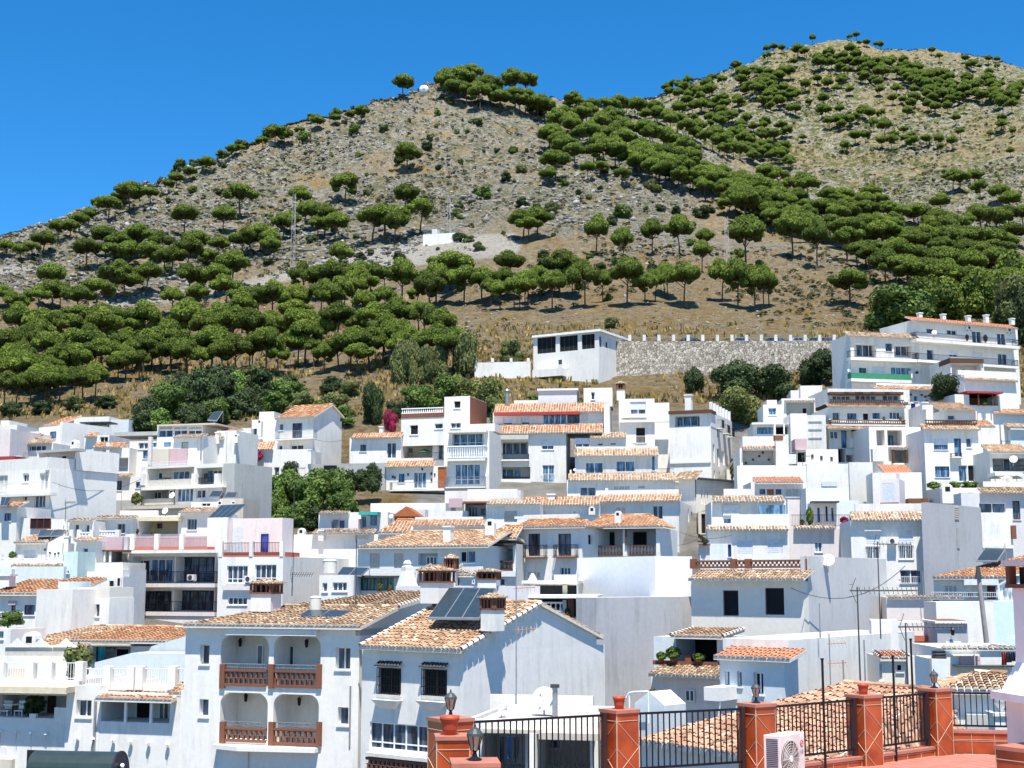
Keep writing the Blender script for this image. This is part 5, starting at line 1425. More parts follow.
h.vol(620, 1060, 725, None, d=8, par=0); h.ev(752, 1060, 725, 688, 'old'); h.rail(760, 1055, 650, 684, 'solid', .6); 
crop(830, 440, 4.799)
h.win(715, 302, 845, 352, n=2, glass=GLASS); h.win(875, 292, 915, 382, n=1, col=BROWN); h.slab(725, 872, 352, 520, -.6, -.01, 'white', 'terrace_wall'); h.slab(870, 893, 410, 475, -.8, -.61, 'brickred', 'stair'); h.done()
for i, (x, c_) in enumerate(((792, DARKGREY), (848, FRAMEW), (895, DARKGREY))): umbrella(h, x, 172, 60, 42, ['small dark parasol frame at the left of the terrace under the awning', 'white parasol in the middle of the terrace under the awning', 'dark parasol at the far right terrace edge'][i], c_, 2.0)

# ============ cube cluster left of the balcony house =======================
crop(730, 370, 6.4)
h = H(WH, 'tall plain white cube at the top of the stepped cluster', 450, 590, 157, 150, .1); h.vol(450, 590, 100, None, d=6); h.vol(388, 452, 130, None, v=1, d=5, par=0, m='lilac'); h.c = h.vols[0]; h.done()
h = H(WH, 'white cube with a blue shaded roof terrace and small dark door', 330, 545, 153, 230, .05); h.vol(330, 545, 182, None, d=5, par=0); v = h.log(360, 202, 540, 290, 1.6, 'blue'); h.win(460, 243, 492, 284, v=v, glass=VOID); h.ev(350, 545, 202, 186, 'tan'); h.done()
h = H(WH, 'small white cube with one blue window at the left end of the cluster', 212, 332, 151, 260, .05); h.vol(212, 332, 222, None, d=5); h.win(245, 243, 298, 288, glass=GLASSB); h.vol(235, 300, 192, 230, v=1.5, d=3); h.c = h.vols[0]; h.done()
h = H(WH, 'white block with slit openings stacked in the middle of the cluster', 385, 612, 146, 350, .05); h.vol(385, 492, 278, None, d=5, m='white'); h.vol(492, 612, 288, None, d=6, v=.3, m='old')
for y in (325, 375, 430): h.slab(502, 588, y, y + 7, .22, .31, 'grey', 'ledge')
h.win(420, 380, 458, 440, 'blind', dep=.1); h.c = h.vols[0]; h.done()
h = H(WH, 'white house with a wide teal window and shaded porch under the small cube', 148, 382, 147, 380, .05); h.vol(148, 382, 345, None, d=5); h.win(170, 362, 280, 412, n=1, glass=GLASSB); v = h.log(292, 348, 376, 412, 1.5); h.slab(140, 285, 335, 348, -.6, 1, 'old', 'canopy', vp=-.6); h.posts([345], 348, 412, .15, 0); h.done()
h = H(WH, 'white house with a recessed patio wall dotted with dark ornaments', 62, 372, 139, 540, .05); h.vol(62, 372, 500, None, d=6, par=0); v = h.log(80, 508, 292, 610, 2.0, 'lilac')
for x, y in ((103, 595), (147, 574), (188, 552), (210, 530), (248, 575), (286, 545)): h.slab(x - 6, x + 6, y - 8, y + 6, v - .1, v - .01, DARKGREY, 'wall_pot', vp=v - .1)
h.ev(78, 292, 508, 490, 'orange'); h.slab(80, 290, 425, 500, .8, 4, 'white', 'roof_slab', vp=.8); h.slab(292, 332, 445, 612, -.5, .4, 'white', 'chimney', vp=-.5); h.slab(286, 340, 418, 448, -.55, .45, 'brickred', 'chimney_head', vp=-.55); h.win(368, 540, 424, 600, 'blind', dep=.1, v=.02); h.done()
h = H(WH, 'white patio wall with three round ornaments beside the ornament dotted patio', 385, 690, 139.5, 560, .05); h.vol(428, 690, 508, None, d=4, m='white')
for x, y in ((527, 552), (585, 562), (650, 568)): h.slab(x - 8, x + 8, y - 12, y + 12, -.06, -.01, DARKGREY, 'wall_pot', vp=-.05)
v = h.log(430, 510, 488, 590, 1.4); h.slab(415, 492, 440, 510, .5, 3, 'rose', 'terrace_wall', vp=.5); h.done()
h = H('terrace_wall', 'plain white retaining wall in two shades under the cube cluster', 45, 912, 136.5, 650, .03, cat='wall'); h.vol(45, 488, 612, None, d=2.5, par=0); h.vol(490, 760, 600, None, d=2.5, v=.1, par=0); h.vol(762, 912, 590, None, d=2.5, v=-.2, par=0, m='old'); h.win(585, 712, 640, 745, 'blind', v=.05); h.win(640, 712, 685, 745, 'blind', v=.05); h.c = h.vols[0]; h.done()
crop(700, 380, 4.04)
h = H(WH, 'low pink porch house with a flat orange tiled roof and three dark doors', 205, 432, 131, 440, .02, m='pink'); h.vol(205, 432, 412, None, d=5, par=0)
h.win(240, 423, 264, 462, col=BROWN); h.door(270, 421, 299, 465, WOODO); h.win(303, 421, 333, 465); h.win(343, 418, 402, 472, n=2, glass=BLINDS); h.roof(225, 420, 414, 392, 1.6, .5, tone='red'); h.rail(95, 205, 440, 468, 'solid', -.5); h.done()
h = H(WH, 'white terraced house with a teal tinted parapet and two blinds under old tiles', 45, 358, 122, 520, .05); h.vol(45, 358, 492, None, d=6, par=0)
h.win(92, 505, 160, 548, 'blind', v=-.02); h.win(95, 558, 127, 582, n=1, glass=GLASSB); h.ev(52, 342, 492, 468, 'old'); h.vol(30, 358, 600, None, v=-1.6, d=1.6, par=0); h.slab(125, 356, 542, 598, -1.5, -1.3, 'white', 'parapet', vp=-1.5); h.slab(30, 125, 585, 600, -1.5, -1.3, 'white', 'parapet', vp=-1.5)
h.ev(28, 358, 606, 592, 'old', v=-1.6, run=.1); h.win(150, 650, 213, 708, 'blind', dep=.12); h.win(272, 642, 335, 705, 'blind', dep=.12); h.win(112, 660, 128, 720, glass=BLUEP, n=1); h.rail(235, 345, 505, 542, 'glass', -1.3); h.posts([200, 232, 350], 480, 545, .12, -1.2, GREYM); h.c = h.vols[0]; h.done()
crop(780, 460, 6.4)
h = H(WH, 'cream pink house with a planted roof terrace and two blue framed windows', 50, 462, 121, 500, .03, m='pink'); h.vol(50, 462, 440, None, d=6, par=.1); h.win(222, 526, 270, 590, glass=GLASSB, n=2); h.win(395, 493, 455, 563, glass=GLASSB, n=2)
h.ev(92, 355, 440, 420, 'old', run=.2); h.rail(70, 460, 350, 425, 'iron', .3)
h.vol(215, 372, 268, None, v=4, d=3); h.win(235, 300, 262, 400, n=1); h.win(288, 292, 312, 395, n=1, glass=VOID); h.win(325, 300, 350, 395, n=1); h.vol(372, 505, 258, None, v=4.5, d=3, m='blue'); h.vol(165, 440, 178, None, v=7, d=3, m='blue'); h.slab(205, 380, 262, 272, 2.8, 4, DARKGREY, 'awning', vp=2.8); h.c = h.vols[0]; h.done()
for x, w_, hh, t in ((190, 60, 130, 'tall palm like pot plant at the left of the planted terrace'), (410, 70, 60, 'red flowering pot plants at the right of the planted terrace'), (465, 50, 90, 'pot plant at the right corner of the planted terrace'), (140, 40, 40, 'small pot plant at the left corner of the planted terrace')): plant(h, x, 415, w_, hh, t, .6, BOUG if 'red' in t else LEAF)
h = H(WH, 'pink lilac roof tower with a panelled shutter beside the red roof terrace', 640, 762, 126, 200, .4, m='pink'); h.vol(640, 762, 122, None, d=3.2); h.win(655, 150, 735, 262, 'blind', dep=.08); h.vol(645, 742, 82, 125, v=.6, d=2); h.slab(640, 760, 272, 290, -.05, 0, 'brickred', 'base', vp=-.05); h.c = h.vols[0]; h.done()
h = H(WH, 'sunlit white house wall behind the pink roof tower', 590, 905, 131, 150, .1); h.vol(590, 905, 80, None, d=4); h.vol(820, 950, 245, None, v=-2, d=2, par=0, m='brickred'); h.c = h.vols[0]; h.done()
crop(830, 440, 4.799)
h = H('shuttered_house', 'white house with two tall shuttered balcony doors and an old stone side wall', 98, 468, 114, 450, .1); h.vol(98, 468, 385, None, d=7, par=0)
for a, b, t, m_ in ((172, 240, 438, 508), (328, 400, 432, 502)):
    h.win(a, t, b, m_, 'blind', dep=.12); h.win(a, m_ + 2, b, 572, n=2, dep=.14); h.slab(a - 6, b + 6, t - 8, t - 1, -.2, 0, 'white', 'lintel', vp=-.2); h.rail(a - 2, b + 2, m_, 572, 'white', -.06)
h.win(335, 624, 440, 690, n=2); h.rail(332, 442, 655, 690, 'white', -.1); h.ev(105, 472, 385, 345, 'tan', run=1.0); h.slab(120, 478, 305, 345, 1.2, 1.5, 'white', 'parapet', vp=1.2); h.chim(558, 210, 305, .9, 3, 'arch'); h.done()
ac(h, 303, 500, 40, 'air conditioner between the two tall shuttered doors', -.5)
h = House(WH, 'old grey white stone side wall with a vertical quoin seam right of the shuttered house', 466, 722, 112, 120, 330, m='grey'); h.vol(466, 722, 312, None, d=.5, par=0); h.slab(608, 620, 420, 520, -.05, -.01, 'cement', 'seam', vp=-.05)
for i in range(6): h.slab(600, 620, 320 + i * 11, 326 + i * 11, -.06, -.01, 'sand', 'quoin', vp=-.05)
h.done()

# ============ middle top ===================================================
crop(540, 380, 4.041)
h = H('alley_house', 'tall white house at the alley corner with a dark glazed top room and pillared parapet', 522, 690, 150, 200, .36, cat='house')
h.vol(522, 690, 190, None, d=11, par=0); h.vol(522, 690, 128, 190, d=11, v=0, par=0, name='top_storey'); v = h.log(545, 148, 645, 186, 1.2); h.win(548, 150, 640, 185, n=3, v=v, glass=GLASSB); h.slab(518, 692, 122, 134, -.5, 2, BROWN, 'roof_fascia', vp=-.5)
h.c = h.vols[0]
for (a, b, c_, d_) in ((714, 165, 724, 235), (698, 258, 707, 335), (715, 275, 726, 350), (737, 285, 746, 345), (744, 170, 750, 230), (702, 365, 708, 405), (722, 370, 728, 410)): h.win(a, b, c_, d_, 'w', 'R', n=1)
h.slab(525, 690, 328, 336, -.15, 0, 'white', 'ledge', vp=-.1); h.chim(600, 60, 125, .7, 2); 
pz = h.vols[1]['z1']
for i in range(7):
    mb = MB(); vv = 1 + i * 1.55; mb.box(h.vols[0]['u1'] - .35, vv, pz - .05, h.vols[0]['u1'] - .003, vv + .35, pz + 1.1); mb.build('pillar', WHITE, h.e)
for vv, zz in ((3, .45), (6, .42), (8.5, .4)):
    mb = MB(); u1 = h.vols[0]['u1']; z = pz * zz + 3; mb.box(u1 + .002, vv, z, u1 + .6, vv + 1.3, z + .1); mb.build('balcony', WHITE, h.e); h.railg('railing', [((u1 + .57, vv), (u1 + .57, vv + 1.3)), ((u1 + .04, vv + .03), (u1 + .54, vv + .03))], z + .1, z + 1.0, 'iron')
h.done()
h = H(WH, 'white house with a half shuttered window over a ledge left of the alley corner house', 318, 522, 153, 120, .1); h.vol(318, 462, 76, None, d=7, v=0); h.vol(462, 522, 92, None, d=6, v=.8); h.c = h.vols[0]; h.win(364, 88, 428, 138, 'half'); h.slab(330, 432, 140, 152, -.4, -.003, 'white', 'ledge', vp=-.4); h.slab(322, 524, 160, 170, -.5, .02, 'white', 'ledge', vp=-.5)
h.win(388, 193, 425, 255, col=BROWN, glass=VOID); h.rail(378, 435, 226, 256, 'white', -.3); h.chim(326, 5, 84, .9, 1.2, 'brick'); h.done()
h = H('long_white_house', 'long four storey white house with a red awning and orange tile bands', -190, 300, 150, 200, .1)
crop(500, 380, 6.4)
h.vol(-45, 422, 335, None, d=8, par=0); 
h.win(267, 380, 343, 445, 'half', n=2); h.win(272, 545, 347, 655, n=2, glass=GLASSB); h.rail(262, 352, 600, 657, 'white', -.12); h.win(482, 372, 576, 432, 'half', v=.05)
crop(370, 380, 4.041)
v = h.log(515, 250, 640, 320, 1.8, 'lilac'); h.win(520, 255, 636, 300, n=4, v=v); v = h.log(515, 352, 648, 420, 1.6, 'lilac'); h.win(522, 360, 612, 405, n=3, v=v, glass=GLASSB); h.balc(495, 642, 298, 322, .6, 'iron', .12); h.balc(512, 650, 400, 422, .4, 'solid', .1); h.slab(500, 640, 222, 240, -.7, 0, BLINDS, 'rolled_awning', vp=-.7)
h.win(685, 435, 745, 462, 'blind')
crop(500, 380, 6.4)
h.vol(-45, 560, 205, 335, v=1.0, d=7, par=0, name='upper_storey'); h.win(22, 235, 78, 297, 'half'); h.win(135, 235, 190, 290, 'half'); h.win(275, 207, 425, 282, n=4, glass=GLASSB, col=FRAMEW); h.win(430, 205, 510, 275, n=2, col=BROWN); h.win(532, 210, 596, 262, 'blind'); h.ev(-55, 655, 338, 282, 'orange', v=0, run=.9)
h.vol(560, 665, 195, 300, v=1.0, d=1, par=0, name='terrace_wall'); h.vol(665, 700, 150, None, v=0.2, d=7, par=0)
h.ev(-40, 700, 205, 150, 'orange', v=1.0, run=1.6); h.slab(-40, 510, 204, 222, .35, .99, REDCL, 'awning', vp=.35)
h.vol(245, 492, 62, 160, v=3, d=4, name='roof_room', m='lilac'); h.slab(238, 500, 54, 66, 2.8, 7.2, 'white', 'roof_slab', vp=2.8); h.vol(535, 718, 50, 170, v=3, d=4, name='roof_room'); h.win(583, 78, 607, 126, n=1); h.vol(90, 245, 130, 165, v=2.6, d=3, name='roof_room', par=.1); h.vol(-10, 90, 160, 180, v=2.6, d=3, name='roof_room', par=.1)
h.chim(45, 60, 160, .4, 2.2, 'pipe'); h.c = h.vols[0]; h.done()
h = H(WH, 'stepped white house with two cream tiled terraces beside the long red awning house', 440, 1130, 146.5, 500, .06)
h.vol(480, 1010, 485, None, d=6, par=0); h.win(548, 528, 660, 597, n=2, glass=GLASSB); h.win(742, 518, 862, 588, n=2, glass=GLASSB); h.win(970, 482, 994, 580, n=1, glass=GLASSB); h.ev(478, 1015, 485, 442, 'tan', run=1.0); h.slab(490, 1010, 425, 442, 1.0, 1.25, 'cream', 'parapet', vp=1.0)
h.vol(580, 825, 360, 440, v=2.6, d=4, par=0, name='upper_storey'); h.ev(578, 808, 370, 335, 'tan', v=2.6, run=1.0); h.win(622, 404, 660, 422, v=2.56, n=1); h.win(705, 402, 745, 418, v=2.56, n=1)
h.vol(428, 1120, 640, None, v=-3, d=3, par=.05); h.ev(436, 1128, 642, 598, 'tan', v=-3, run=1.0); h.rail(448, 1115, 568, 600, 'iron', -1.9); h.slab(446, 458, 575, 610, -2.1, -1.8, 'white', 'post', vp=-2.1)
h.win(512, 686, 612, 742, n=2); h.win(725, 676, 832, 702, n=3, glass=BLINDS); h.win(882, 672, 930, 694, n=1, glass=BLINDS); h.slab(672, 692, 668, 705, -3.2, -3.01, 'white', 'meter_box', vp=-3.2)
h.c = h.vols[0]; h.done(); dish(h, 478, 575, 18, 'small dish at the left end of the upper cream tiled terrace', -2)
crop(540, 380, 4.041)
h = H(WH, 'cream house with an old tile edge and iron gutter on the left of the alley', 560, 628, 141, 450, .9, m='cream'); h.vol(560, 628, 402, None, d=9, par=0)
for (a, b, c_, d_) in ((650, 430, 657, 500), (662, 445, 668, 505), (674, 450, 680, 510)): h.win(a, b, c_, d_, 'w', 'R', n=1)
h.ev(540, 632, 402, 372, 'old'); mb = MB(); mb.box(h.vols[0]['u1'] - .1, -.3, h.vols[0]['z1'] - .02, h.vols[0]['u1'] + .45, 9, h.vols[0]['z1'] + .14); mb.build('roof_edge', DARKGREY, h.e); mb = MB(); mb.cyl((h.vols[0]['u1'] + .06, -.06, h.vols[0]['z1']), (h.vols[0]['u1'] + .06, -.06, 2), .05); mb.build('drainpipe', DARKGREY, h.e); h.done()
h = H(WH, 'white house with two tall grey windows under a long tile edge left of the alley', 228, 560, 131, 520, .25); h.vol(228, 560, 490, None, d=10, par=0); h.win(305, 512, 347, 562, n=2, glass=BLINDS); h.win(455, 508, 497, 562, n=2); h.ev(228, 566, 490, 464, 'orange'); h.slab(226, 560, 444, 466, .7, .9, 'white', 'parapet', vp=.7)
for (a, b, c_, d_) in ((598, 520, 603, 575), (610, 530, 616, 580), (622, 545, 626, 590)): h.win(a, b, c_, d_, 'w', 'R', n=1)
h.done()
h = H(WH, 'white house with a weathered tile band and grey blind left of the tall windows', -75, 230, 129, 520, .1); h.vol(-75, 240, 503, None, d=6, par=0); h.ev(-75, 240, 505, 472, 'orange', run=1.4); h.win(-30, 530, 22, 578, 'blind'); h.win(136, 530, 144, 540, n=1); h.chim(46, 460, 495, .7, 1); h.chim(210, 510, 545, .6, -.5, 'arch'); h.slab(-60, 160, 545, 566, -1.5, -1.2, 'white', 'parapet', vp=-1.5); h.done()
crop(500, 500, 6.4)
h = House('balcony_house', 'white house with two black iron balconies and dark doors above the white panel', 102, 524, 110, 107.5, 200); h.vol(102, 524, 172, None, d=8, par=0)
for a, b in ((180, 256), (372, 455)): h.win(a, 216, b, 358, col=BROWN, n=2)
h.balc(138, 281, 288, 364, .7, 'iron', .1, 'brickred'); h.balc(335, 480, 285, 360, .7, 'iron', .1, 'brickred'); h.win(385, 432, 450, 480, n=3); h.win(178, 458, 255, 500, n=3, glass=BLINDS)
h.win(565, 218, 592, 288, 'w', 'R', n=1, glass=VOID); h.roof(96, 545, 172, 128, 2.0, .5, tone='orange', hr=1.5); h.slab(150, 495, 92, 122, 2.2, 2.5, 'white', 'parapet', vp=2.2); h.done()
h = H('veranda_house', 'house with an orange tiled veranda and brown screened railing behind the white panel', 600, 1028, 110, 230, .3); h.vol(600, 1028, 178, None, d=7, v=0, par=0); v = h.log(606, 180, 1010, 292, 2.0, 'lilac'); h.win(648, 207, 735, 292, n=1, glass=VOID, v=v, col=BROWN); h.win(853, 205, 940, 292, n=1, glass=VOID, v=v, col=BROWN)
h.roof(545, 1045, 172, 100, 2.6, .7, tone='orange', hl=.5, hr=1.6, fill=False); h.slab(600, 1024, 172, 186, -.5, -.3, BROWN, 'beam', vp=-.5); h.posts([800, 1012], 180, 360, .3, -.15); h.posts([806], 180, 290, .14, -.4, BROWN)
h.rail(618, 786, 292, 356, 'wood', -.3); h.rail(822, 992, 288, 356, 'wood', -.3); h.rail(545, 612, 288, 368, 'white', -.5); h.chim(757, 70, 172, .5, .3, 'arch')
h.done()
crop(0, 0, 1)
WALLS['bright'] = wallmat('bright', (.93, .93, .93), .05)  # white raised above the other walls to paint strong sun onto one wall
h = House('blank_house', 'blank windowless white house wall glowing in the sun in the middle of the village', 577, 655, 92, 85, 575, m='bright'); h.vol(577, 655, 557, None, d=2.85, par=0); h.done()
h = House('blank_house', 'blank grey house wall below and right of the glowing white wall', 596, 692, 80, 85.5, 650, m='grey'); h.vol(596, 692, 597, None, d=1.6, par=0); h.done()  # darker grey plaster than the white wall above it
crop(500, 500, 6.4)
h = H('pavilion', 'white flat roofed garden pavilion with dark red posts left of the blank wall', 178, 612, 82, 680, .12, cat='house'); h.vol(178, 612, 625, None, d=6, par=0); v = h.log(186, 632, 605, 752, 2.2, 'brickred'); h.win(505, 645, 598, 752, n=2, v=v, glass=BLINDS); h.slab(138, 618, 610, 628, -.6, 6, FRAMEW, 'roof_slab', vp=-.6); h.rail(250, 402, 652, 716, 'bal', -.02); h.posts([215, 455], 630, 752, .35, .1, 'brickred'); h.slab(400, 425, 640, 752, .1, .4, 'white', 'pillar'); h.done(); plant(h, 430, 752, 40, 70, 'climbing plant by the red post of the garden pavilion', -.2, DRK)
h = H('carport', 'open shed with a pale flat roof and yellow cloth above the garden pavilion', 178, 492, 87, 560, .12, cat='shed', m='old'); h.vol(178, 492, 535, None, d=5, par=0); v = h.log(220, 545, 490, 612, 2.5, 'cement'); h.slab(138, 492, 515, 535, -.7, 5, 'cream', 'roof_slab', vp=-.7); h.slab(400, 430, 545, 605, -.1, .0, BEIGECL, 'curtain'); h.chim(208, 470, 522, .6, 1, 'cone'); h.slab(345, 490, 478, 512, 4.5, 4.8, 'white', 'parapet', vp=4.5); h.done()

crop(640, 460, 6.4)
h = H('alley_house', 'small light blue low house with a dark blue door at the foot of the alley', 425, 588, 119, 560, .1, cat='house', m='blue'); h.vol(445, 588, 535, None, d=4, par=0); h.win(562, 540, 585, 620, n=1, col=BLUEP, glass=BLUEP); h.vol(440, 590, 470, None, v=2, d=3, par=0, m='blue'); h.c = h.vols[0]; h.done()
h = H('alley_house', 'narrow pinkish doorway house at the bottom of the alley with a planter on top', 382, 446, 117, 600, .1, cat='house', m='pink'); h.vol(382, 446, 550, None, d=4, par=0); h.win(388, 570, 415, 640, 'blind'); h.slab(376, 450, 536, 548, -.3, .1, 'brickred', 'planter', vp=-.3); h.done(); plant(h, 415, 540, 60, 40, 'dark plant in the planter at the bottom of the alley', -.1, DRK)
h = H('alley_house', 'shaded cream house across the upper alley with a tall dark doorway', 360, 470, 134, 400, .1, cat='house', m='sand'); h.vol(372, 470, 330, None, d=5, par=0); h.win(392, 345, 420, 470, n=1, glass=VOID, col=BROWN); h.done()
for i in range(3): plant(h, 380 + i * 14, 500 + i * 10, 24, 30, ['first', 'second', 'third'][i] + ' dark pot plant down the alley steps, counting from the top', -1.5, DRK)
h = H('alley_house', 'cream house closing the top of the alley behind a palm', 560, 640, 150, 60, .1, cat='house', m='cream'); h.vol(555, 640, 60, None, d=5, par=0); h.win(580, 100, 600, 150, n=1); h.done(); plant(h, 600, 110, 70, 100, 'small palm like plant at the top of the alley', -1, OLIVE)

def cable(a, b, Ya, Yb, sag, label):
    A = P(*a, Ya); B = P(*b, Yb); e = empty('overhead_cable', A, 0, label, 'cable'); mb = MB(); D = B - A; n = 14; pts = [D * (i / n) - Vector((0, 0, sag * 4 * (i / n) * (1 - i / n))) for i in range(n + 1)]
    for p, q in zip(pts, pts[1:]): mb.cyl(p, q, .022, n=4, caps=False)
    mb.build('wire', DARKGREY, e)
cable((312, 438), (342, 440), 150.5, 150, .3, 'dark cable from the two storey house to the garden')
cable((680, 532), (732, 535), 118, 117, .4, 'dark cable crossing the foot of the alley')
cable((660, 541), (700, 537), 116, 118, .5, 'second dark cable sagging across the alley')
cable((791, 588), (905, 566), 78, 90, 1.2, 'long dark cable in front of the blank grey side wall')
cable((52, 482), (143, 478), 124, 135, 1.0, 'dark cable from the arched window house to the terrace house')
cable((850, 262), (1024, 236), 300, 300, 3, 'thin power line crossing the wood at right')
for (x, yb, yt, Y, L, t) in ((65, 522, 501, 118, .8, 'thin antenna mast in front of the big blank side wall at left'), (121, 512, 490, 134, 0, 'thin mast at the left end of the long terrace house'), (226, 470, 432, 138, 0, 'thin mast beside the glazed roof house'), (405, 600, 572, 96, .9, 'antenna above the dark teal glazed porch'), (292, 596, 572, 70.5, 1.0, 'antenna leaning left in front of the blank light grey side wall'), (573, 532, 505, 130, 0, 'thin mast on the weathered tile band house'), (803, 480, 455, 138, .8, 'antenna on the white retaining wall under the cubes'), (925, 490, 462, 128, 0, 'thin pole beside the pink roof tower'), (1003, 470, 440, 140, .9, 'antenna on the roof at the right edge'), (487, 470, 444, 145, 0, 'thin drain mast beside the balustraded balcony house')):
    b = P(x, yb, Y); T_ = P(x, yt, Y); antenna(b, (T_ - b).length, t, L)
# ============ middle: rows left of the centre ==============================
crop(380, 380, 6.4)
h = H('cubic_house', 'white cubic house with a balustraded roof and taller corner tower', 135, 575, 151, 250, .3); h.vol(135, 412, 238, 420, d=7, par=.1); h.win(192, 289, 243, 350, n=1, glass=VOID); h.win(350, 279, 402, 312, n=1)
h.slab(135, 408, 212, 240, -.06, .2, 'brickred', 'brick_band', vp=-.06); h.rail(138, 405, 178, 213, 'bal', .1)
h.vol(412, 575, 105, None, d=6, par=0, name='tower'); h.win(473, 135, 515, 180, n=1, glass=VOID); h.win(452, 275, 517, 308, n=2)
h.slab(575, 578, 105, 300, .05, 6, 'brickred', 'side_band', vp=.05); h.slab(575, 735, 280, 330, -.8, 4, 'pink', 'terrace_wall', vp=-.8)
h.vol(135, 430, 415, None, d=6, v=.9, par=0); v = h.log(140, 420, 335, 500, 1.6, 'sand'); h.win(372, 415, 403, 508, n=1); h.rail(340, 415, 462, 515, 'iron', .3); h.c = h.vols[0]; h.done()
umbrella(h, 285, 440, 100, 60, 'small green parasol on the terrace of the cubic house', GREENCL, .9); chair(h, 190, 490, 'dark chair on the terrace left of the green parasol', .4)
h = H(WH, 'white house with an orange tile band and wall ornaments below the green parasol', 40, 415, 147.5, 600, .2); h.vol(40, 415, 552, None, d=7, par=0); h.ev(28, 338, 556, 520, 'orange'); h.slab(40, 338, 500, 518, .6, .8, 'cream', 'parapet', vp=.6)
h.win(115, 596, 158, 656, glass=GLASSB); h.win(215, 590, 295, 692, n=3, glass=GLASSB); h.door(370, 557, 424, 692, WOODO); h.win(108, 736, 153, 775, n=1); h.win(215, 735, 252, 770, n=1, glass=VOID); h.win(256, 736, 292, 770, n=1); h.win(388, 730, 404, 770, n=1); h.balc(60, 412, 652, 702, .9, 'grey', .12)
for x, y in ((82, 620), (95, 625), (180, 605), (270, 570), (328, 600), (330, 640), (350, 605)): h.slab(x - 5, x + 5, y - 8, y + 8, -.08, -.01, DARKGREY, 'wall_ornament', vp=-.05)
h.done()
h = H('balustrade_house', 'white house with a white balustraded balcony and big glazed doors', 432, 700, 144.5, 450, .2); h.vol(432, 700, 325, None, d=7, par=0); v = h.log(462, 345, 662, 422, 1.0, 'white'); h.win(465, 348, 660, 420, 'tran', n=4, glass=GLASSB, v=v)
h.win(480, 540, 640, 668, 'tran', n=4, glass=GLASSB); h.balc(428, 672, 420, 498, 1.1, 'bal', .3); h.balc(418, 672, 618, 682, 1.0, 'grey', .15); h.slab(430, 680, 322, 335, -1.0, 0, 'white', 'awning', vp=-1.0); h.slab(672, 700, 600, 760, -.4, 0, 'old', 'pier'); h.done()
crop(200, 380, 4.041)
h = H(WH, 'low white house with two dark windows behind the red bougainvillea', 605, 812, 152, 270, .2); h.vol(605, 812, 232, None, d=6, par=0); h.win(645, 259, 672, 289, n=1); h.win(755, 254, 792, 316, n=2); h.ev(610, 812, 234, 214, 'orange'); h.chim(738, 188, 220, .6, 2); h.done()
bush('bougainvillea', 'bright magenta bougainvillea in bloom beside the cubic house', 'bush', 391, 432, 17, 24, BOUG, 1, Y=153); bush('vine_shrub', 'dark green shrub partly behind the bougainvillea', 'bush', 398, 420, 26, 22, DRK, 2, Y=158)
h = H('garden_wall', 'grey stone garden wall below the low white house', 390, 750, 149, 370, .2, cat='wall', m='cement'); h.vol(390, 750, 338, None, d=.6, par=0); h.slab(500, 548, 345, 392, -.5, 0, IRON, 'gate'); h.done()
h = House('two_storey_house', 'white two storey house with an orange roof and dark balcony doors', 300, 460, 153, 151, 250); h.vol(300, 460, 150, None, d=6, par=0); h.win(320, 177, 336, 203, n=1); h.win(373, 175, 412, 234, n=2, col=BROWN); h.win(317, 265, 332, 288, n=1); h.win(367, 264, 416, 320, n=2); h.balc(302, 458, 204, 236, .9, 'grey', .12); h.balc(300, 440, 295, 328, .9, 'grey', .12)
h.roof(303, 462, 152, 108, 3.5, .4, tone='orange', back=2.5); h.done()
h = H(WH, 'white house with a sculpted gable and chimney left of the two storey house', 145, 300, 156, 220, .2); h.vol(145, 205, 195, None, d=6, par=0); h.vol(210, 300, 160, None, v=1, d=6, par=0); h.win(215, 195, 238, 240, n=1, v=.96); h.vol(240, 300, 128, None, v=2.5, d=4, par=0); h.chim(243, 160, 230, .5, 0, 'arch'); h.c = h.vols[0]; h.done()
h = H(WH, 'long low white house under an orange tile band with a dark arched opening', 38, 320, 149, 320, .15); h.vol(38, 440, 282, None, d=6, par=0); h.ev(38, 292, 282, 252, 'orange'); h.win(148, 290, 165, 308, n=1); h.win(60, 300, 70, 318, n=1); h.win(300, 352, 320, 388, n=1); h.win(272, 355, 280, 388, n=1); h.chim(72, 215, 262, .4, 1.0); h.chim(445, 280, 340, .35, 0); h.done()
plant(h, 235, 330, 40, 50, 'reddish potted shrub in front of the long low house', -.6, BOUG)
# bushes of the central garden
for i, (x, y, w_, h_, m) in enumerate([(290, 500, 40, 34, LEAF), (310, 512, 44, 40, LEAF), (330, 500, 44, 36, LEAF), (345, 520, 34, 30, LEAF), (300, 528, 40, 30, LEAF), (325, 532, 44, 26, DRK), (355, 492, 26, 26, DRK), (290, 485, 20, 26, DRK), (372, 490, 24, 30, DRK), (275, 508, 26, 24, LEAF), (348, 535, 26, 20, LEAF), (272, 522, 30, 34, LEAF), (282, 535, 34, 30, LEAF), (268, 500, 24, 26, LEAF), (340, 508, 34, 34, LEAF)]):
    bush('garden_shrub', 'bright green shrub in the overgrown garden between the white houses', 'shrub', x, y, w_, h_, m, i % 4, 'shrubs of the overgrown garden', Y=142 - (y - 500) * .15, n=2600)
h = H(WH, 'small white terrace house with a teal awning below the overgrown garden', 480, 760, 128, 570, .15); h.vol(480, 760, 535, None, d=5, par=0); h.win(530, 570, 552, 600, n=1, glass=GLASSB); h.win(560, 565, 585, 600, n=1); h.win(650, 548, 672, 596, n=1, glass=GLASSB); h.win(685, 545, 716, 590, n=1, glass=GLASSB); h.slab(640, 718, 532, 545, -1.2, 0, TEALCL, 'awning', vp=-1.2); h.ev(480, 600, 540, 530, 'old', run=.2); h.slab(600, 640, 560, 610, -1.5, -.02, 'pink', 'stair_wall'); h.done()
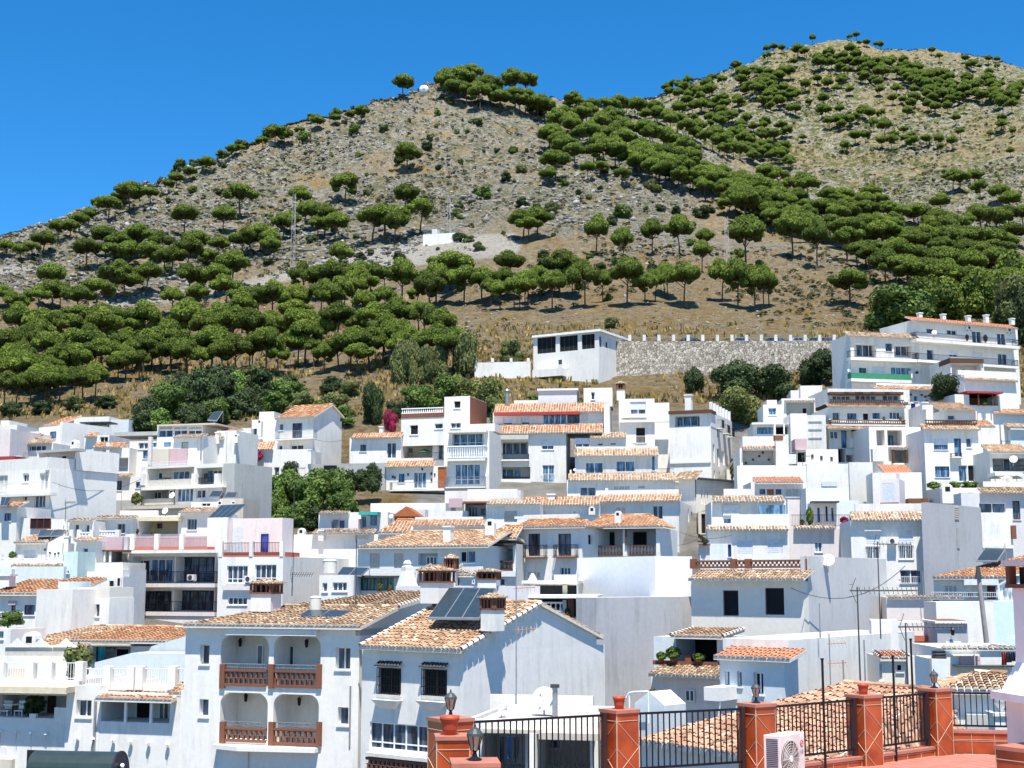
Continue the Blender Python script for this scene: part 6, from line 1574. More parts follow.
chair(h, 545, 605, 'small dark terrace chair left of the pink stair', -.8)
h = H(WH, 'long low white wall with chimneys and a thin red tile edge under the teal awning', 450, 700, 119, 640, .15); h.vol(378, 720, 624, None, d=5, par=0); h.ev(450, 700, 620, 604, 'old', run=.8); h.chim(492, 605, 650, .45, -.2); h.chim(412, 598, 640, .6, 1, 'arch'); h.done()
crop(380, 500, 6.4)
h = H(WH, 'house with a weathered red orange tiled roof between the shed and the tan roof', -5, 210, 118, 200, .1); h.vol(-5, 205, 208, None, d=6, par=0); h.roof(-10, 208, 208, 128, 3, .3, tone='orange', hl=1.0); h.done()
h = H(WH, 'low white house with a thin orange tile band above the long tan roof', 200, 670, 114, 190, .1); h.vol(200, 670, 165, None, d=6, par=0); h.ev(208, 668, 165, 130, 'orange', run=1.2); h.slab(225, 660, 108, 128, 1.3, 1.5, 'cream', 'parapet', vp=1.3); h.done()
h = H('wooden_shed', 'small red brown wooden shed roof gable behind the tiled roofs', 88, 250, 124, 100, .1, cat='shed', m='brickred'); h.vol(92, 246, 105, None, d=3, par=0); mb = MB(); u0, u1 = h.vols[0]['u0'] - .2, h.vols[0]['u1'] + .2; z = h.vols[0]['z1']; um = (u0 + u1) / 2
mb.add([(u0, -.2, z), (u1, -.2, z), (um, -.2, z + .9), (u0, 3, z), (u1, 3, z), (um, 3, z + .9)], [(0, 1, 2), (3, 5, 4), (0, 2, 5, 3), (1, 4, 5, 2), (0, 3, 4, 1)]); mb.build('roof', WOODO, h.e); h.done(); dish(h, 72, 105, 30, 'white dish left of the wooden shed gable', -1)
h = H(WH, 'stepped white walls and porch with a pink stair right of the wooden shed', 260, 690, 130, 60, .15); h.vol(-60, 420, 20, None, v=2.0, d=6, par=0, m='white'); h.vol(50, 290, 60, None, v=.5, d=2, par=0, m='lilac'); h.vol(400, 560, 70, None, d=1, par=0); h.vol(540, 690, 10, None, v=1, d=4, par=0); v = h.log(545, 25, 682, 108, 1.5, 'lilac'); h.win(568, 42, 628, 108, n=3, v=v); h.win(640, 48, 678, 102, n=1, v=v); h.slab(530, 735, 8, 20, -.5, 2, 'brickred', 'porch_roof', vp=-.5); h.slab(440, 525, -10, 48, 1.8, 2.0, 'rose', 'stair_wall', vp=1.8)
h.rail(290, 395, 55, 115, 'white', .4); h.vol(415, 900, -60, 20, v=4.5, d=2, par=0, m='pink'); h.vol(560, 880, -70, -10, v=3.5, d=.2, par=0, name='terrace_wall'); h.c = h.vols[2]; h.done()
h = H(WH, 'white house with a square grey shutter beside the parapet of the balcony house', 680, 1010, 124, 90, .1); h.vol(680, 1015, 28, None, d=6, par=0); h.win(795, 70, 878, 145, 'blind', col=BLINDS, nm='shutter'); h.ev(680, 1024, 28, 2, 'tan', run=1.0); h.slab(860, 1100, 105, 120, -2, -1.8, 'white', 'parapet', vp=-2); h.done()
h = House('long_house', 'long white house under a tan tiled roof with grey shutters and a small arched chimney', -142, 660, 107.5, 103.5, 350); h.vol(-142, 660, 295, None, d=7, par=0)
h.roof(-150, 692, 298, 205, 4.0, .45, tone='tan', hl=2.2, back=3); h.win(-65, 342, -3, 438, 'blind', col=BLINDS, nm='shutter'); h.win(90, 342, 150, 435, 'blind', col=BLINDS, nm='shutter'); v = h.log(245, 342, 368, 415, .5, 'grey'); h.win(300, 362, 368, 415, n=3, v=v); h.win(515, 325, 610, 402, n=2, glass=GLASSB); h.win(520, 328, 560, 400, n=1, glass=VOID, v=-.01)
h.chim(438, 165, 272, .6, .8); h.rail(-70, 260, 450, 470, 'white', -.8); h.rail(420, 525, 420, 545, 'white', -1.2); h.done()
h = H('loggia_house', 'narrow white house with a brown railed loggia beside the black iron balconies', 655, 868, 106.5, 400, .2); h.vol(655, 868, 280, None, d=7, par=0); v = h.log(668, 290, 850, 452, 1.5, 'white'); h.win(775, 315, 850, 388, n=1, v=v, col=DARKGREY, glass=GLASSB); h.win(735, 335, 758, 375, n=1, v=v); h.rail(668, 852, 388, 452, 'wood', -.05); h.roof(655, 872, 245, 168, 2.5, .3, v=.6, tone='orange', hl=1.2); h.slab(655, 862, 278, 290, -.5, 0, DARKGREY, 'beam'); h.win(752, 502, 800, 548, n=1); h.slab(655, 872, 455, 490, -.3, -.003, 'blue', 'band'); h.chim(708, 120, 280, .7, -.3, 'arch'); h.done()
h = H(WH, 'small white outbuilding with a tan tiled roof, brick chimneys and a cone chimney', 228, 600, 90, 500, .2); h.vol(228, 380, 440, None, d=5, par=0, v=0); h.vol(478, 600, 478, None, v=.8, d=4, par=0); h.win(480, 502, 510, 548, n=1); h.win(590, 508, 608, 538, n=1, v=.75); h.roof(245, 448, 455, 418, 3, .3, v=0, tone='tan'); h.roof(475, 600, 480, 452, 2.5, .2, v=.8, tone='tan', hr=1.5); h.vol(0, 1, 440, 441, d=.1) if False else None
h.chim(457, 345, 560, .7, .2, 'brick'); h.chim(175, 385, 555, 1.3, -.6, 'cone'); h.c = h.vols[0]; h.done()
h = H('terrace_wall', 'low lilac parapet wall between the brick topped chimneys', 440, 945, 82, 600, .2, cat='wall', m='lilac'); h.vol(100, 945, 552, None, d=4, par=.3); h.chim(697, 440, 600, 1.1, .3, 'brick'); h.done()
crop(260, 500, 6.4)
h = H(WH, 'small flat roofed white shed with two dark windows beside the teal glazed porch', 380, 600, 93, 520, .2); h.vol(380, 600, 480, None, d=4, par=.1); h.win(400, 530, 430, 588, n=1); h.win(465, 527, 556, 585, n=3); h.done()
solar(h, [(490, 478), (650, 482), (700, 432), (530, 428)], 'pair of greenish solar panels on the flat shed beside the square tank', n=2, v0=.3, v1=1.8); tank(h, 445, 468, 88, 88, 'cream square shouldered water tank on the flat white shed', .5)
h = H('glazed_porch', 'dark teal glazed porch under a thin flat roof', 605, 900, 94, 540, .2, cat='porch'); h.vol(605, 905, 488, None, d=3, par=0); h.win(640, 497, 856, 580, n=5, glass=glassmat('teal_glass', (.01, .06, .05), .2), col=DARKGREY, sill=False); h.slab(600, 905, 484, 496, -.5, 3, DARKGREY, 'roof_slab', vp=-.5); h.done()
plant(h, 765, 585, 40, 60, 'tall spindly plant in front of the teal glazed porch', -1, OLIVE); plant(h, 830, 585, 30, 50, 'small plant at the right of the teal glazed porch', -1, OLIVE)
# ============ left: apartments and rows ====================================
crop(120, 480, 6.4)
h = House('apartment_house', 'white apartment house with wide mullioned windows and a blank light grey side wall', 630, 1045, 110.5, 108.5, 600); h.vol(630, 1045, 492, None, d=12, par=0)
h.win(685, 549, 815, 661, 'tran', n=4); h.win(865, 542, 998, 656, 'tran', n=4); h.slab(655, 1015, 672, 705, -.25, -.003, 'pink', 'ledge'); h.win(690, 752, 812, 800, n=4); h.win(905, 750, 960, 800, n=2)
h.posts([650, 845, 1040], 390, 490, .3, .1); h.rail(665, 1035, 400, 470, 'iron', .1); h.vol(690, 1040, 245, 490, v=3.2, d=1.8, m='pink', name='roof_room', par=0); h.win(690, 300, 785, 465, 'blind', dep=.06)
h.vol(560, 690, 240, 490, v=2.4, d=4.5, name='roof_room', par=0); h.win(905, 345, 950, 460, n=1, col=BLUEP, v=3.1, glass=glassmat('deep_blue', (.008, .014, .09), .3)); h.slab(660, 1035, 462, 490, .15, 3, 'redfloor', 'roof_floor', vp=.15); h.c = h.vols[0]; h.done()
ac(h, 820, 655, 48, 'air conditioner between the two wide mullioned windows')
solar(h, [(560, 245), (700, 240), (808, 152), (650, 160)], 'large dark solar array tilted above the white apartment roof room', n=4, v0=2.6, v1=5.5)
antenna(h.world(6.0, 1.0, h.vols[0]['z1']), 7.0, 'tall thin antenna mast above the apartment house terrace', .8)
h = House('balcony_apartments', 'apartment house with two long black railed balconies below a pink walled terrace', 15, 615, 115, 112, 600, m='white'); h.vol(15, 615, 455, None, d=8, par=0)
v = h.log(80, 490, 345, 655, 1.3, 'white'); h.win(108, 512, 192, 650, n=2, v=v, glass=GLASS); h.win(205, 507, 340, 650, n=3, v=v, glass=GLASSB); v = h.log(358, 490, 604, 655, 1.3, 'white'); h.win(362, 495, 602, 650, 'grid', n=5, v=v, col=IRON)
v = h.log(90, 708, 330, 845, 1.2, 'white'); h.win(95, 712, 325, 840, 'grid', n=5, v=v, col=IRON); v = h.log(350, 704, 600, 838, 1.2, 'white'); h.win(355, 708, 598, 835, 'grid', n=5, v=v, col=IRON)
h.balc(15, 608, 585, 662, .9, 'iron', .3, 'pink'); h.balc(8, 608, 775, 845, .9, 'iron', .3, 'pink'); h.vol(15, 600, 872, None, v=-.8, d=.8, m='pink', par=0); h.c = h.vols[0]
h.posts([85, 240, 400], 345, 445, .35, .1); 
for a, b in ((98, 225), (255, 388), (415, 555)): h.rail(a, b, 360, 430, 'rose', 1.2); h.rail(a, b, 372, 432, 'grey', .1)
h.slab(85, 560, 428, 452, .1, 3, 'redfloor', 'roof_floor', vp=.1); h.slab(14, 640, 448, 468, -1.0, -.003, 'white', 'cornice'); h.done()
ac(h, 125, 655, 34, 'air conditioner on the upper black balcony, at its left', -.6); ac(h, 452, 645, 40, 'air conditioner on the upper black balcony, right of the middle', -.6)
for i, x in enumerate((200, 265)): chair(h, x, 650, ['dark chair on the upper black balcony, left one', 'dark chair on the upper black balcony, right one'][i], -.4)
h = H(WH, 'white house with a yellow shaded loggia and leaning frames above the pink terrace', 72, 620, 121, 270, .2); h.vol(72, 375, 228, None, d=6, par=0); v = h.log(82, 258, 370, 345, 2.0, 'yellow'); h.win(112, 290, 150, 325, n=1, v=v); h.win(165, 290, 200, 340, n=1, v=v, col=BROWN); h.win(240, 278, 270, 310, n=1, v=v, col=BROWN); h.slab(70, 375, 235, 262, -.8, 0, BEIGECL, 'awning', vp=-.8)
h.vol(375, 600, 205, None, d=6, par=0); h.win(432, 250, 490, 318, n=3, col=GREYM); h.ev(375, 625, 205, 180, 'tan', run=1.2); h.slab(0, 240, 195, 232, 1.5, 1.8, 'pink', 'parapet', vp=1.5); h.c = h.vols[0]; h.done()
for x, t in ((105, 'potted plant at the left end of the yellow loggia terrace'), (205, 'potted plant in the middle of the yellow loggia terrace')): plant(h, x, 350, 36, 44, t, -1.0, OLIVE)
dish(h, 290, 200, 44, 'pale dish on the parapet above the yellow loggia', -.5)
h = H(WH, 'white house with low solar roof and dark vents in front of the teal side wall', 445, 790, 126, 150, .2); h.vol(455, 640, 140, None, d=4, par=0, m='lilac'); h.win(522, 147, 578, 168, n=2, glass=VOID); h.vol(640, 790, 118, None, d=4, par=0, m='sand'); h.win(628, 135, 652, 160, n=1, glass=VOID, v=-.03); h.win(715, 137, 740, 155, n=1, glass=VOID, v=-.03); h.c = h.vols[0]; h.done()
solar(h, [(565, 108), (640, 106), (660, 70), (590, 70)], 'small solar panel on the low roof, left one of two', n=1, v0=0, v1=1.2); solar(h, [(662, 112), (740, 110), (755, 78), (685, 78)], 'small solar panel on the low roof, right one of two', n=1, v0=0, v1=1.2)
crop(120, 390, 6.4)
h = House('terrace_house', 'long white house with two open terrace levels and a weathered green side wall', 135, 735, 135, 129.5, 550); h.vol(135, 660, 480, None, d=5.5, par=0)
v = h.log(175, 505, 470, 622, 1.6, 'cream'); h.door(176, 515, 205, 605, WOODO, v=v); h.win(225, 530, 275, 572, n=2, v=v); h.win(346, 522, 447, 612, n=3, v=v, glass=GLASSB); h.posts([155, 482, 628], 535, 610, .5, .0)
v = h.log(492, 500, 655, 600, 1.6, 'cream'); h.win(560, 515, 600, 592, n=1, v=v, glass=GLASSB); h.win(600, 515, 655, 592, n=2, v=v); h.win(495, 520, 515, 560, n=1, v=v)
h.slab(135, 660, 612, 632, -.5, -.003, 'white', 'cornice'); v = h.log(135, 640, 350, 735, 2.0, 'cement'); h.win(190, 655, 270, 695, n=3, v=v); h.win(365, 633, 466, 712, n=4, glass=GLASSB); h.win(490, 640, 546, 690, n=2); h.win(318, 640, 342, 715, n=1, v=-.02)
h.rail(175, 480, 572, 618, 'net', .05); h.rail(490, 640, 560, 600, 'iron', .1); h.rail(135, 345, 695, 735, 'net', -.1); h.slab(20, 450, 738, 760, -1.5, 0, 'sand', 'terrace_floor', vp=-1.5)
h.vol(655, 735, 470, None, d=5.55, m='cement', par=0, v=.02)
h.rail(200, 500, 455, 480, 'white', .1); h.c = h.vols[0]; h.done()
table_set(h, 292, 612, 34, 'dark round table on the upper open terrace', 1.0); dish(h, 335, 676, 42, 'white dish on the lower open terrace of the long terrace house', -.6)
for i, (x, t) in enumerate(((505, 'dark terrace chair left of the blue door'), (540, 'second dark terrace chair left of the blue door'))): chair(h, x, 595, t, .6)
plant(h, 645, 700, 40, 60, 'white flowering bush beside the green side wall', -.8, OLIVE); plant(h, 100, 735, 90, 90, 'thin leafy shrub left of the lower open terrace', -.8, OLIVE)
h = H(WH, 'white block with a green door behind faded pink terrace walls', 190, 535, 139, 400, .25); h.vol(340, 495, 290, None, d=5, par=0); h.win(393, 333, 436, 400, n=1, col=GREENCL, glass=BLINDS); h.vol(495, 535, 290, None, v=.1, d=8, par=0); h.ev(338, 530, 302, 285, 'old', run=.8); h.vol(200, 312, 378, None, v=-.6, d=2, par=0, m='sand'); h.vol(308, 430, 375, None, v=-.2, d=2, par=0, m='rose'); h.win(205, 335, 240, 368, n=1, v=0, glass=GLASSB); h.win(280, 332, 330, 368, n=1, v=0, glass=GLASSB); h.vol(195, 340, 325, None, v=1.2, d=3, par=0); h.posts([197], 300, 480, .35, -.8, 'pink'); h.chim(520, 300, 450, .12, -.3, 'pipe'); h.c = h.vols[0]; h.done()
h = H('glazed_roof_house', 'house with a fully glazed top floor under a flat roof below the thicket', 240, 540, 144, 270, .3); h.vol(240, 530, 222, None, d=6, par=0); 
for a, b in ((247, 335), (345, 428), (436, 522)): h.win(a, 258, b, 300, n=2, sill=False); h.win(a, 232, b, 250, n=2, glass=BLINDS, sill=False)
h.slab(236, 610, 216, 226, -.4, 6, 'sand', 'roof_slab', vp=-.4); h.roof(545, 660, 308, 255, 4, .3, v=-1, tone='orange', fill=False); h.vol(620, 745, 260, None, v=-1.0, d=5, par=0); h.chim(627, 270, 345, .4, -1.2); h.chim(748, 280, 340, .4, -1.2, 'arch'); h.c = h.vols[0]; h.done()
solar(h, [(560, 192), (620, 196), (660, 135), (600, 140)], 'steep solar panel standing on the roof below the thicket', n=1, v0=1, v1=2.2)
h = H(WH, 'white house with a flat grey canopy left of the glazed roof house', 45, 200, 143, 400, .25); h.vol(62, 185, 328, None, d=6, par=0); h.win(118, 337, 150, 378, n=1); h.win(152, 337, 178, 378, n=1); h.win(148, 388, 178, 438, n=1, col=BLUEP, glass=GLASSB); h.vol(-5, 62, 370, None, v=1, d=4, par=0); h.ev(-100, 60, 372, 352, 'tan', v=1.5); h.slab(-40, 240, 268, 292, 2, 6, 'cement', 'canopy', vp=2); h.c = h.vols[0]; h.done()
h = H(WH, 'white house with small square windows left of the lower open terrace', -110, 135, 138, 600, .2); h.vol(-110, 135, 556, None, d=5, par=0); h.ev(-110, 55, 556, 540, 'old'); h.win(-27, 580, 10, 642, n=1, col=GREYM); h.win(102, 588, 134, 626, n=1, glass=GLASSB, col=BLUEP); h.win(-105, 695, -65, 715, n=1, glass=VOID); h.vol(-118, 450, 705, None, v=-1.2, d=1, par=0, m='cement'); h.c = h.vols[0]; h.done()
crop(0, 390, 6.4)
h = H(WH, 'white house with a railed loggia between two piers below the flat canopy', 590, 830, 142, 400, .25); h.vol(590, 830, 372, None, d=6, par=0); h.win(662, 382, 678, 430, n=1, glass=GLASSB); h.win(700, 398, 728, 425, n=1, glass=BLINDS); v = h.log(705, 435, 818, 520, 1.2, 'grey'); h.rail(705, 818, 490, 520, 'grey', .0); h.win(610, 460, 655, 488, 'blind'); h.ev(588, 770, 368, 335, 'orange'); h.slab(680, 702, 335, 520, -.4, -.003, 'white', 'pier'); h.done()
h = H(WH, 'pale blue white house with a flat pergola roof at the foot of the dry slope', 475, 825, 166, 230, .2); h.vol(475, 700, 172, None, d=6, par=0); h.vol(700, 825, 190, None, v=.5, d=6, par=0, m='blue'); h.slab(510, 700, 203, 211, -2.2, -.01, DARKGREY, 'pergola', vp=-2.2); h.posts([555, 640, 695], 210, 275, .12, -2.1, DARKGREY); h.win(560, 215, 590, 265, n=1, glass=GLASSB); h.c = h.vols[0]; h.done()
h = House(WH, 'white gable house with a tall end pier and orange side roof near the slope', 250, 385, 156, 154, 300); h.vol(385, 400, 205, None, d=7, par=0); h.vol(250, 385, 235, None, v=.2, d=6, par=0); h.win(325, 268, 358, 305, n=1, col=BLUEP, glass=GLASSB, v=.15); h.win(250, 275, 270, 302, n=1, v=.15); h.roof(275, 372, 228, 185, 3, .2, v=.6, tone='orange', fill=False); h.c = h.vols[0]; h.done()
h = H(WH, 'white house with a tile band and a wide dark sunroom window', 65, 350, 151, 350, .25); h.vol(65, 250, 308, None, v=1.5, d=5, par=0, m='blue'); h.ev(75, 250, 312, 290, 'tan', v=1.5); h.slab(90, 245, 268, 290, 2.3, 2.6, 'white', 'parapet', vp=2.3); h.vol(155, 340, 340, None, d=6, par=0); h.win(165, 358, 293, 388, n=4); h.ev(160, 320, 342, 318, 'tan'); h.rail(145, 235, 400, 445, 'grey', -1); h.c = h.vols[1]; h.done()
h = H(WH, 'pinkish white end wall at the left edge with a red awning', -60, 70, 148, 300, .3, m='pink'); h.vol(-60, 68, 250, None, d=8, par=0); h.slab(-60, 95, 425, 458, -2.5, -.6, REDCL, 'awning', vp=-2.5); h.win(95, 422, 135, 450, n=2, v=-1, glass=BLINDS); h.done()
h = H(WH, 'grey roofed white house behind the pinkish end wall', -60, 120, 160, 220, .2); h.vol(-60, 110, 225, None, d=6, par=0); h.vol(5, 60, 195, 230, v=1, d=4); h.c = h.vols[0]; h.done()
h = H(WH, 'small white house with a blue porch beside the gable house near the dry slope', 540, 620, 152, 320, .2); h.vol(540, 700, 290, None, d=5, par=0); h.ev(540, 610, 300, 275, 'orange'); h.win(640, 300, 690, 340, n=2, glass=VOID); h.done()
h = House('arched_window_house', 'big white house with arched windows and a large blank grey side wall', -20, 325, 128, 124.5, 600); h.vol(-20, 325, 512, None, d=8, par=0)
h.win(-10, 548, 45, 645, n=2, glass=BLINDS); h.win(148, 540, 183, 587, n=2); h.win(255, 538, 302, 645, n=2, glass=BLINDS); h.win(222, 675, 288, 752, n=3); h.win(150, 670, 172, 720, n=1); h.balc(-20, 320, 592, 662, .9, 'white', .25)
for a, b, y in ((148, 183, 540), (255, 302, 538), (222, 288, 675)): h.slab(a, b, y - 9, y - 1, -.02, .1, 'cement', 'arch')
h.vol(-20, 325, 440, 512, v=0, d=7.9, par=.6, name='parapet'); h.vol(240, 490, 385, 512, v=3, d=5, name='roof_room', par=0); v = h.log(245, 398, 478, 450, 1.2, 'lilac'); h.win(398, 420, 430, 448, n=1, v=v, glass=VOID); h.vol(490, 494, 380, 512, v=2.8, d=5.2, name='roof_room', par=0); h.slab(230, 485, 380, 396, 1.8, 3, 'cement', 'canopy', vp=1.8); h.chim(482, 320, 380, .6, 4, 'arch'); h.posts([305], 430, 512, .3, -.2); h.c = h.vols[0]; h.done()
crop(0, 500, 6.4)
h = H(WH, 'white house with a dark red awning and blue window below the big arched window house', -20, 200, 119, 100, .3); h.vol(-20, 110, 42, None, d=5, par=0); h.win(28, 85, 70, 133, n=2, col=BLUEP, glass=GLASSB); h.ev(-20, 120, 42, 12, 'orange', run=1.0); h.vol(110, 330, 115, None, v=.6, d=2, par=0); v = h.log(200, 115, 330, 185, 1.2, 'brickred') if False else None; h.win(198, 118, 325, 182, n=3, col=plain('dark_red', (.2, .01, .01), .6), glass=VOID, v=.5); h.vol(330, 430, 122, None, v=.3, d=3, par=0); h.c = h.vols[0]; h.done()
solar(h, [(0, 690 - 655), (45, 35), (72, -18), (10, -20)], 'blue tinted solar panel at the left edge in front of the arched windows', n=2, v0=-1, v1=.4)
dish(h, 405, 152, 30, 'pale dish on the narrow wall right of the twin solar panels', -1)
h = H(WH, 'white house with a tan tiled roof and twin solar panels above a balustraded terrace', 100, 400, 113, 300, .2); h.vol(100, 400, 275, None, d=5, par=0); h.win(150, 320, 185, 372, 'blind'); h.win(190, 320, 225, 372, 'blind'); h.roof(88, 292, 272, 200, 3, .4, tone='tan', hl=1.0, fill=False)
for x, y in ((288, 318), (320, 338), (352, 345), (375, 340)): h.slab(x - 5, x + 5, y - 6, y + 6, -.1, -.01, DARKGREY, 'wall_pot', vp=-.05)
h.vol(-40, 408, 395, None, v=-2.2, d=2.2, par=0); h.rail(-40, 405, 372, 395, 'bal', -2.0); h.posts([2, 135, 262, 285, 398], 350, 396, .35, -2.0); h.ev(70, 410, 425, 412, 'old', v=-2.2, run=.1); h.c = h.vols[0]; h.done()
solar(h, [(240, 232), (318, 228), (345, 190), (255, 190)], 'green tinted solar panel on the tan roof, left of the pair', n=1, v0=0, v1=1.5); solar(h, [(320, 230), (400, 224), (420, 188), (345, 190)], 'green tinted solar panel on the tan roof, right of the pair', n=1, v0=0, v1=1.5)
plant(h, 75, 378, 60, 55, 'round green shrub at the left of the balustraded terrace', -1.2, LEAF)
h = H(WH, 'bluish white wall under the balustraded terrace', -40, 410, 104, 460, .15, m='blue'); h.vol(75, 410, 425, None, d=3, par=0, v=.5); h.vol(-60, 75, 440, None, d=3, par=0); h.vol(410, 500, 330, None, v=1.0, d=3, par=0, m='green'); h.win(415, 447, 448, 473, n=2, v=.95); h.c = h.vols[0]; h.done()
h = H(WH, 'white house with two tall windows and a balustrade left of the lilac awning wall', 430, 600, 118, 180, .2); h.vol(430, 600, 135, None, d=5, par=0); h.win(478, 155, 502, 240, n=1); h.win(550, 158, 570, 205, n=1); h.rail(500, 600, 205, 235, 'bal', -.8); h.posts([460, 508, 590], 190, 250, .3, -.8); h.ev(430, 580, 135, 122, 'old'); h.done()
h = H(WH, 'bluish white house with one small window under a thin tan tile band', 478, 620, 112, 300, .2); h.vol(478, 620, 262, None, d=5, par=0); h.win(530, 308, 560, 360, n=1); h.ev(475, 620, 262, 240, 'tan'); h.chim(432, 230, 350, .4, .5); h.done()
h = H(WH, 'white house with two grey framed windows above the lilac awning wall', 600, 850, 120, 180, .2); h.vol(600, 850, 118, None, d=6, par=0); h.win(630, 155, 680, 207, n=2, glass=BLINDS); h.win(752, 152, 800, 212, n=2, col=GREYM); h.ev(598, 850, 118, 104, 'old'); h.rail(610, 765, 195, 230, 'bal', -1.2); h.posts([620, 757], 190, 240, .35, -1.2); h.done()
h = H(WH, 'lilac awning wall over an open carport between white houses', 600, 785, 114, 300, .2, m='lilac'); h.vol(600, 785, 235, None, d=4, par=0); v = h.log(604, 332, 780, 396, 2.2, 'sand'); h.slab(600, 785, 238, 322, -.6, -.35, 'rose', 'awning', vp=-.6); h.slab(575, 800, 320, 330, -1.2, -.003, BROWN, 'beam'); h.posts([672, 708], 326, 396, .15, -1.0, FRAMEW); h.done()
h = H(WH, 'flat white roof terraces stepped down left of the black railed apartments', 505, 785, 106, 440, .2); h.vol(510, 670, 458, None, d=3, par=.1); h.vol(668, 785, 445, None, v=-.4, d=4, par=.1); h.vol(515, 785, 400, None, v=2.5, d=4, par=.1, m='cream'); h.vol(540, 700, 510, None, v=-2.5, d=3, par=.1); h.win(560, 500, 600, 515, n=1, v=-2.55, glass=VOID); h.vol(680, 790, 490, None, v=-2.3, d=3, par=.1); h.win(700, 512, 735, 558, n=1, v=-2.35, glass=VOID); h.win(750, 495, 775, 555, n=1, v=-2.35, glass=VOID); h.c = h.vols[0]; h.done()
h = H(WH, 'white house with a long weathered orange roof and blue framed windows at the left', -60, 240, 97, 650, .15); h.vol(-60, 500, 600, None, d=6, par=0); h.roof(-60, 330, 600, 512, 5.0, .4, tone='orange'); h.roof(300, 528, 572, 500, 4.0, 0, v=2.0, tone='orange', fill=False); h.win(72, 672, 98, 740, n=1, col=BLUEP, glass=GLASSB); h.win(155, 672, 220, 736, n=2, col=BLUEP); h.slab(52, 98, 645, 672, -.2, -.003, 'rose', 'lintel'); h.chim(42, 475, 555, .9, 1.0); h.done()
h = H('white_box_house', 'plain windowless white box brightly lit at the left', 236, 465, 93, 650, .7); h.vol(236, 465, 572, None, d=3.0, par=.1); h.vol(372, 440, 522, 575, v=2, d=2, m='blue', name='roof_room'); h.c = h.vols[0]; h.done()
h = H(WH, 'white house with one dark window and a pinkish side wall beside the plain white box', 512, 702, 94, 700, .7); h.vol(512, 702, 625, None, d=2.2, par=0); h.vol(512, 702, 558, 625, d=2.15, par=.2, name='parapet', m='cream'); h.c = h.vols[0]; h.win(575, 666, 635, 747, n=2, col=GREYM, glass=GLASS); h.done()
# ============ near houses at the bottom ====================================
def verge_wall(h, V, pts, u, t=.2, m='white', name='gable'):
    """vertical side wall at u with outline pts [(v,z)]"""
    mb = MB(); n = len(pts); vs = [(u - t, a, z) for a, z in pts] + [(u, a, z) for a, z in pts]
    mb.add(vs, [tuple(range(n)), tuple(range(2 * n - 1, n - 1, -1))] + [(i, n + i, n + (i + 1) % n, (i + 1) % n) for i in range(n)]); mb.build(name, WALLS[m], h.e)
def wall_lamp(h, x, y, v, label):
    u, z = h.uz(x, y, v); c = h.world(u, v, z); e = empty('wall_lantern', c, h.rz, label, 'lantern'); mb = MB(); mb.lathe((0, 0, -.2), [(.05, 0), (.08, .05), (.1, .28), (.13, .3), (.02, .42)], 6); mb.build('lantern_body', IRON, e); m = MB(); m.cyl((0, 0, .2), (0, .3, .2), .015, n=5); m.build('arm', IRON, e)
crop(180, 560, 3.692)
h = House('arcade_house', 'three storey white house with arched brick railed double balconies and a brown tiled roof', 22, 663, 69, 66, 300); h.vol(22, 663, 252, None, d=11, par=0)
for (a, b, c_, d_) in ((75, 312, 107, 386), (575, 322, 628, 406), (72, 513, 104, 580), (583, 543, 621, 612)): h.win(a, b, c_, d_, n=1 if c_ - a < 40 else 2, dep=.28)
for (x0, y0, x1, y1) in ((152, 276, 325, 466), (348, 278, 517, 474), (150, 488, 321, 670), (346, 494, 510, 690)): vb = h.log(x0, y0, x1, y1, 1.7, 'cream', arch=True)
h.win(287, 312, 308, 388, n=1, v=vb); h.win(402, 315, 423, 390, n=1, v=vb); h.win(360, 318, 370, 388, n=1, v=vb)
h.slab(168, 502, 256, 279, -.35, -.003, 'white', 'awning_box')
for (x0, x1, y0, y1) in ((158, 322, 404, 466), (346, 512, 408, 472), (154, 320, 618, 672), (344, 506, 622, 684)):
    h.rail(x0, x1, y0, y1, 'brick', .02); h.rail(x0, x1, y0 - 22, y0 - 2, 'grey', .02)
for x in (155, 335, 512): h.slab(x - 9, x + 9, 385, 474, -.12, .1, 'brickred', 'brick_pier'); h.slab(x - 9, x + 9, 598, 688, -.12, .1, 'brickred', 'brick_pier')
mb = MB(); a = h.uz(138, 676, 0); b = h.uz(512, 700, 0); z = h.uz(325, 690, -.5)[1]
mb.add([(a[0], 0, z - .2), (b[0], 0, z - .2), (b[0], -.4, z - .2), ((a[0] * .7 + b[0] * .3), -.95, z - .2), (a[0], -.4, z - .2), (a[0], 0, z), (b[0], 0, z), (b[0], -.4, z), ((a[0] * .7 + b[0] * .3), -.95, z), (a[0], -.4, z)], [(4, 3, 2, 1, 0), (5, 6, 7, 8, 9), (1, 2, 7, 6), (2, 3, 8, 7), (3, 4, 9, 8), (4, 0, 5, 9)]); mb.build('balcony', WHITE, h.e)
h.slab(245, 251, 700, 900, -.1, -.02, 'white', 'drainpipe'); h.slab(626, 631, 465, 690, -.06, -.01, GREYM, 'drainpipe')
rf = h.roof(12, 668, 243, 172, 3.9, .45, tone='old', hl=3.2)
Wd = h.vols[0]['u1']; u_a = 3.2; zr = h.uz(340, 172, 3.9)[1]; zt = h.uz(600, 117, 11)[1]
mb = MB(); tile_plane(mb, (u_a, 3.9, zr), (Wd + .1, 3.9, zr), (Wd + .1, 11, zt), (u_a + 3, 11, zt), .22, .38, 4, 9); slab_under(mb, (u_a, 3.9, zr), (Wd + .1, 3.9, zr), (Wd + .1, 11, zt), (u_a + 3, 11, zt), .14)
mb.m = 1
for i in range(18): mb.cyl((Wd, 3.9 + i * .4, zr + (zt - zr) * i / 18 + .05), (Wd, 3.9 + i * .4 + .36, zr + (zt - zr) * (i + .9) / 18 + .03), .11, .09, 6, False)
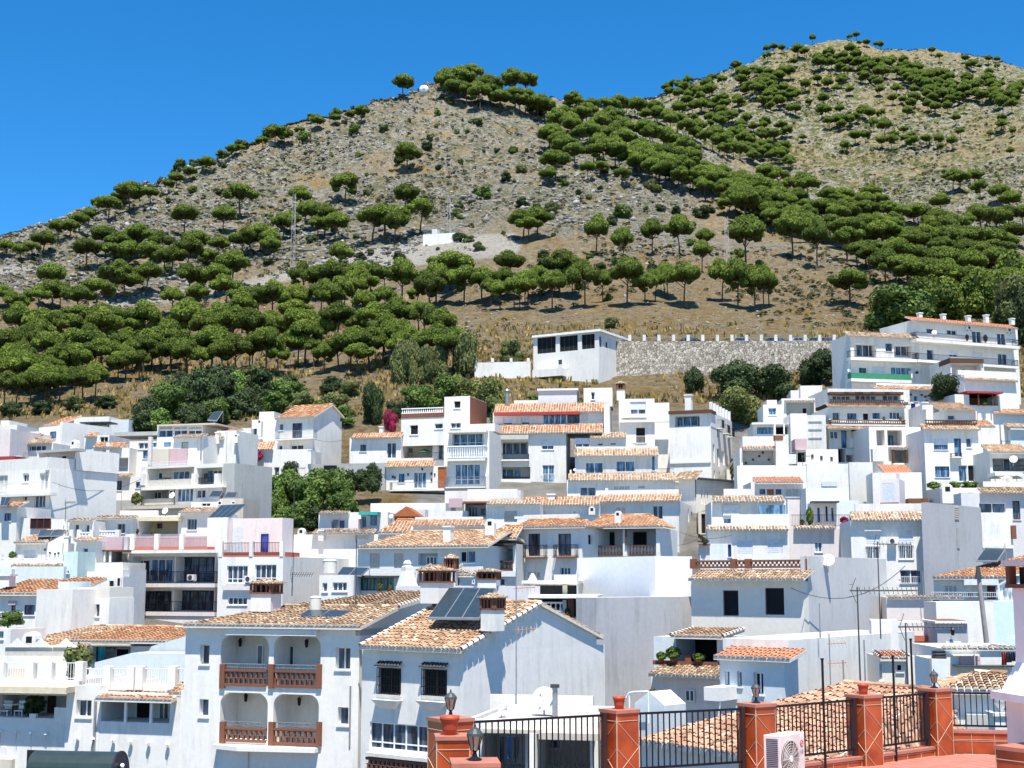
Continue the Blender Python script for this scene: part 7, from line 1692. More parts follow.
mb.m = 0; mb.build('upper_roof', [TILES['old'], MORTAR], h.e)
verge_wall(h, None, [(-.0, h.vols[0]['z1'] - .3), (-.0, h.vols[0]['z1']), (3.9, zr - .14), (11, zt - .14), (11, h.vols[0]['z1'] - .3)], Wd, m='cream'); h.chim(320, 72, 190, 1.1, 2.6, 'brick'); h.done()
for x, y, t in ((222, 305, 'upper left'), (467, 308, 'upper right'), (243, 508, 'lower left'), (440, 522, 'lower right')): wall_lamp(h, x, y, 1.35, 'black lantern hanging in the %s arch of the arcade house' % t)
solar(h, [(432, 210), (592, 210), (636, 186), (472, 183)], 'pair of dark solar panels set into the brown tiled roof beside a round tank', n=2, v0=1.2, v1=2.5); tank(h, 500, 184, 40, 50, 'round white water tank on the brown tiled roof', 2.7)
antenna(h.world(Wd - 2.2, 4.2, zr), 3.6, 'thin rusty antenna mast on the brown tiled roof', .6)
crop(360, 560, 3.692)
h = House('gable_house', 'white house with tan tiled roof, grilled windows and a tall plain gable wall', 8, 383, 65.7, 62, 330); h.vol(8, 383, 338, None, d=11, par=0)
for (a, b, c_, d_) in ((68, 397, 151, 498), (232, 402, 321, 503)):
    h.win(a, b, c_, d_, 'grill', glass=VOID, col=BROWN, dep=.2); u0, z0 = h.uz(a - 12, b - 6, -.25); u1, z1 = h.uz(c_ + 8, b - 20, 0)
    mb = MB(); tile_plane(mb, (u0, -.3, z0), (u1, -.3, z0), (u1, 0, z0 + .2), (u0, 0, z0 + .2), .18, .3, 4, 5); mb.build('window_hood', [DARKGREY, DARKGREY], h.e)
    q0, q1 = h.uz(a - 8, d_ + 14, 0), h.uz(c_ + 5, d_ + 14, 0); zz = q0[1]; zb = h.uz(a, d_ + 48, 0)[1]; mb = MB()
    mb.box8([(q0[0] + .35, -.12, zb), (q1[0] - .35, -.12, zb), (q1[0] - .35, 0, zb), (q0[0] + .35, 0, zb), (q0[0], -.38, zz), (q1[0], -.38, zz), (q1[0], 0, zz), (q0[0], 0, zz)]); mb.build('window_corbel', WHITE, h.e)
h.win(36, 596, 256, 716, 'tran', n=5, dep=.12, sill=False); h.rail(25, 262, 738, 790, 'brick', -.15); h.slab(20, 265, 722, 736, -.3, -.003, 'white', 'ledge')
h.roof(0, 373, 326, None, 5.5, .4, tone='tan', rise=1.95, back=5.2, name='roof'); h.chim(490, 122, 262, .75, 1.5, 'brick'); h.chim(285, 22, 160, 1.15, 4.6, 'brick'); h.done()
solar(h, [(250, 213), (440, 215), (502, 103), (330, 100)], 'three big dark solar panels tilted on the tan tiled roof', n=3, v0=1.6, v1=4.2)
# left: terraces
crop(0, 560, 3.692)
h = House('terrace_house', 'near white house with a tiled canopy over a dark loggia and wall lights', 248, 692, 71.6, 69.7, 500); h.vol(248, 372, 462, None, d=6, par=.2); h.vol(372, 690, 490, None, d=6, v=.02, par=.2)
h.c = h.vols[0]; h.win(283, 516, 336, 582, n=2, dep=.3); h.c = h.vols[1]; vb = h.log(375, 520, 625, 603, 2.2, 'cream'); h.win(428, 522, 462, 600, n=1, v=vb); h.win(505, 522, 560, 603, n=1, v=vb, glass=VOID); h.win(590, 525, 625, 600, n=2, v=vb); h.posts([466, 560], 520, 603, .12, 0, FRAMEW)
h.roof(350, 632, 515, 476, 1.4, .55, tone='orange', v=.0, fill=False); h.posts([300, 402, 490, 522, 642], 392, 478, .42, .8); h.slab(250, 690, 462, 482, .7, 1.1, 'white', 'terrace_edge', vp=.7)
for a, b in ((312, 390), (414, 480), (535, 630), (655, 690)): h.rail(a, b, 400, 464, 'white', .85)
h.roof(622, 690, 492, 450, 1.0, .3, tone='tan', v=.3, fill=False); h.slab(348, 355, 515, 720, -.12, -.02, GREYM, 'drainpipe'); h.slab(668, 684, 480, 800, -.1, .0, 'white', 'pilaster'); h.win(820, 765, 860, 800, n=1) if False else None; h.done()
h2 = h
h = House('terrace_house', 'near white house with a pale awning over a shaded dining loggia at the left edge', -40, 247, 72.6, 71.7, 500); h.vol(-40, 247, 492, None, d=6, par=0); vb = h.log(-30, 496, 246, 586, 2.6, 'cream'); h.slab(201, 247, 545, 600, -.02, .1, 'white', 'parapet'); h.slab(108, 132, 568, 592, -.02, .2, 'white', 'post')
h.win(18, 500, 70, 580, n=2, v=vb, glass=VOID); h.door(178, 500, 204, 585, BROWN, v=vb); h.win(-30, 500, 5, 580, n=1, v=vb); h.slab(-40, 245, 468, 490, -1.0, 0, BEIGECL, 'awning', vp=-1.0)
h.vol(-40, 290, 442, 494, v=.3, d=6, par=.1, name='terrace_floor'); h.posts([8, 117, 185, 300], 375, 446, .45, .6); 
for a, b in ((22, 104), (130, 172), (196, 282)): h.rail(a, b, 378, 442, 'cream' if a == 0 else 'white', .6)
h.slab(-20, 105, 400, 440, 2.2, 2.4, 'sand', 'screen_wall', vp=2.2); h.slab(100, 165, 702, 790, -.03, .0, VOID, 'doorway'); h.slab(-10, 22, 690, 730, -.05, 0, 'lilac', 'sign_board'); h.slab(-40, 44, 735, 800, -.3, 0, 'sand', 'low_wall'); h.c = h.vols[0]; h.done()
table_set(h, 45, 585, 60, 'small pale dining table in the shaded loggia at the left edge', 1.0, FRAMEW)
for i, x in enumerate((20, 75)): chair(h, x, 588, ['pale chair left of the dining table in the shaded loggia', 'pale chair right of the dining table in the shaded loggia'][i], .9, FRAMEW)
plant(h, 118, 580, 90, 95, 'big dark leafy plant in the shaded loggia at the left edge', 1.0, DRK); plant(h, 290, 440, 110, 130, 'large yellow green palm like plant on the terrace by the turquoise cloth', 1.6, OLIVE, i=1); plant(h, 262, 440, 50, 50, 'dark low pot plants behind the terrace rail', 1.4, DRK)
for i, (x, y) in enumerate(((3, 632), (60, 634), (115, 637), (170, 642), (283, 655), (342, 660), (415, 662), (480, 668), (546, 673), (617, 678))):
    hh = h if x < 247 else h2; u, z = hh.uz(x, y, -.15); c = hh.world(u, -.15, z); e = empty('wall_light', c, hh.rz, ['wall light on the white facade, leftmost of ten', 'wall light on the white facade, second of ten from the left', 'wall light on the white facade, third of ten from the left', 'wall light under the shaded loggia post, fourth of ten', 'wall light between the window and the loggia, fifth of ten', 'wall light just left of the drainpipe, sixth of ten', 'wall light below the left of the tiled canopy, seventh of ten', 'wall light below the middle of the tiled canopy, eighth of ten', 'wall light below the right of the tiled canopy, ninth of ten', 'wall light nearest the arcade house, tenth of ten'][i], 'light', 'small wall lights along the white facade')
    mb = MB(); mb.box(-.012, 0, -.55, .012, .02, 0); mb.cyl((0, 0, 0), (0, .15, 0), .012, n=4); mb.build('stem', GREYM, e); mb = MB(); mb.lathe((0, 0, -.02), [(.12, 0), (.09, .05), (.02, .1)], 8); mb.build('shade', FRAMEW, e)
h = House(WH, 'house with an orange tiled roof over a dark porch with a turquoise cloth', 330, 690, 83, 82, 350); h.vol(330, 690, 318, None, d=5, par=0); vb = h.log(342, 320, 480, 385, 1.8, 'sand'); h.slab(345, 360, 320, 385, .5, .6, BLUEP, 'post', vp=.5); h.win(430, 325, 478, 380, n=1, v=vb, glass=VOID); h.slab(335, 482, 304, 316, -.5, 0, BEIGECL, 'awning', vp=-.5)
h.roof(258, 690, 300, 250, 4, .5, tone='orange', hl=1.5); h.done(); laundry(h, 360, 392, 320, 378, 'turquoise cloth hanging in the dark porch', [TEALCL], .2)
h = House(WH, 'house with a long tan tiled roof behind the lattice parapet at the left', -60, 345, 87, 85, 350); h.vol(-60, 400, 330, None, d=6, par=0); h.roof(-30, 420, 326, 244, 6, .4, tone='tan', hl=3, name='roof'); h.done()
h = House('terrace_wall', 'white terrace parapet with a lattice strip and small pointed gables', -20, 250, 78.5, 78, 350, cat='wall'); h.vol(-20, 250, 355, None, d=.4, par=0); h.rail(20, 250, 322, 355, 'net', .1)
for x in (62, 150, 242):
    u, z = h.uz(x, 322, .1); t = h.uz(x, 290, .1)[1]; mb = MB(); mb.add([(u - .7, 0, z), (u + .7, 0, z), (u + .25, 0, z + (t - z) * .5), (u, 0, t), (u - .25, 0, z + (t - z) * .5), (u - .7, .2, z), (u + .7, .2, z), (u + .25, .2, z + (t - z) * .5), (u, .2, t), (u - .25, .2, z + (t - z) * .5)], [(0, 1, 2, 3, 4), (9, 8, 7, 6, 5), (0, 5, 6, 1), (1, 6, 7, 2), (2, 7, 8, 3), (3, 8, 9, 4), (4, 9, 5, 0)]); mb.build('gablet', WHITE, h.e)
h.chim(120, 265, 325, .8, 1.2, 'arch'); h.done()
h = House(WH, 'pale blue wall whose top slopes up toward the arcade house', 350, 690, 77, 76, 380, m='skyblue'); h.vol(480, 690, 345, None, d=2, par=0); a = h.uz(350, 378, 0); b = h.uz(480, 345, 0); c_ = h.uz(690, 268, 0); z0 = a[1] - 3
mb = MB(); P4 = [(a[0], z0), (a[0], a[1]), (b[0], b[1]), (c_[0], b[1]), (c_[0], z0)]; n = 5
mb.add([(x, .004, z) for x, z in P4] + [(x, .3, z) for x, z in P4], [tuple(range(n)), tuple(range(2 * n - 1, n - 1, -1))] + [(i, n + i, n + (i + 1) % n, (i + 1) % n) for i in range(n)]); mb.build('sloping_wall', WALLS['skyblue'], h.e)
e1 = h.uz(560, 318, 2.2); mb = MB(); P4 = [(b[0], b[1] - .3), (b[0], b[1]), (e1[0], e1[1]), (c_[0], c_[1]), (c_[0], b[1] - .3)]
mb.add([(x, 2.2, z) for x, z in P4] + [(x, 2.5, z) for x, z in P4], [tuple(range(n)), tuple(range(2 * n - 1, n - 1, -1))] + [(i, n + i, n + (i + 1) % n, (i + 1) % n) for i in range(n)]); mb.build('sloping_wall', WALLS['skyblue'], h.e); h.done()
h = House(WH, 'dark doored white corner with green shrubs at the far left edge', -40, 75, 86, 85, 260); h.vol(-40, 40, 255, None, d=3, par=0); h.win(-10, 262, 12, 292, n=1, glass=GLASSB); h.done(); bush('garden_shrub', 'bright green shrub at the left edge below the orange roof', 'shrub', 8, 626, 30, 16, LEAF, 1, Y=88)

# right of centre, near
crop(590, 560, 3.692)
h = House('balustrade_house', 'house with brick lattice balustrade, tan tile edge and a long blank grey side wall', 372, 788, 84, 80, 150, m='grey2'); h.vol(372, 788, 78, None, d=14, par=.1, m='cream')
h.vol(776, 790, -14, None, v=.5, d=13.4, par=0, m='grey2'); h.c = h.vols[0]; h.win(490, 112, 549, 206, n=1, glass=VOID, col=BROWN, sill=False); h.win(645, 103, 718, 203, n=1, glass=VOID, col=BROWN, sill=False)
h.ev(362, 790, 72, 38, 'old', run=.9, out=.6); h.rail(375, 785, 0, 30, 'brick', .8); 
for x in (378, 526, 580, 790): h.slab(x - 10, x + 10, -4, 32, .65, .95, 'brickred', 'brick_pier', vp=.65)
for a, b in ((60, 0), (470, 3)): pass
h.done()
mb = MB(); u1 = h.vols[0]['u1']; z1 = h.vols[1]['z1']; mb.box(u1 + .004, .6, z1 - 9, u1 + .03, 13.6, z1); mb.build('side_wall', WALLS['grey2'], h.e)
c = h.world(h.uz(880, 3, 3.2)[0], 3.2, 0)
dish(h, 880, 3, 48, 'big white dish on the blank grey side wall', 3.2)
h = House(WH, 'white house with front shade coloured blue, orange tiled canopy and long white side wall', 478, 716, 64, 62, 400); h.vol(478, 716, 362, None, d=1.3, par=0, m='blue'); h.win(497, 408, 516, 466, n=1, dep=.2, glass=GLASSB); h.win(543, 410, 561, 468, n=1, dep=.2, glass=GLASSB); h.win(603, 415, 641, 498, n=2, dep=.25, glass=VOID); h.roof(456, 738, 362, 325, 1.3, .3, tone='red', name='canopy', fill=False)  # blue plaster on the front volume paints in its bluish shade
h.vol(490, 732, 292, None, v=1.3, d=14, par=.3); h.slab(420, 480, 470, 520, -1.5, -.01, 'white', 'box', vp=-1.5); h.vol(640, 650, 290, 300, v=3, d=.3) if False else None; h.c = h.vols[0]; h.done()
h3 = h
antenna(h.world(3, 4, h.vols[1]['z1']), 1.6, 'short t shaped mast on the roof of the orange canopied house, left', 0); antenna(h.world(5.5, 5, h.vols[1]['z1']), 4.4, 'tall mast with a yagi above the orange canopied house', 1.6)
gridantenna(P(831, 700, 64), 2.9, 'rusty grid antenna on the long white side wall roof')
h = House(WH, 'house with a shaded plant filled terrace over an old tiled edge', 225, 478, 74, 72, 400); h.vol(225, 478, 430, None, d=6, par=0); h.win(265, 478, 298, 523, n=2); h.win(353, 478, 388, 523, n=2); h.slab(320, 478, 440, 530, -.02, 0, 'pink', 'painted_wall'); h.win(353, 478, 388, 523, n=2, v=-.05); h.ev(215, 478, 428, 388, 'old', run=1.0, out=.7)
h.vol(235, 480, 285, 432, v=1.4, d=4, par=0, m='blue'); vb = h.log(316, 288, 470, 385, 2.5); h.roof(298, 488, 282, 252, 2.4, .6, v=1.2, tone='tan', fill=False); h.slab(232, 470, 374, 390, .9, 1.2, 'brickred', 'planter', vp=.9); h.slab(350, 372, 352, 376, .9, 1.2, 'brickred', 'pier', vp=.9); h.c = h.vols[0]; h.done()
for x, w_, hh, t in ((262, 50, 40, 'reddish plant at the left of the brick planter'), (305, 70, 60, 'big green plant on the brick planter'), (400, 60, 34, 'low plants at the right of the brick planter')): plant(h, x, 375, w_, hh, t, .8, LEAF)
h = House('gable_shed', 'small pale blue gabled shed with a curved white handrail', 165, 275, 52, 51, 520, cat='shed', m='blue'); h.vol(165, 275, 532, None, d=1.2, par=0); u0, u1, z = h.vols[0]['u0'], h.vols[0]['u1'], h.vols[0]['z1']; t = h.uz(215, 485, 0)[1]
mb = MB(); mb.add([(u0, 0, z), (u1, 0, z), ((u0 + u1) / 2, 0, t), (u0, 1.2, z), (u1, 1.2, z), ((u0 + u1) / 2, 1.2, t)], [(0, 1, 2), (3, 5, 4), (0, 2, 5, 3), (1, 4, 5, 2), (0, 3, 4, 1)]); mb.build('gable', WALLS['blue'], h.e)
mb = MB(); pts = [h.uz(x, y, -.3) for x, y in ((110, 530), (128, 520), (145, 492), (160, 488), (215, 486))]
for p, q in zip(pts, pts[1:]): mb.cyl((p[0], -.3, p[1]), (q[0], -.3, q[1]), .04, n=6)
for p in (pts[2], pts[4]): mb.cyl((p[0], -.3, p[1]), (p[0], -.3, p[1] - 1.1), .03, n=6)
mb.build('handrail', FRAMEW, h.e); h.done(); plant(h, 232, 505, 34, 36, 'small plant beside the gabled shed', .5, OLIVE)
# low roof behind the fence
h = House('low_tiled_house', 'low house seen from above with a broad speckled hipped tile roof behind the fence', 172, 860, 47, 40.5, 700); h.vol(185, 850, 716, None, d=8, par=0); h.roof(168, 868, 712, None, 5.6, .4, tone='mix', rise=1.75, hl=3.6, hr=.9, name='roof'); h.done()
h = House('low_gable_house', 'pale blue curved gable wall under orange tiles behind the fence', 1015, 1205, 45, 44, 640, m='blue'); u0 = h.uz(1015, 650, 0)[0]; u1 = h.uz(1205, 650, 0)[0]; z0 = 0; mb = MB()
top = [h.uz(x, y, 0) for x, y in ((1015, 628), (1045, 590), (1075, 566), (1100, 560), (1130, 570), (1165, 590), (1205, 600))]; pr = [(u0, 0)] + top + [(u1, 0)]; n = len(pr)
mb.add([(a, 0, z) for a, z in pr] + [(a, 6, z) for a, z in pr], [tuple(range(n)), tuple(range(2 * n - 1, n - 1, -1))] + [(i, n + i, n + (i + 1) % n, (i + 1) % n) for i in range(n)]); mb.build('wall', WALLS['blue'], h.e)
mb = MB()
for p, q in zip(top, top[1:]): tile_plane(mb, (q[0], -.15, q[1] + .03), (q[0], 6, q[1] + .03), (p[0], 6, p[1] + .03), (p[0], -.15, p[1] + .03), .22, .36, 4, 3) if q[1] < p[1] else tile_plane(mb, (p[0], 6, p[1] + .03), (p[0], -.15, p[1] + .03), (q[0], -.15, q[1] + .03), (q[0], 6, q[1] + .03), .22, .36, 4, 3)
mb.build('roof', [TILES['orange'], MORTAR], h.e)
crop(360, 560, 3.692)
h = House('flat_roof_house', 'low flat roofed white house with a cluttered carport behind the left fence panel', 395, 890, 50, 49, 600); h.vol(395, 890, 592, None, d=6, par=.12); vb = h.log(450, 640, 610, 790, 2.5, 'white'); vb = h.log(655, 650, 850, 790, 2.5, 'sand'); h.win(700, 660, 745, 700, n=1, v=vb, glass=GLASSB)
h.slab(440, 860, 628, 642, -.7, 0, 'sand', 'canopy', vp=-.7); h.posts([640], 640, 800, .25, -.6); h.slab(660, 900, 640, 665, -2.5, -.75, 'sand', 'low_roof', vp=-2.5); h.vol(480, 860, 500, 600, v=6.2, d=.3, par=0, m='cream', name='back_wall'); h.c = h.vols[0]; h.done()
zr_ = h.vols[0]['z1'] - .12
def onroof(x, v): u = h.uz(x, 580, v)[0]; return h.world(u, v, zr_)
dish(h, 680, 515, 88, 'very large white dish standing on the low flat roof', 3); dish(h, 522, 556, 44, 'narrow tilted dish at the left of the low flat roof', 2, yaw=1.5); gridantenna(onroof(577, 6), 5.4, 'tall mast with two rusty grid aerials on the low flat roof')
p = onroof(720, 2.5); e = empty('vent_pipe', p, 0, 'grey vent pipe with a cap right of the very large dish', 'pipe'); mb = MB(); mb.cyl((0, 0, 0), (0, 0, 1.05), .1, n=12); mb.build('pipe', GREYM, e); mb = MB(); mb.cyl((0, 0, 1.05), (0, 0, 1.17), .17, n=12); mb.build('cap', DARKGREY, e)
laundry(h, 515, 590, 650, 760, 'dark and blue clothes hanging under the low carport', [DARKGREY, BLUECL, DARKGREY], -.3)
# right, behind the fence
crop(864, 560, 6.4)
h = House('tiled_house', 'house with a large orange tiled roof and solar water heater at the right', 445, 1090, 101, 97, 150); h.vol(445, 1090, 120, None, d=7, par=0, m='cream'); h.win(510, 160, 595, 225, n=3, glass=BLINDS); h.door(785, 165, 845, 250, BROWN); h.slab(640, 860, 122, 160, -.5, -.4, FRAMEW, 'awning_fringe', vp=-.5); h.rail(430, 860, 205, 240, 'white', -1.2); h.roof(438, 1100, 112, -60, 7, .5, tone='orange', hl=6.5); h.done()
crop(830, 440, 4.799); solar(h, [(700, 578), (805, 580), (845, 518), (745, 515)], 'solar water heater with a white tank on the orange tiled roof', tank=.35, n=1, v0=1.8, v1=3.4, name='solar_heater'); crop(864, 560, 6.4)
for x, c_, t in ((735, LEAF, 'yellow flowering pot plant on the terrace under the orange roof'), (800, LEAF, 'orange flowering pot plant on the terrace under the orange roof'), (682, DRK, 'dark low pot plant on the terrace under the orange roof')): plant(h, x, 240, 40, 40, t, -1.0, c_)
laundry(h, 835, 860, 190, 245, 'blue and white cloths by the porch door under the orange roof', [BLUECL, FRAMEW], -1.0)
h = House('sloping_glass_house', 'white framed lean to greenhouse under the right end of the orange roof', 860, 1060, 93, 92, 200, cat='greenhouse'); h.vol(860, 1060, 262, None, d=3, par=0); a = h.uz(862, 160, 0); b = h.uz(975, 95, 0); z0 = h.uz(900, 262, 0)[1]; mb = MB()
for p, q in (((a[0], z0), a), (a, b), (b, (b[0] + 4, b[1])), ((a[0] + 1.0, z0), (a[0] + 1.0, a[1] + .6)), ((a[0] + 1.05 * 1.0 + .9, z0), (a[0] + 1.95, b[1])), ((a[0], z0 + .05), (b[0] + 4, z0 + .05))): mb.cyl((p[0], 0, p[1]), (q[0], 0, q[1]), .09, n=4)
mb.build('frame', FRAMEW, h.e); g_ = MB(); g_.add([(a[0], .08, z0), (b[0] + 4, .08, z0), (b[0] + 4, .08, b[1]), (b[0], .08, b[1]), (a[0], .08, a[1])], [(0, 1, 2, 3, 4)]); g_.build('pane', glassmat('pale_glass', (.25, .28, .3), .3), h.e); h.done()
h = H(WH, 'pinkish white wall edged by thin tiles behind the long yagi antenna', 142, 430, 88, 300, .1, m='pink'); h.vol(142, 430, 238, None, d=6, par=0); h.ev(150, 640, 242, 228, 'old', run=.3, out=.2); h.slab(440, 482, 255, 395, .3, .4, BLUEP, 'door', vp=.3); h.done()
antenna(h.world(2.2, -.5, h.vols[0]['z1'] - 2), 3.6, 'short mast left of the pinkish tile edged wall', 0)
h = H(WH, 'long sunlit white wall with a pale green stretch at its right end', 460, 1060, 83, 400, .05); h.vol(460, 826, 268, None, d=3, par=0); h.vol(826, 1060, 264, None, d=3, v=.05, m='green', par=0); h.c = h.vols[0]; h.done()
h = H(WH, 'low white box house with a red topped edge behind the second antenna', 466, 662, 75, 450, .1, m='lilac'); h.vol(466, 662, 405, None, d=4, par=0, m='grey'); h.slab(455, 665, 392, 406, -.2, 4.1, 'white', 'roof_slab', vp=-.2); h.slab(470, 655, 388, 394, .2, 3.8, 'brickred', 'roof_edge', vp=.2); h.win(520, 520, 622, 550, 'blind', v=-.02); h.done(); wall_lamp(h, 568, 458, -.3, 'black lantern on the grey box wall behind the second antenna')
h = H(WH, 'white wall with a red and white band left of the grey box', 218, 470, 78, 500, .1); h.vol(218, 468, 400, None, d=4, par=0); h.slab(222, 466, 484, 520, -.3, -.004, 'redfloor', 'red_band'); h.ev(275, 470, 568, 545, 'red', v=-.5); h.slab(275, 470, 560, 700, -.5, -.004, 'old', 'lower_wall', vp=-.5); h.done()
h = H('roof_tower', 'plain lilac roof tower beside the red banded wall', 46, 217, 72, 470, .2, cat='house', m='lilac'); h.vol(46, 217, 388, None, d=3, par=.05); h.done()
h = H(WH, 'small cream house with a red orange roof edge and one dark window', 100, 282, 64, 680, .1, m='cream'); h.vol(100, 400, 625, None, d=4, par=0, m='cream'); h.win(207, 665, 250, 715, n=1, glass=VOID); h.win(98, 662, 118, 770, n=1, glass=VOID); h.roof(105, 282, 628, 588, 2.0, .2, tone='red', name='roof', fill=False); h.vol(280, 425, 620, None, v=-.5, d=3, par=0, m='cream'); h.c = h.vols[0]; h.done()
h = H(WH, 'white walled yard with a clothes line and lilac recess', 500, 1060, 60, 650, .03); h.vol(500, 1060, 565, None, d=5, par=.1); h.win(612, 612, 742, 672, 'blind', col=WALLS['rose'], v=-.02, nm='shutter'); h.slab(570, 740, 605, 614, -.4, -.004, 'white', 'ledge'); h.slab(600, 990, 678, 686, -.8, -.004, DARKGREY, 'clothes_rail', vp=-.8); h.slab(704, 709, 575, 680, -.5, -.45, 'sand', 'post', vp=-.5); h.ev(500, 1060, 568, 560, 'old', run=.2, out=.1); h.done()
laundry(h, 878, 1005, 588, 672, 'red, dark and white clothes on the line at the right', [REDCL, DARKGREY, plain('navy_cloth', (.02, .025, .08), .7), DARKGREY], -.9)
mb = MB(); e = empty('water_tank', h.world(*(lambda q: (q[0], -1.5, q[1]))(h.uz(480, 632, -1.5))), 0, 'small black ribbed tank on the wall corner', 'water tank'); mb.lathe((0, 0, 0), [(.28, 0), (.32, .08), (.26, .12), (.32, .2), (.26, .24), (.3, .32), (.1, .38)], 14); mb.build('body', DARKGREY, e)
h = H(WH, 'narrow bluish white pier with a drainpipe below the small black tank', 430, 530, 58, 700, .05, m='blue'); h.vol(432, 530, 635, None, d=3, par=0); h.slab(415, 430, 630, 800, -.1, 0, GREYM, 'drainpipe'); h.done()
umbrella(h, 985, 470, 150, 130, 'green and white striped parasol behind the clothes line', rndmat('striped', [(0, (.05, .35, .25)), (1, (.7, .75, .72))]), 4)
crop(780, 560, 3.693)
h = House('tiled_shed', 'pale blue shed with a bright tan tiled roof just behind the terrace railing', 612, 862, 47, 46.5, 500, m='blue', cat='shed'); h.vol(615, 860, 482, None, d=4, par=0); h.roof(603, 872, 482, 420, 2.4, .3, tone='tan', name='roof', hl=1.2); h.slab(690, 800, 572, 640, -.4, -.004, 'cement', 'step'); h.done()
h.seed = 5
p = P(984, 660, 79); e = empty('utility_pole', Vector((p.x, 79, -7)), 0, 'grey utility pole with a dark top at the right', 'pole'); mb = MB(); zt = P(984, 572, 79).z; mb.cyl((0.45, 0, 0), (-.1, 0, zt + 7), .17, .12, 10); mb.build('shaft', plain('weathered_wood', (.30, .28, .27), .9), e); mb = MB(); mb.cyl((-.1, 0, zt + 6.6), (-.1, 0, zt + 7.3), .2, .1, 8); mb.build('cap', DARKGREY, e)
# big yagi antennas on their masts
def mast(px, yb, yt, Y, label, L, dirx=1, n=12): 
    b = P(px, yb, Y); t = P(px, yt, Y); return antenna(b, (t - b).length, label, L, dirx, n)
mast(861, 702, 587, 48, 'mast with a very long yagi boom pointing right', 2.1 * 1.0, 1, 13); mast(908, 690, 623, 45, 'shorter mast with a long yagi boom pointing right', 1.9, 1, 13)
for x, y0, y1, Y, t in ((866, 700, 640, 47, 'thin mast just right of the long yagi mast'), (844, 690, 660, 50, 't shaped mast left of the long yagi mast')): mast(x, y0, y1, Y, t, 0)

# ============ the terrace in the foreground ================================
ZF = -3.30
def rtile(key, c1, c2):
    m, nt, b = newmat(key); g = N(nt, 'ShaderNodeNewGeometry'); n1 = N(nt, 'ShaderNodeTexNoise', i_Scale=2.5, i_Detail=5.0); nt.links.new(g.outputs['Position'], n1.inputs['Vector'])
    r = ramp(nt, [(.3, c1), (.65, c2)]); nt.links.new(n1.outputs[0], r.inputs[0]); nt.links.new(r.outputs[0], b.inputs['Base Color']); b.inputs['Roughness'].default_value = .28; b.inputs['Specular IOR Level'].default_value = .5; return m
CER = rtile('ceramic_tile', (.24, .034, .008), (.46, .085, .018)); GROUT = plain('grout', (.55, .38, .26), .8); CAPM = plain('pillar_cap', (.40, .16, .11), .5)
def floor():
    m, nt, b = newmat('terrace_tiles'); g = N(nt, 'ShaderNodeNewGeometry'); mp = N(nt, 'ShaderNodeMapping'); mp.inputs['Rotation'].default_value = (0, 0, R(-32)); nt.links.new(g.outputs['Position'], mp.inputs[0])
    br = N(nt, 'ShaderNodeTexBrick'); br.offset = 0; br.inputs['Scale'].default_value = 1.0; br.inputs['Brick Width'].default_value = .3; br.inputs['Row Height'].default_value = .15; br.inputs['Mortar Size'].default_value = .012
    br.inputs['Color1'].default_value = (.36, .12, .08, 1); br.inputs['Color2'].default_value = (.43, .16, .115, 1); br.inputs['Mortar'].default_value = (.4, .22, .17, 1); nt.links.new(mp.outputs[0], br.inputs[0]); nt.links.new(br.outputs[0], b.inputs['Base Color']); b.inputs['Roughness'].default_value = .6
    poly = [(-.7, 21.95), (8.1, 27.6), (13, 26.6), (13, 7), (-.3, 7), (-.6, 16.4)]
    mb = MB(); n = len(poly); mb.add([(x, y, ZF) for x, y in poly] + [(x, y, ZF - .3) for x, y in poly], [tuple(range(n)), tuple(range(2 * n - 1, n - 1, -1))] + [(i, (i + 1) % n, n + (i + 1) % n, n + i) for i in range(n)])
    o = mb.build('terrace_floor', m); o['kind'] = 'structure'
    mb = MB(); mb.add([(x, y, ZF - .3) for x, y in poly] + [(x, y, -12.3) for x, y in poly], [tuple(range(n)), tuple(range(2 * n - 1, n - 1, -1))] + [(i, (i + 1) % n, n + (i + 1) % n, n + i) for i in range(n)]); o = mb.build('terrace_base', WHITE); o['kind'] = 'structure'
floor()
FD = Vector((.841, .541, 0)); FN = Vector((.541, -.841, 0))
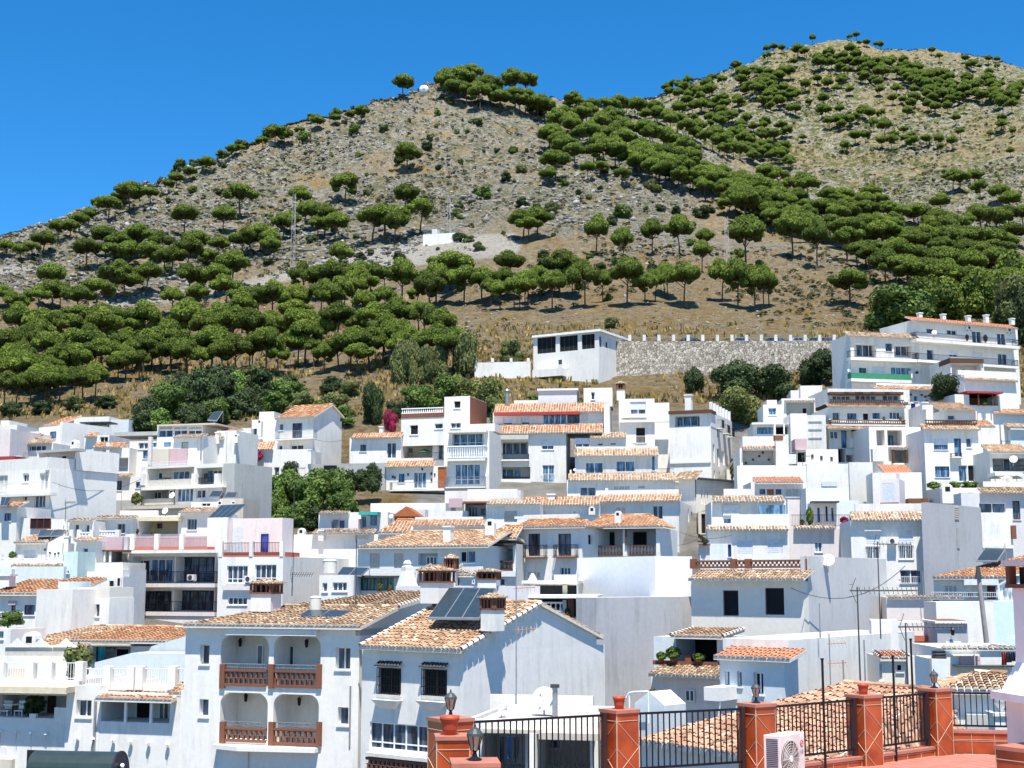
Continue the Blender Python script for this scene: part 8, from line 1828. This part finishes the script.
def tilebox(name, label, c, s, z0, z1, cat='pillar', group=None, sx=None, diag=True, rz=None):
    """box clad in glossy red tiles with pale joints"""
    e = empty(name, Vector((c[0], c[1], z0)), math.atan2(.541, .841) if rz is None else rz, label, cat, group); hz = z1 - z0; sx = sx or s
    mb = MB(); mb.box(-sx / 2, -s / 2, 0, sx / 2, s / 2, hz - .05); mb.build('shaft' if cat == 'pillar' else 'body', CER, e)
    cp = MB(); cp.box(-sx / 2 - .02, -s / 2 - .02, hz - .05, sx / 2 + .02, s / 2 + .02, hz); cp.build('cap', CAPM, e)
    g = MB(); t = .006
    def seg(face, a, b):
        f = s / 2 + .003 if face in 'FB' else sx / 2 + .003
        def pt(p): return Vector((p[0], -f, p[1])) if face == 'F' else Vector((p[0], f, p[1])) if face == 'B' else Vector((-f, p[0], p[1])) if face == 'L' else Vector((f, p[0], p[1]))
        g.cyl(pt(a), pt(b), t, n=4)
    for fc in 'FLRB':
        L = sx if fc in 'FB' else s
        top = hz - .17; seg(fc, (-L / 2, top), (L / 2, top))
        if diag:
            z = top; k = 0; st = .42
            while z > 0:
                zb = max(0, z - st); fr = (z - zb) / st
                a, b = (-L / 2, L / 2) if k % 2 == 0 else (L / 2, -L / 2)
                seg(fc, (a, z), (a + (b - a) * fr, zb))
                if L > .5 or True: seg(fc, (b, z), (b + (a - b) * fr, zb)) if k % 2 == 1 else None
                z -= st; k += 1
        else:
            n = int(L / .36)
            for i in range(1, n): seg(fc, (-L / 2 + L * i / n, 0), (-L / 2 + L * i / n, hz - .05))
            seg(fc, (-L / 2, hz * .55), (L / 2, hz * .55))
        for a in (-L / 2 + .002, L / 2 - .002): seg(fc, (a, 0), (a, hz))
    g.build('joints', GROUT, e)
    return e
ZT = -2.06
PIL = {'a': ((-.93, 21.7), 'behind the orange pot, at the left end of the fence'), 'b': ((1.73, 23.1), 'carrying a terracotta pot left of the tiled roof'), 'c': ((4.13, 24.2), 'carrying a lantern beside the air conditioner'), 'd': ((6.39, 26.0), 'carrying a small terracotta pot'), 'e': ((8.13, 27.5), 'carrying a lantern at the terrace corner')}
for k, (c, t) in PIL.items(): tilebox('tiled_pillar', 'red tiled pillar ' + t, c, .44 if k != 'a' else .5, ZF, ZT, group='red tiled pillars of the terrace fence')
tilebox('tiled_pillar', 'red tiled pillar with a white edged top carrying the orange pot', (-.80, 19.3), .44, ZF, ZT, group='red tiled pillars of the terrace fence', rz=.09)
tilebox('tiled_pillar', 'nearest red tiled pillar at the bottom, carrying the largest lantern', (-.43, 16.6), .52, ZF, ZT, group='red tiled pillars of the terrace fence', rz=.09)
def fence(p, q, label, off=.28, z1=-2.13, z0=-3.08, kerb=True):
    p = Vector((*p, 0)); q = Vector((*q, 0)); d = (q - p).normalized(); L = (q - p).length - 2 * off; o = p + d * off; rz = math.atan2(d.y, d.x)
    e = empty('fence_panel', Vector((o.x, o.y, z0)), rz, label, 'fence', 'black iron fence panels of the terrace'); H_ = z1 - z0
    mb = MB(); mb.box(0, -.02, H_ - .035, L, .02, H_); mb.build('top_rail', IRON, e); mb = MB(); mb.box(0, -.02, .05, L, .02, .085); mb.build('bottom_rail', IRON, e)
    mb = MB(); n = int(L / .105)
    for i in range(1, n): x = L * i / n; mb.box(x - .009, -.009, .085, x + .009, .009, H_ - .035)
    mb.build('bars', IRON, e)
    for x in (0, L): mb = MB(); mb.box(x - .035, -.035, -.05, x + .035, .035, H_ + .02); mb.build('post', plain('dark_wood', (.045, .02, .02), .5), e)
    if kerb:
        m = (p + q) / 2; tilebox('tiled_kerb', 'low red tiled kerb under ' + label.split(',')[0].replace('black ', 'the '), (m.x, m.y), .22, ZF, ZF + .17, 'kerb', 'tiled kerbs under the fence', sx=(q - p).length - .5, diag=False, rz=rz)
fence(PIL['a'][0], PIL['b'][0], 'black iron fence panel in front of the big dishes, first from left'); fence(PIL['b'][0], PIL['c'][0], 'black iron fence panel in front of the speckled tile roof, second from left'); fence(PIL['c'][0], PIL['d'][0], 'black iron fence panel behind the air conditioner, third from left'); fence(PIL['d'][0], PIL['e'][0], 'black iron fence panel before the blue gable, fourth from left')
fence((8.35, 27.75), (10.2, 27.35), 'black iron railing on the low tiled wall at the right', .1, -2.15, -2.85, False)
tilebox('tiled_wall', 'low red tiled parapet wall between the corner pillar and the barbecue', (9.45, 27.5), .2, ZF, -2.86, 'wall', sx=2.1, diag=False, rz=-.2)
def lantern(c, hgt, label):
    e = empty('pillar_lantern', Vector((c[0], c[1], ZT)), .3, label, 'lantern', None); k = hgt / .42
    b = MB(); b.lathe((0, 0, 0), [(.085 * k, 0), (.085 * k, .015 * k), (.035 * k, .04 * k), (.02 * k, .09 * k), (.04 * k, .115 * k)], 10); b.build('base', IRON, e)
    g = MB(); g.lathe((0, 0, .115 * k), [(.045 * k, 0), (.085 * k, .16 * k)], 6); g.build('glass', plain('lantern_glass', (.45, .36, .25), .2), e)
    f = MB()
    for i in range(6): a = i * math.pi / 3; f.cyl((math.cos(a) * .047 * k, math.sin(a) * .047 * k, .115 * k), (math.cos(a) * .088 * k, math.sin(a) * .088 * k, .275 * k), .007 * k, n=4)
    f.build('cage', IRON, e); t = MB(); t.lathe((0, 0, .275 * k), [(.1 * k, 0), (.095 * k, .03 * k), (.05 * k, .08 * k), (.012 * k, .1 * k), (.016 * k, .12 * k), (.002, .15 * k)], 12); t.build('hood', plain('lantern_hood', (.05, .06, .065), .5), e)
lantern((-.93, 21.7), .42, 'black pillar lantern at the left, standing behind the orange pot'); lantern((-.43, 16.6), .42, 'largest black pillar lantern, nearest the camera'); lantern((4.13, 24.2), .36, 'black pillar lantern on the middle pillar beside the air conditioner'); lantern((8.13, 27.5), .36, 'black pillar lantern on the terrace corner pillar')
def pot(c, r_, hgt, label):
    e = empty('flower_pot', Vector((c[0], c[1], ZT)), 0, label, 'flower pot'); mb = MB(); mb.lathe((0, 0, 0), [(r_ * .72, 0), (r_ * .8, hgt * .35), (r_ * .9, hgt * .7), (r_ * .92, hgt * .74), (r_ * 1.02, hgt * .78), (r_ * 1.02, hgt), (r_ * .88, hgt), (r_ * .82, hgt * .85)], 20); mb.build('body', plain('pot_red', (.42, .07, .03), .5), e, True); s_ = MB(); s_.cyl((0, 0, hgt * .84), (0, 0, hgt * .86), r_ * .84, n=16); s_.build('soil', BROWN, e)
pot((-.84, 19.3), .13, .25, 'orange red flower pot on the second pillar at the left'); pot((1.73, 23.1), .10, .20, 'terracotta pot on the pillar left of the speckled roof'); pot((6.39, 26), .10, .19, 'terracotta pot on the fourth pillar')
for (x, y0, y1, Y, t) in ((825, 752, 660, 24.9, 'dark blue iron pole rising through the third fence panel'), (896, 744, 657, 26.4, 'dark iron pole rising through the fourth fence panel'), (913, 700, 640, 28, 'brown iron pole behind the corner pillar')):
    b = P(x, y0, Y); t_ = P(x, y1, Y); e = empty('iron_pole', b, 0, t, 'pole'); mb = MB(); mb.cyl((0, 0, -.3), (0, 0, (t_ - b).z), .022, n=8); mb.build('shaft', IRON, e); mb = MB(); mb.cyl((0, 0, (t_ - b).z), (0, 0, (t_ - b).z + .03), .03, n=8); mb.build('cap', IRON, e)
# air conditioner with its badge
e = empty('air_conditioner', Vector((4.52, 23.15, ZF + .08)), R(50), 'large cream air conditioner with a round fan on the terrace floor', 'air conditioner')
W_, D_, H_ = .80, .30, .76
mb = MB(); mb.box(-W_ / 2, 0, 0, W_ / 2, D_, H_); o = mb.build('casing', plain('ac_cream', (.70, .66, .62), .4), e); bv = o.modifiers.new('b', 'BEVEL'); bv.width = .012; bv.segments = 2
mb = MB()
for i in range(22): mb.box(-W_ / 2 - .006, .04, .06 + i * .03, -W_ / 2 - .001, D_ - .05, .06 + i * .03 + .014)
mb.build('side_louvres', DARKGREY, e)
mb = MB(); cx = -.09; mb.cyl((cx, -.004, .38), (cx, .0, .38), .285, n=28); mb.build('fan_opening', plain('fan_dark', (.10, .075, .07), .6), e)
mb = MB()
for rr in (.285, .24, .20, .16, .12, .08):
    for i in range(28):
        a, b = 2 * math.pi * i / 28, 2 * math.pi * (i + 1) / 28; mb.cyl((cx + math.cos(a) * rr, -.02, .38 + math.sin(a) * rr), (cx + math.cos(b) * rr, -.02, .38 + math.sin(b) * rr), .0035, n=4, caps=False)
for i in range(16): a = 2 * math.pi * i / 16; mb.cyl((cx, -.02, .38), (cx + math.cos(a) * .285, -.018, .38 + math.sin(a) * .285), .003, n=4, caps=False)
mb.build('fan_grille', plain('grille_cream', (.62, .6, .56), .5), e)
mb = MB()
for i in range(3):
    a = 2 * math.pi * i / 3 + .4; pts = [(cx + math.cos(a + t) * r, -.008 - .004 * t, .38 + math.sin(a + t) * r) for t, r in ((0, .05), (-.15, .24), (.75, .25), (.9, .05))]; mb.add(pts, [(0, 1, 2, 3)])
mb.build('fan_blades', plain('fan_grey', (.35, .33, .32), .5), e); mb = MB(); mb.cyl((cx, -.03, .38), (cx, -.012, .38), .05, n=14); mb.build('fan_hub', FRAMEW, e)
REDL = plain('logo_red', (.55, .03, .08), .4); mb = MB(); mb.cyl((.30, -.006, .59), (.30, -.001, .59), .055, n=20); mb.build('round_logo', REDL, e)
mb = MB()
for i in range(14): a, b = 1.2 + 4.4 * i / 14, 1.2 + 4.4 * (i + 1) / 14; mb.cyl((.30 + math.cos(a) * .036, -.009, .59 + math.sin(a) * .036), (.30 + math.cos(b) * .036, -.009, .59 + math.sin(b) * .036), .003, n=4)
mb.cyl((.30, -.009, .56), (.30, -.009, .61), .003, n=4); mb.cyl((.30, -.009, .59), (.334, -.009, .59), .003, n=4); mb.build('logo_lines', FRAMEW, e)
fc = bpy.data.curves.new('lettering', 'FONT'); fc.body = 'LG'; fc.size = .085; fc.extrude = .002; fc.align_x = 'CENTER'
to = bpy.data.objects.new('lettering', fc); COL.objects.link(to); dg = bpy.context.evaluated_depsgraph_get(); me = bpy.data.meshes.new_from_object(to.evaluated_get(dg)); bpy.data.objects.remove(to)
lo = bpy.data.objects.new('lettering', me); COL.objects.link(lo); lo.parent = e; lo.location = (.30, -.006, .44); lo.rotation_euler = (R(90), 0, 0); me.materials.clear(); me.materials.append(plain('letter_grey', (.25, .25, .26), .5))
mb = MB(); mb.box(-.33, .02, -.08, -.26, .28, 0); mb.box(.26, .02, -.08, .33, .28, 0); mb.build('feet', DARKGREY, e)
# barbecue chimney at the right edge
c = P(1044, 700, 19); e = empty('barbecue', Vector((c.x, c.y, ZF)), .15, 'white masonry barbecue hood and stack at the right edge', 'barbecue')
def zz(py, Y=19): return P(1040, py, Y).z - ZF
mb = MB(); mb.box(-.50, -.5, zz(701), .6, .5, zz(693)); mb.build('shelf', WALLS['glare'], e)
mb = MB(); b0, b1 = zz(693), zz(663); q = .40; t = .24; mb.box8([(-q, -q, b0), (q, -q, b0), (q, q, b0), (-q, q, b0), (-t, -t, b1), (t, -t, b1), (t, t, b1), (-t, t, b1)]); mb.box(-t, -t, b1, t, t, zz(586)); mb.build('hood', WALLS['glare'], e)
mb = MB(); 
for sx in (-1, 1):
    for sy in (-1, 1): mb.box(sx * .25 - .05, sy * .25 - .05, zz(586), sx * .25 + .05, sy * .25 + .05, zz(566))
mb.box(-.31, -.31, zz(588), .31, .31, zz(584)); mb.build('chimney_head', WALLS['brickred'], e); mb = MB(); mb.box(-.17, -.17, zz(585), .17, .17, zz(567)); mb.build('flue', VOID, e); mb = MB(); mb.box(-.34, -.34, zz(566), .34, .34, zz(560)); mb.build('chimney_cap', WALLS['pink'], e)
mb = MB(); mb.box(-.28, -.4, 0, .6, .5, zz(701)); mb.build('base', WHITE, e)
mb = MB(); mb.cyl((-.43, -.44, 0), (-.45, -.46, zz(701)), .045, n=8); mb.build('post', plain('dark_wood', (.045, .02, .02), .5), e)
c = P(1030, 746, 18.5); tilebox('tiled_plinth', 'red tiled plinth at the bottom right corner', (c.x, c.y), .6, ZF, c.z, 'plinth')
c = P(1002, 727, 31); e = empty('finial_post', Vector((c.x, c.y, c.z - 1.5)), 0, 'white gate post with a ball finial behind the right railing', 'post'); mb = MB(); mb.box(-.22, -.22, 0, .22, .22, 1.75); mb.box(-.27, -.27, 1.75, .27, .27, 1.82); mb.build('post', WHITE, e); mb = MB(); mb.lathe((0, 0, 1.82), [(.06, 0), (.05, .06), (.13, .16), (.17, .28), (.13, .4), (.04, .47)], 14); mb.build('finial', WHITE, e, True)
# dark green cylinder at the bottom left
c = P(85, 766, 30); e = empty('green_tank', c, R(-8), 'dark green horizontal cylinder with a dark end at the bottom left', 'tank'); gm_ = plain('green_enamel', (.028, .045, .045), .35)
mb = MB(); mb.cyl((-1.1, 0, -.12), (.75, 0, -.12), .42, n=28); mb.build('body', gm_, e, False); mb = MB(); mb.cyl((.75, 0, -.12), (.79, 0, -.12), .44, n=28); mb.build('end_cap', plain('purple_black', (.02, .015, .035), .4), e); mb = MB(); mb.cyl((.8, 0, -.1), (.95, -.1, -.15), .05, n=8); mb.cyl((.82, -.02, -.02), (.86, -.1, .05), .04, n=8); mb.build('fitting', FRAMEW, e)
mb = MB(); mb.box(-.9, -.3, -8, -.7, .3, -.4); mb.box(.4, -.3, -8, .6, .3, -.4); mb.build('stand', GREYM, e)
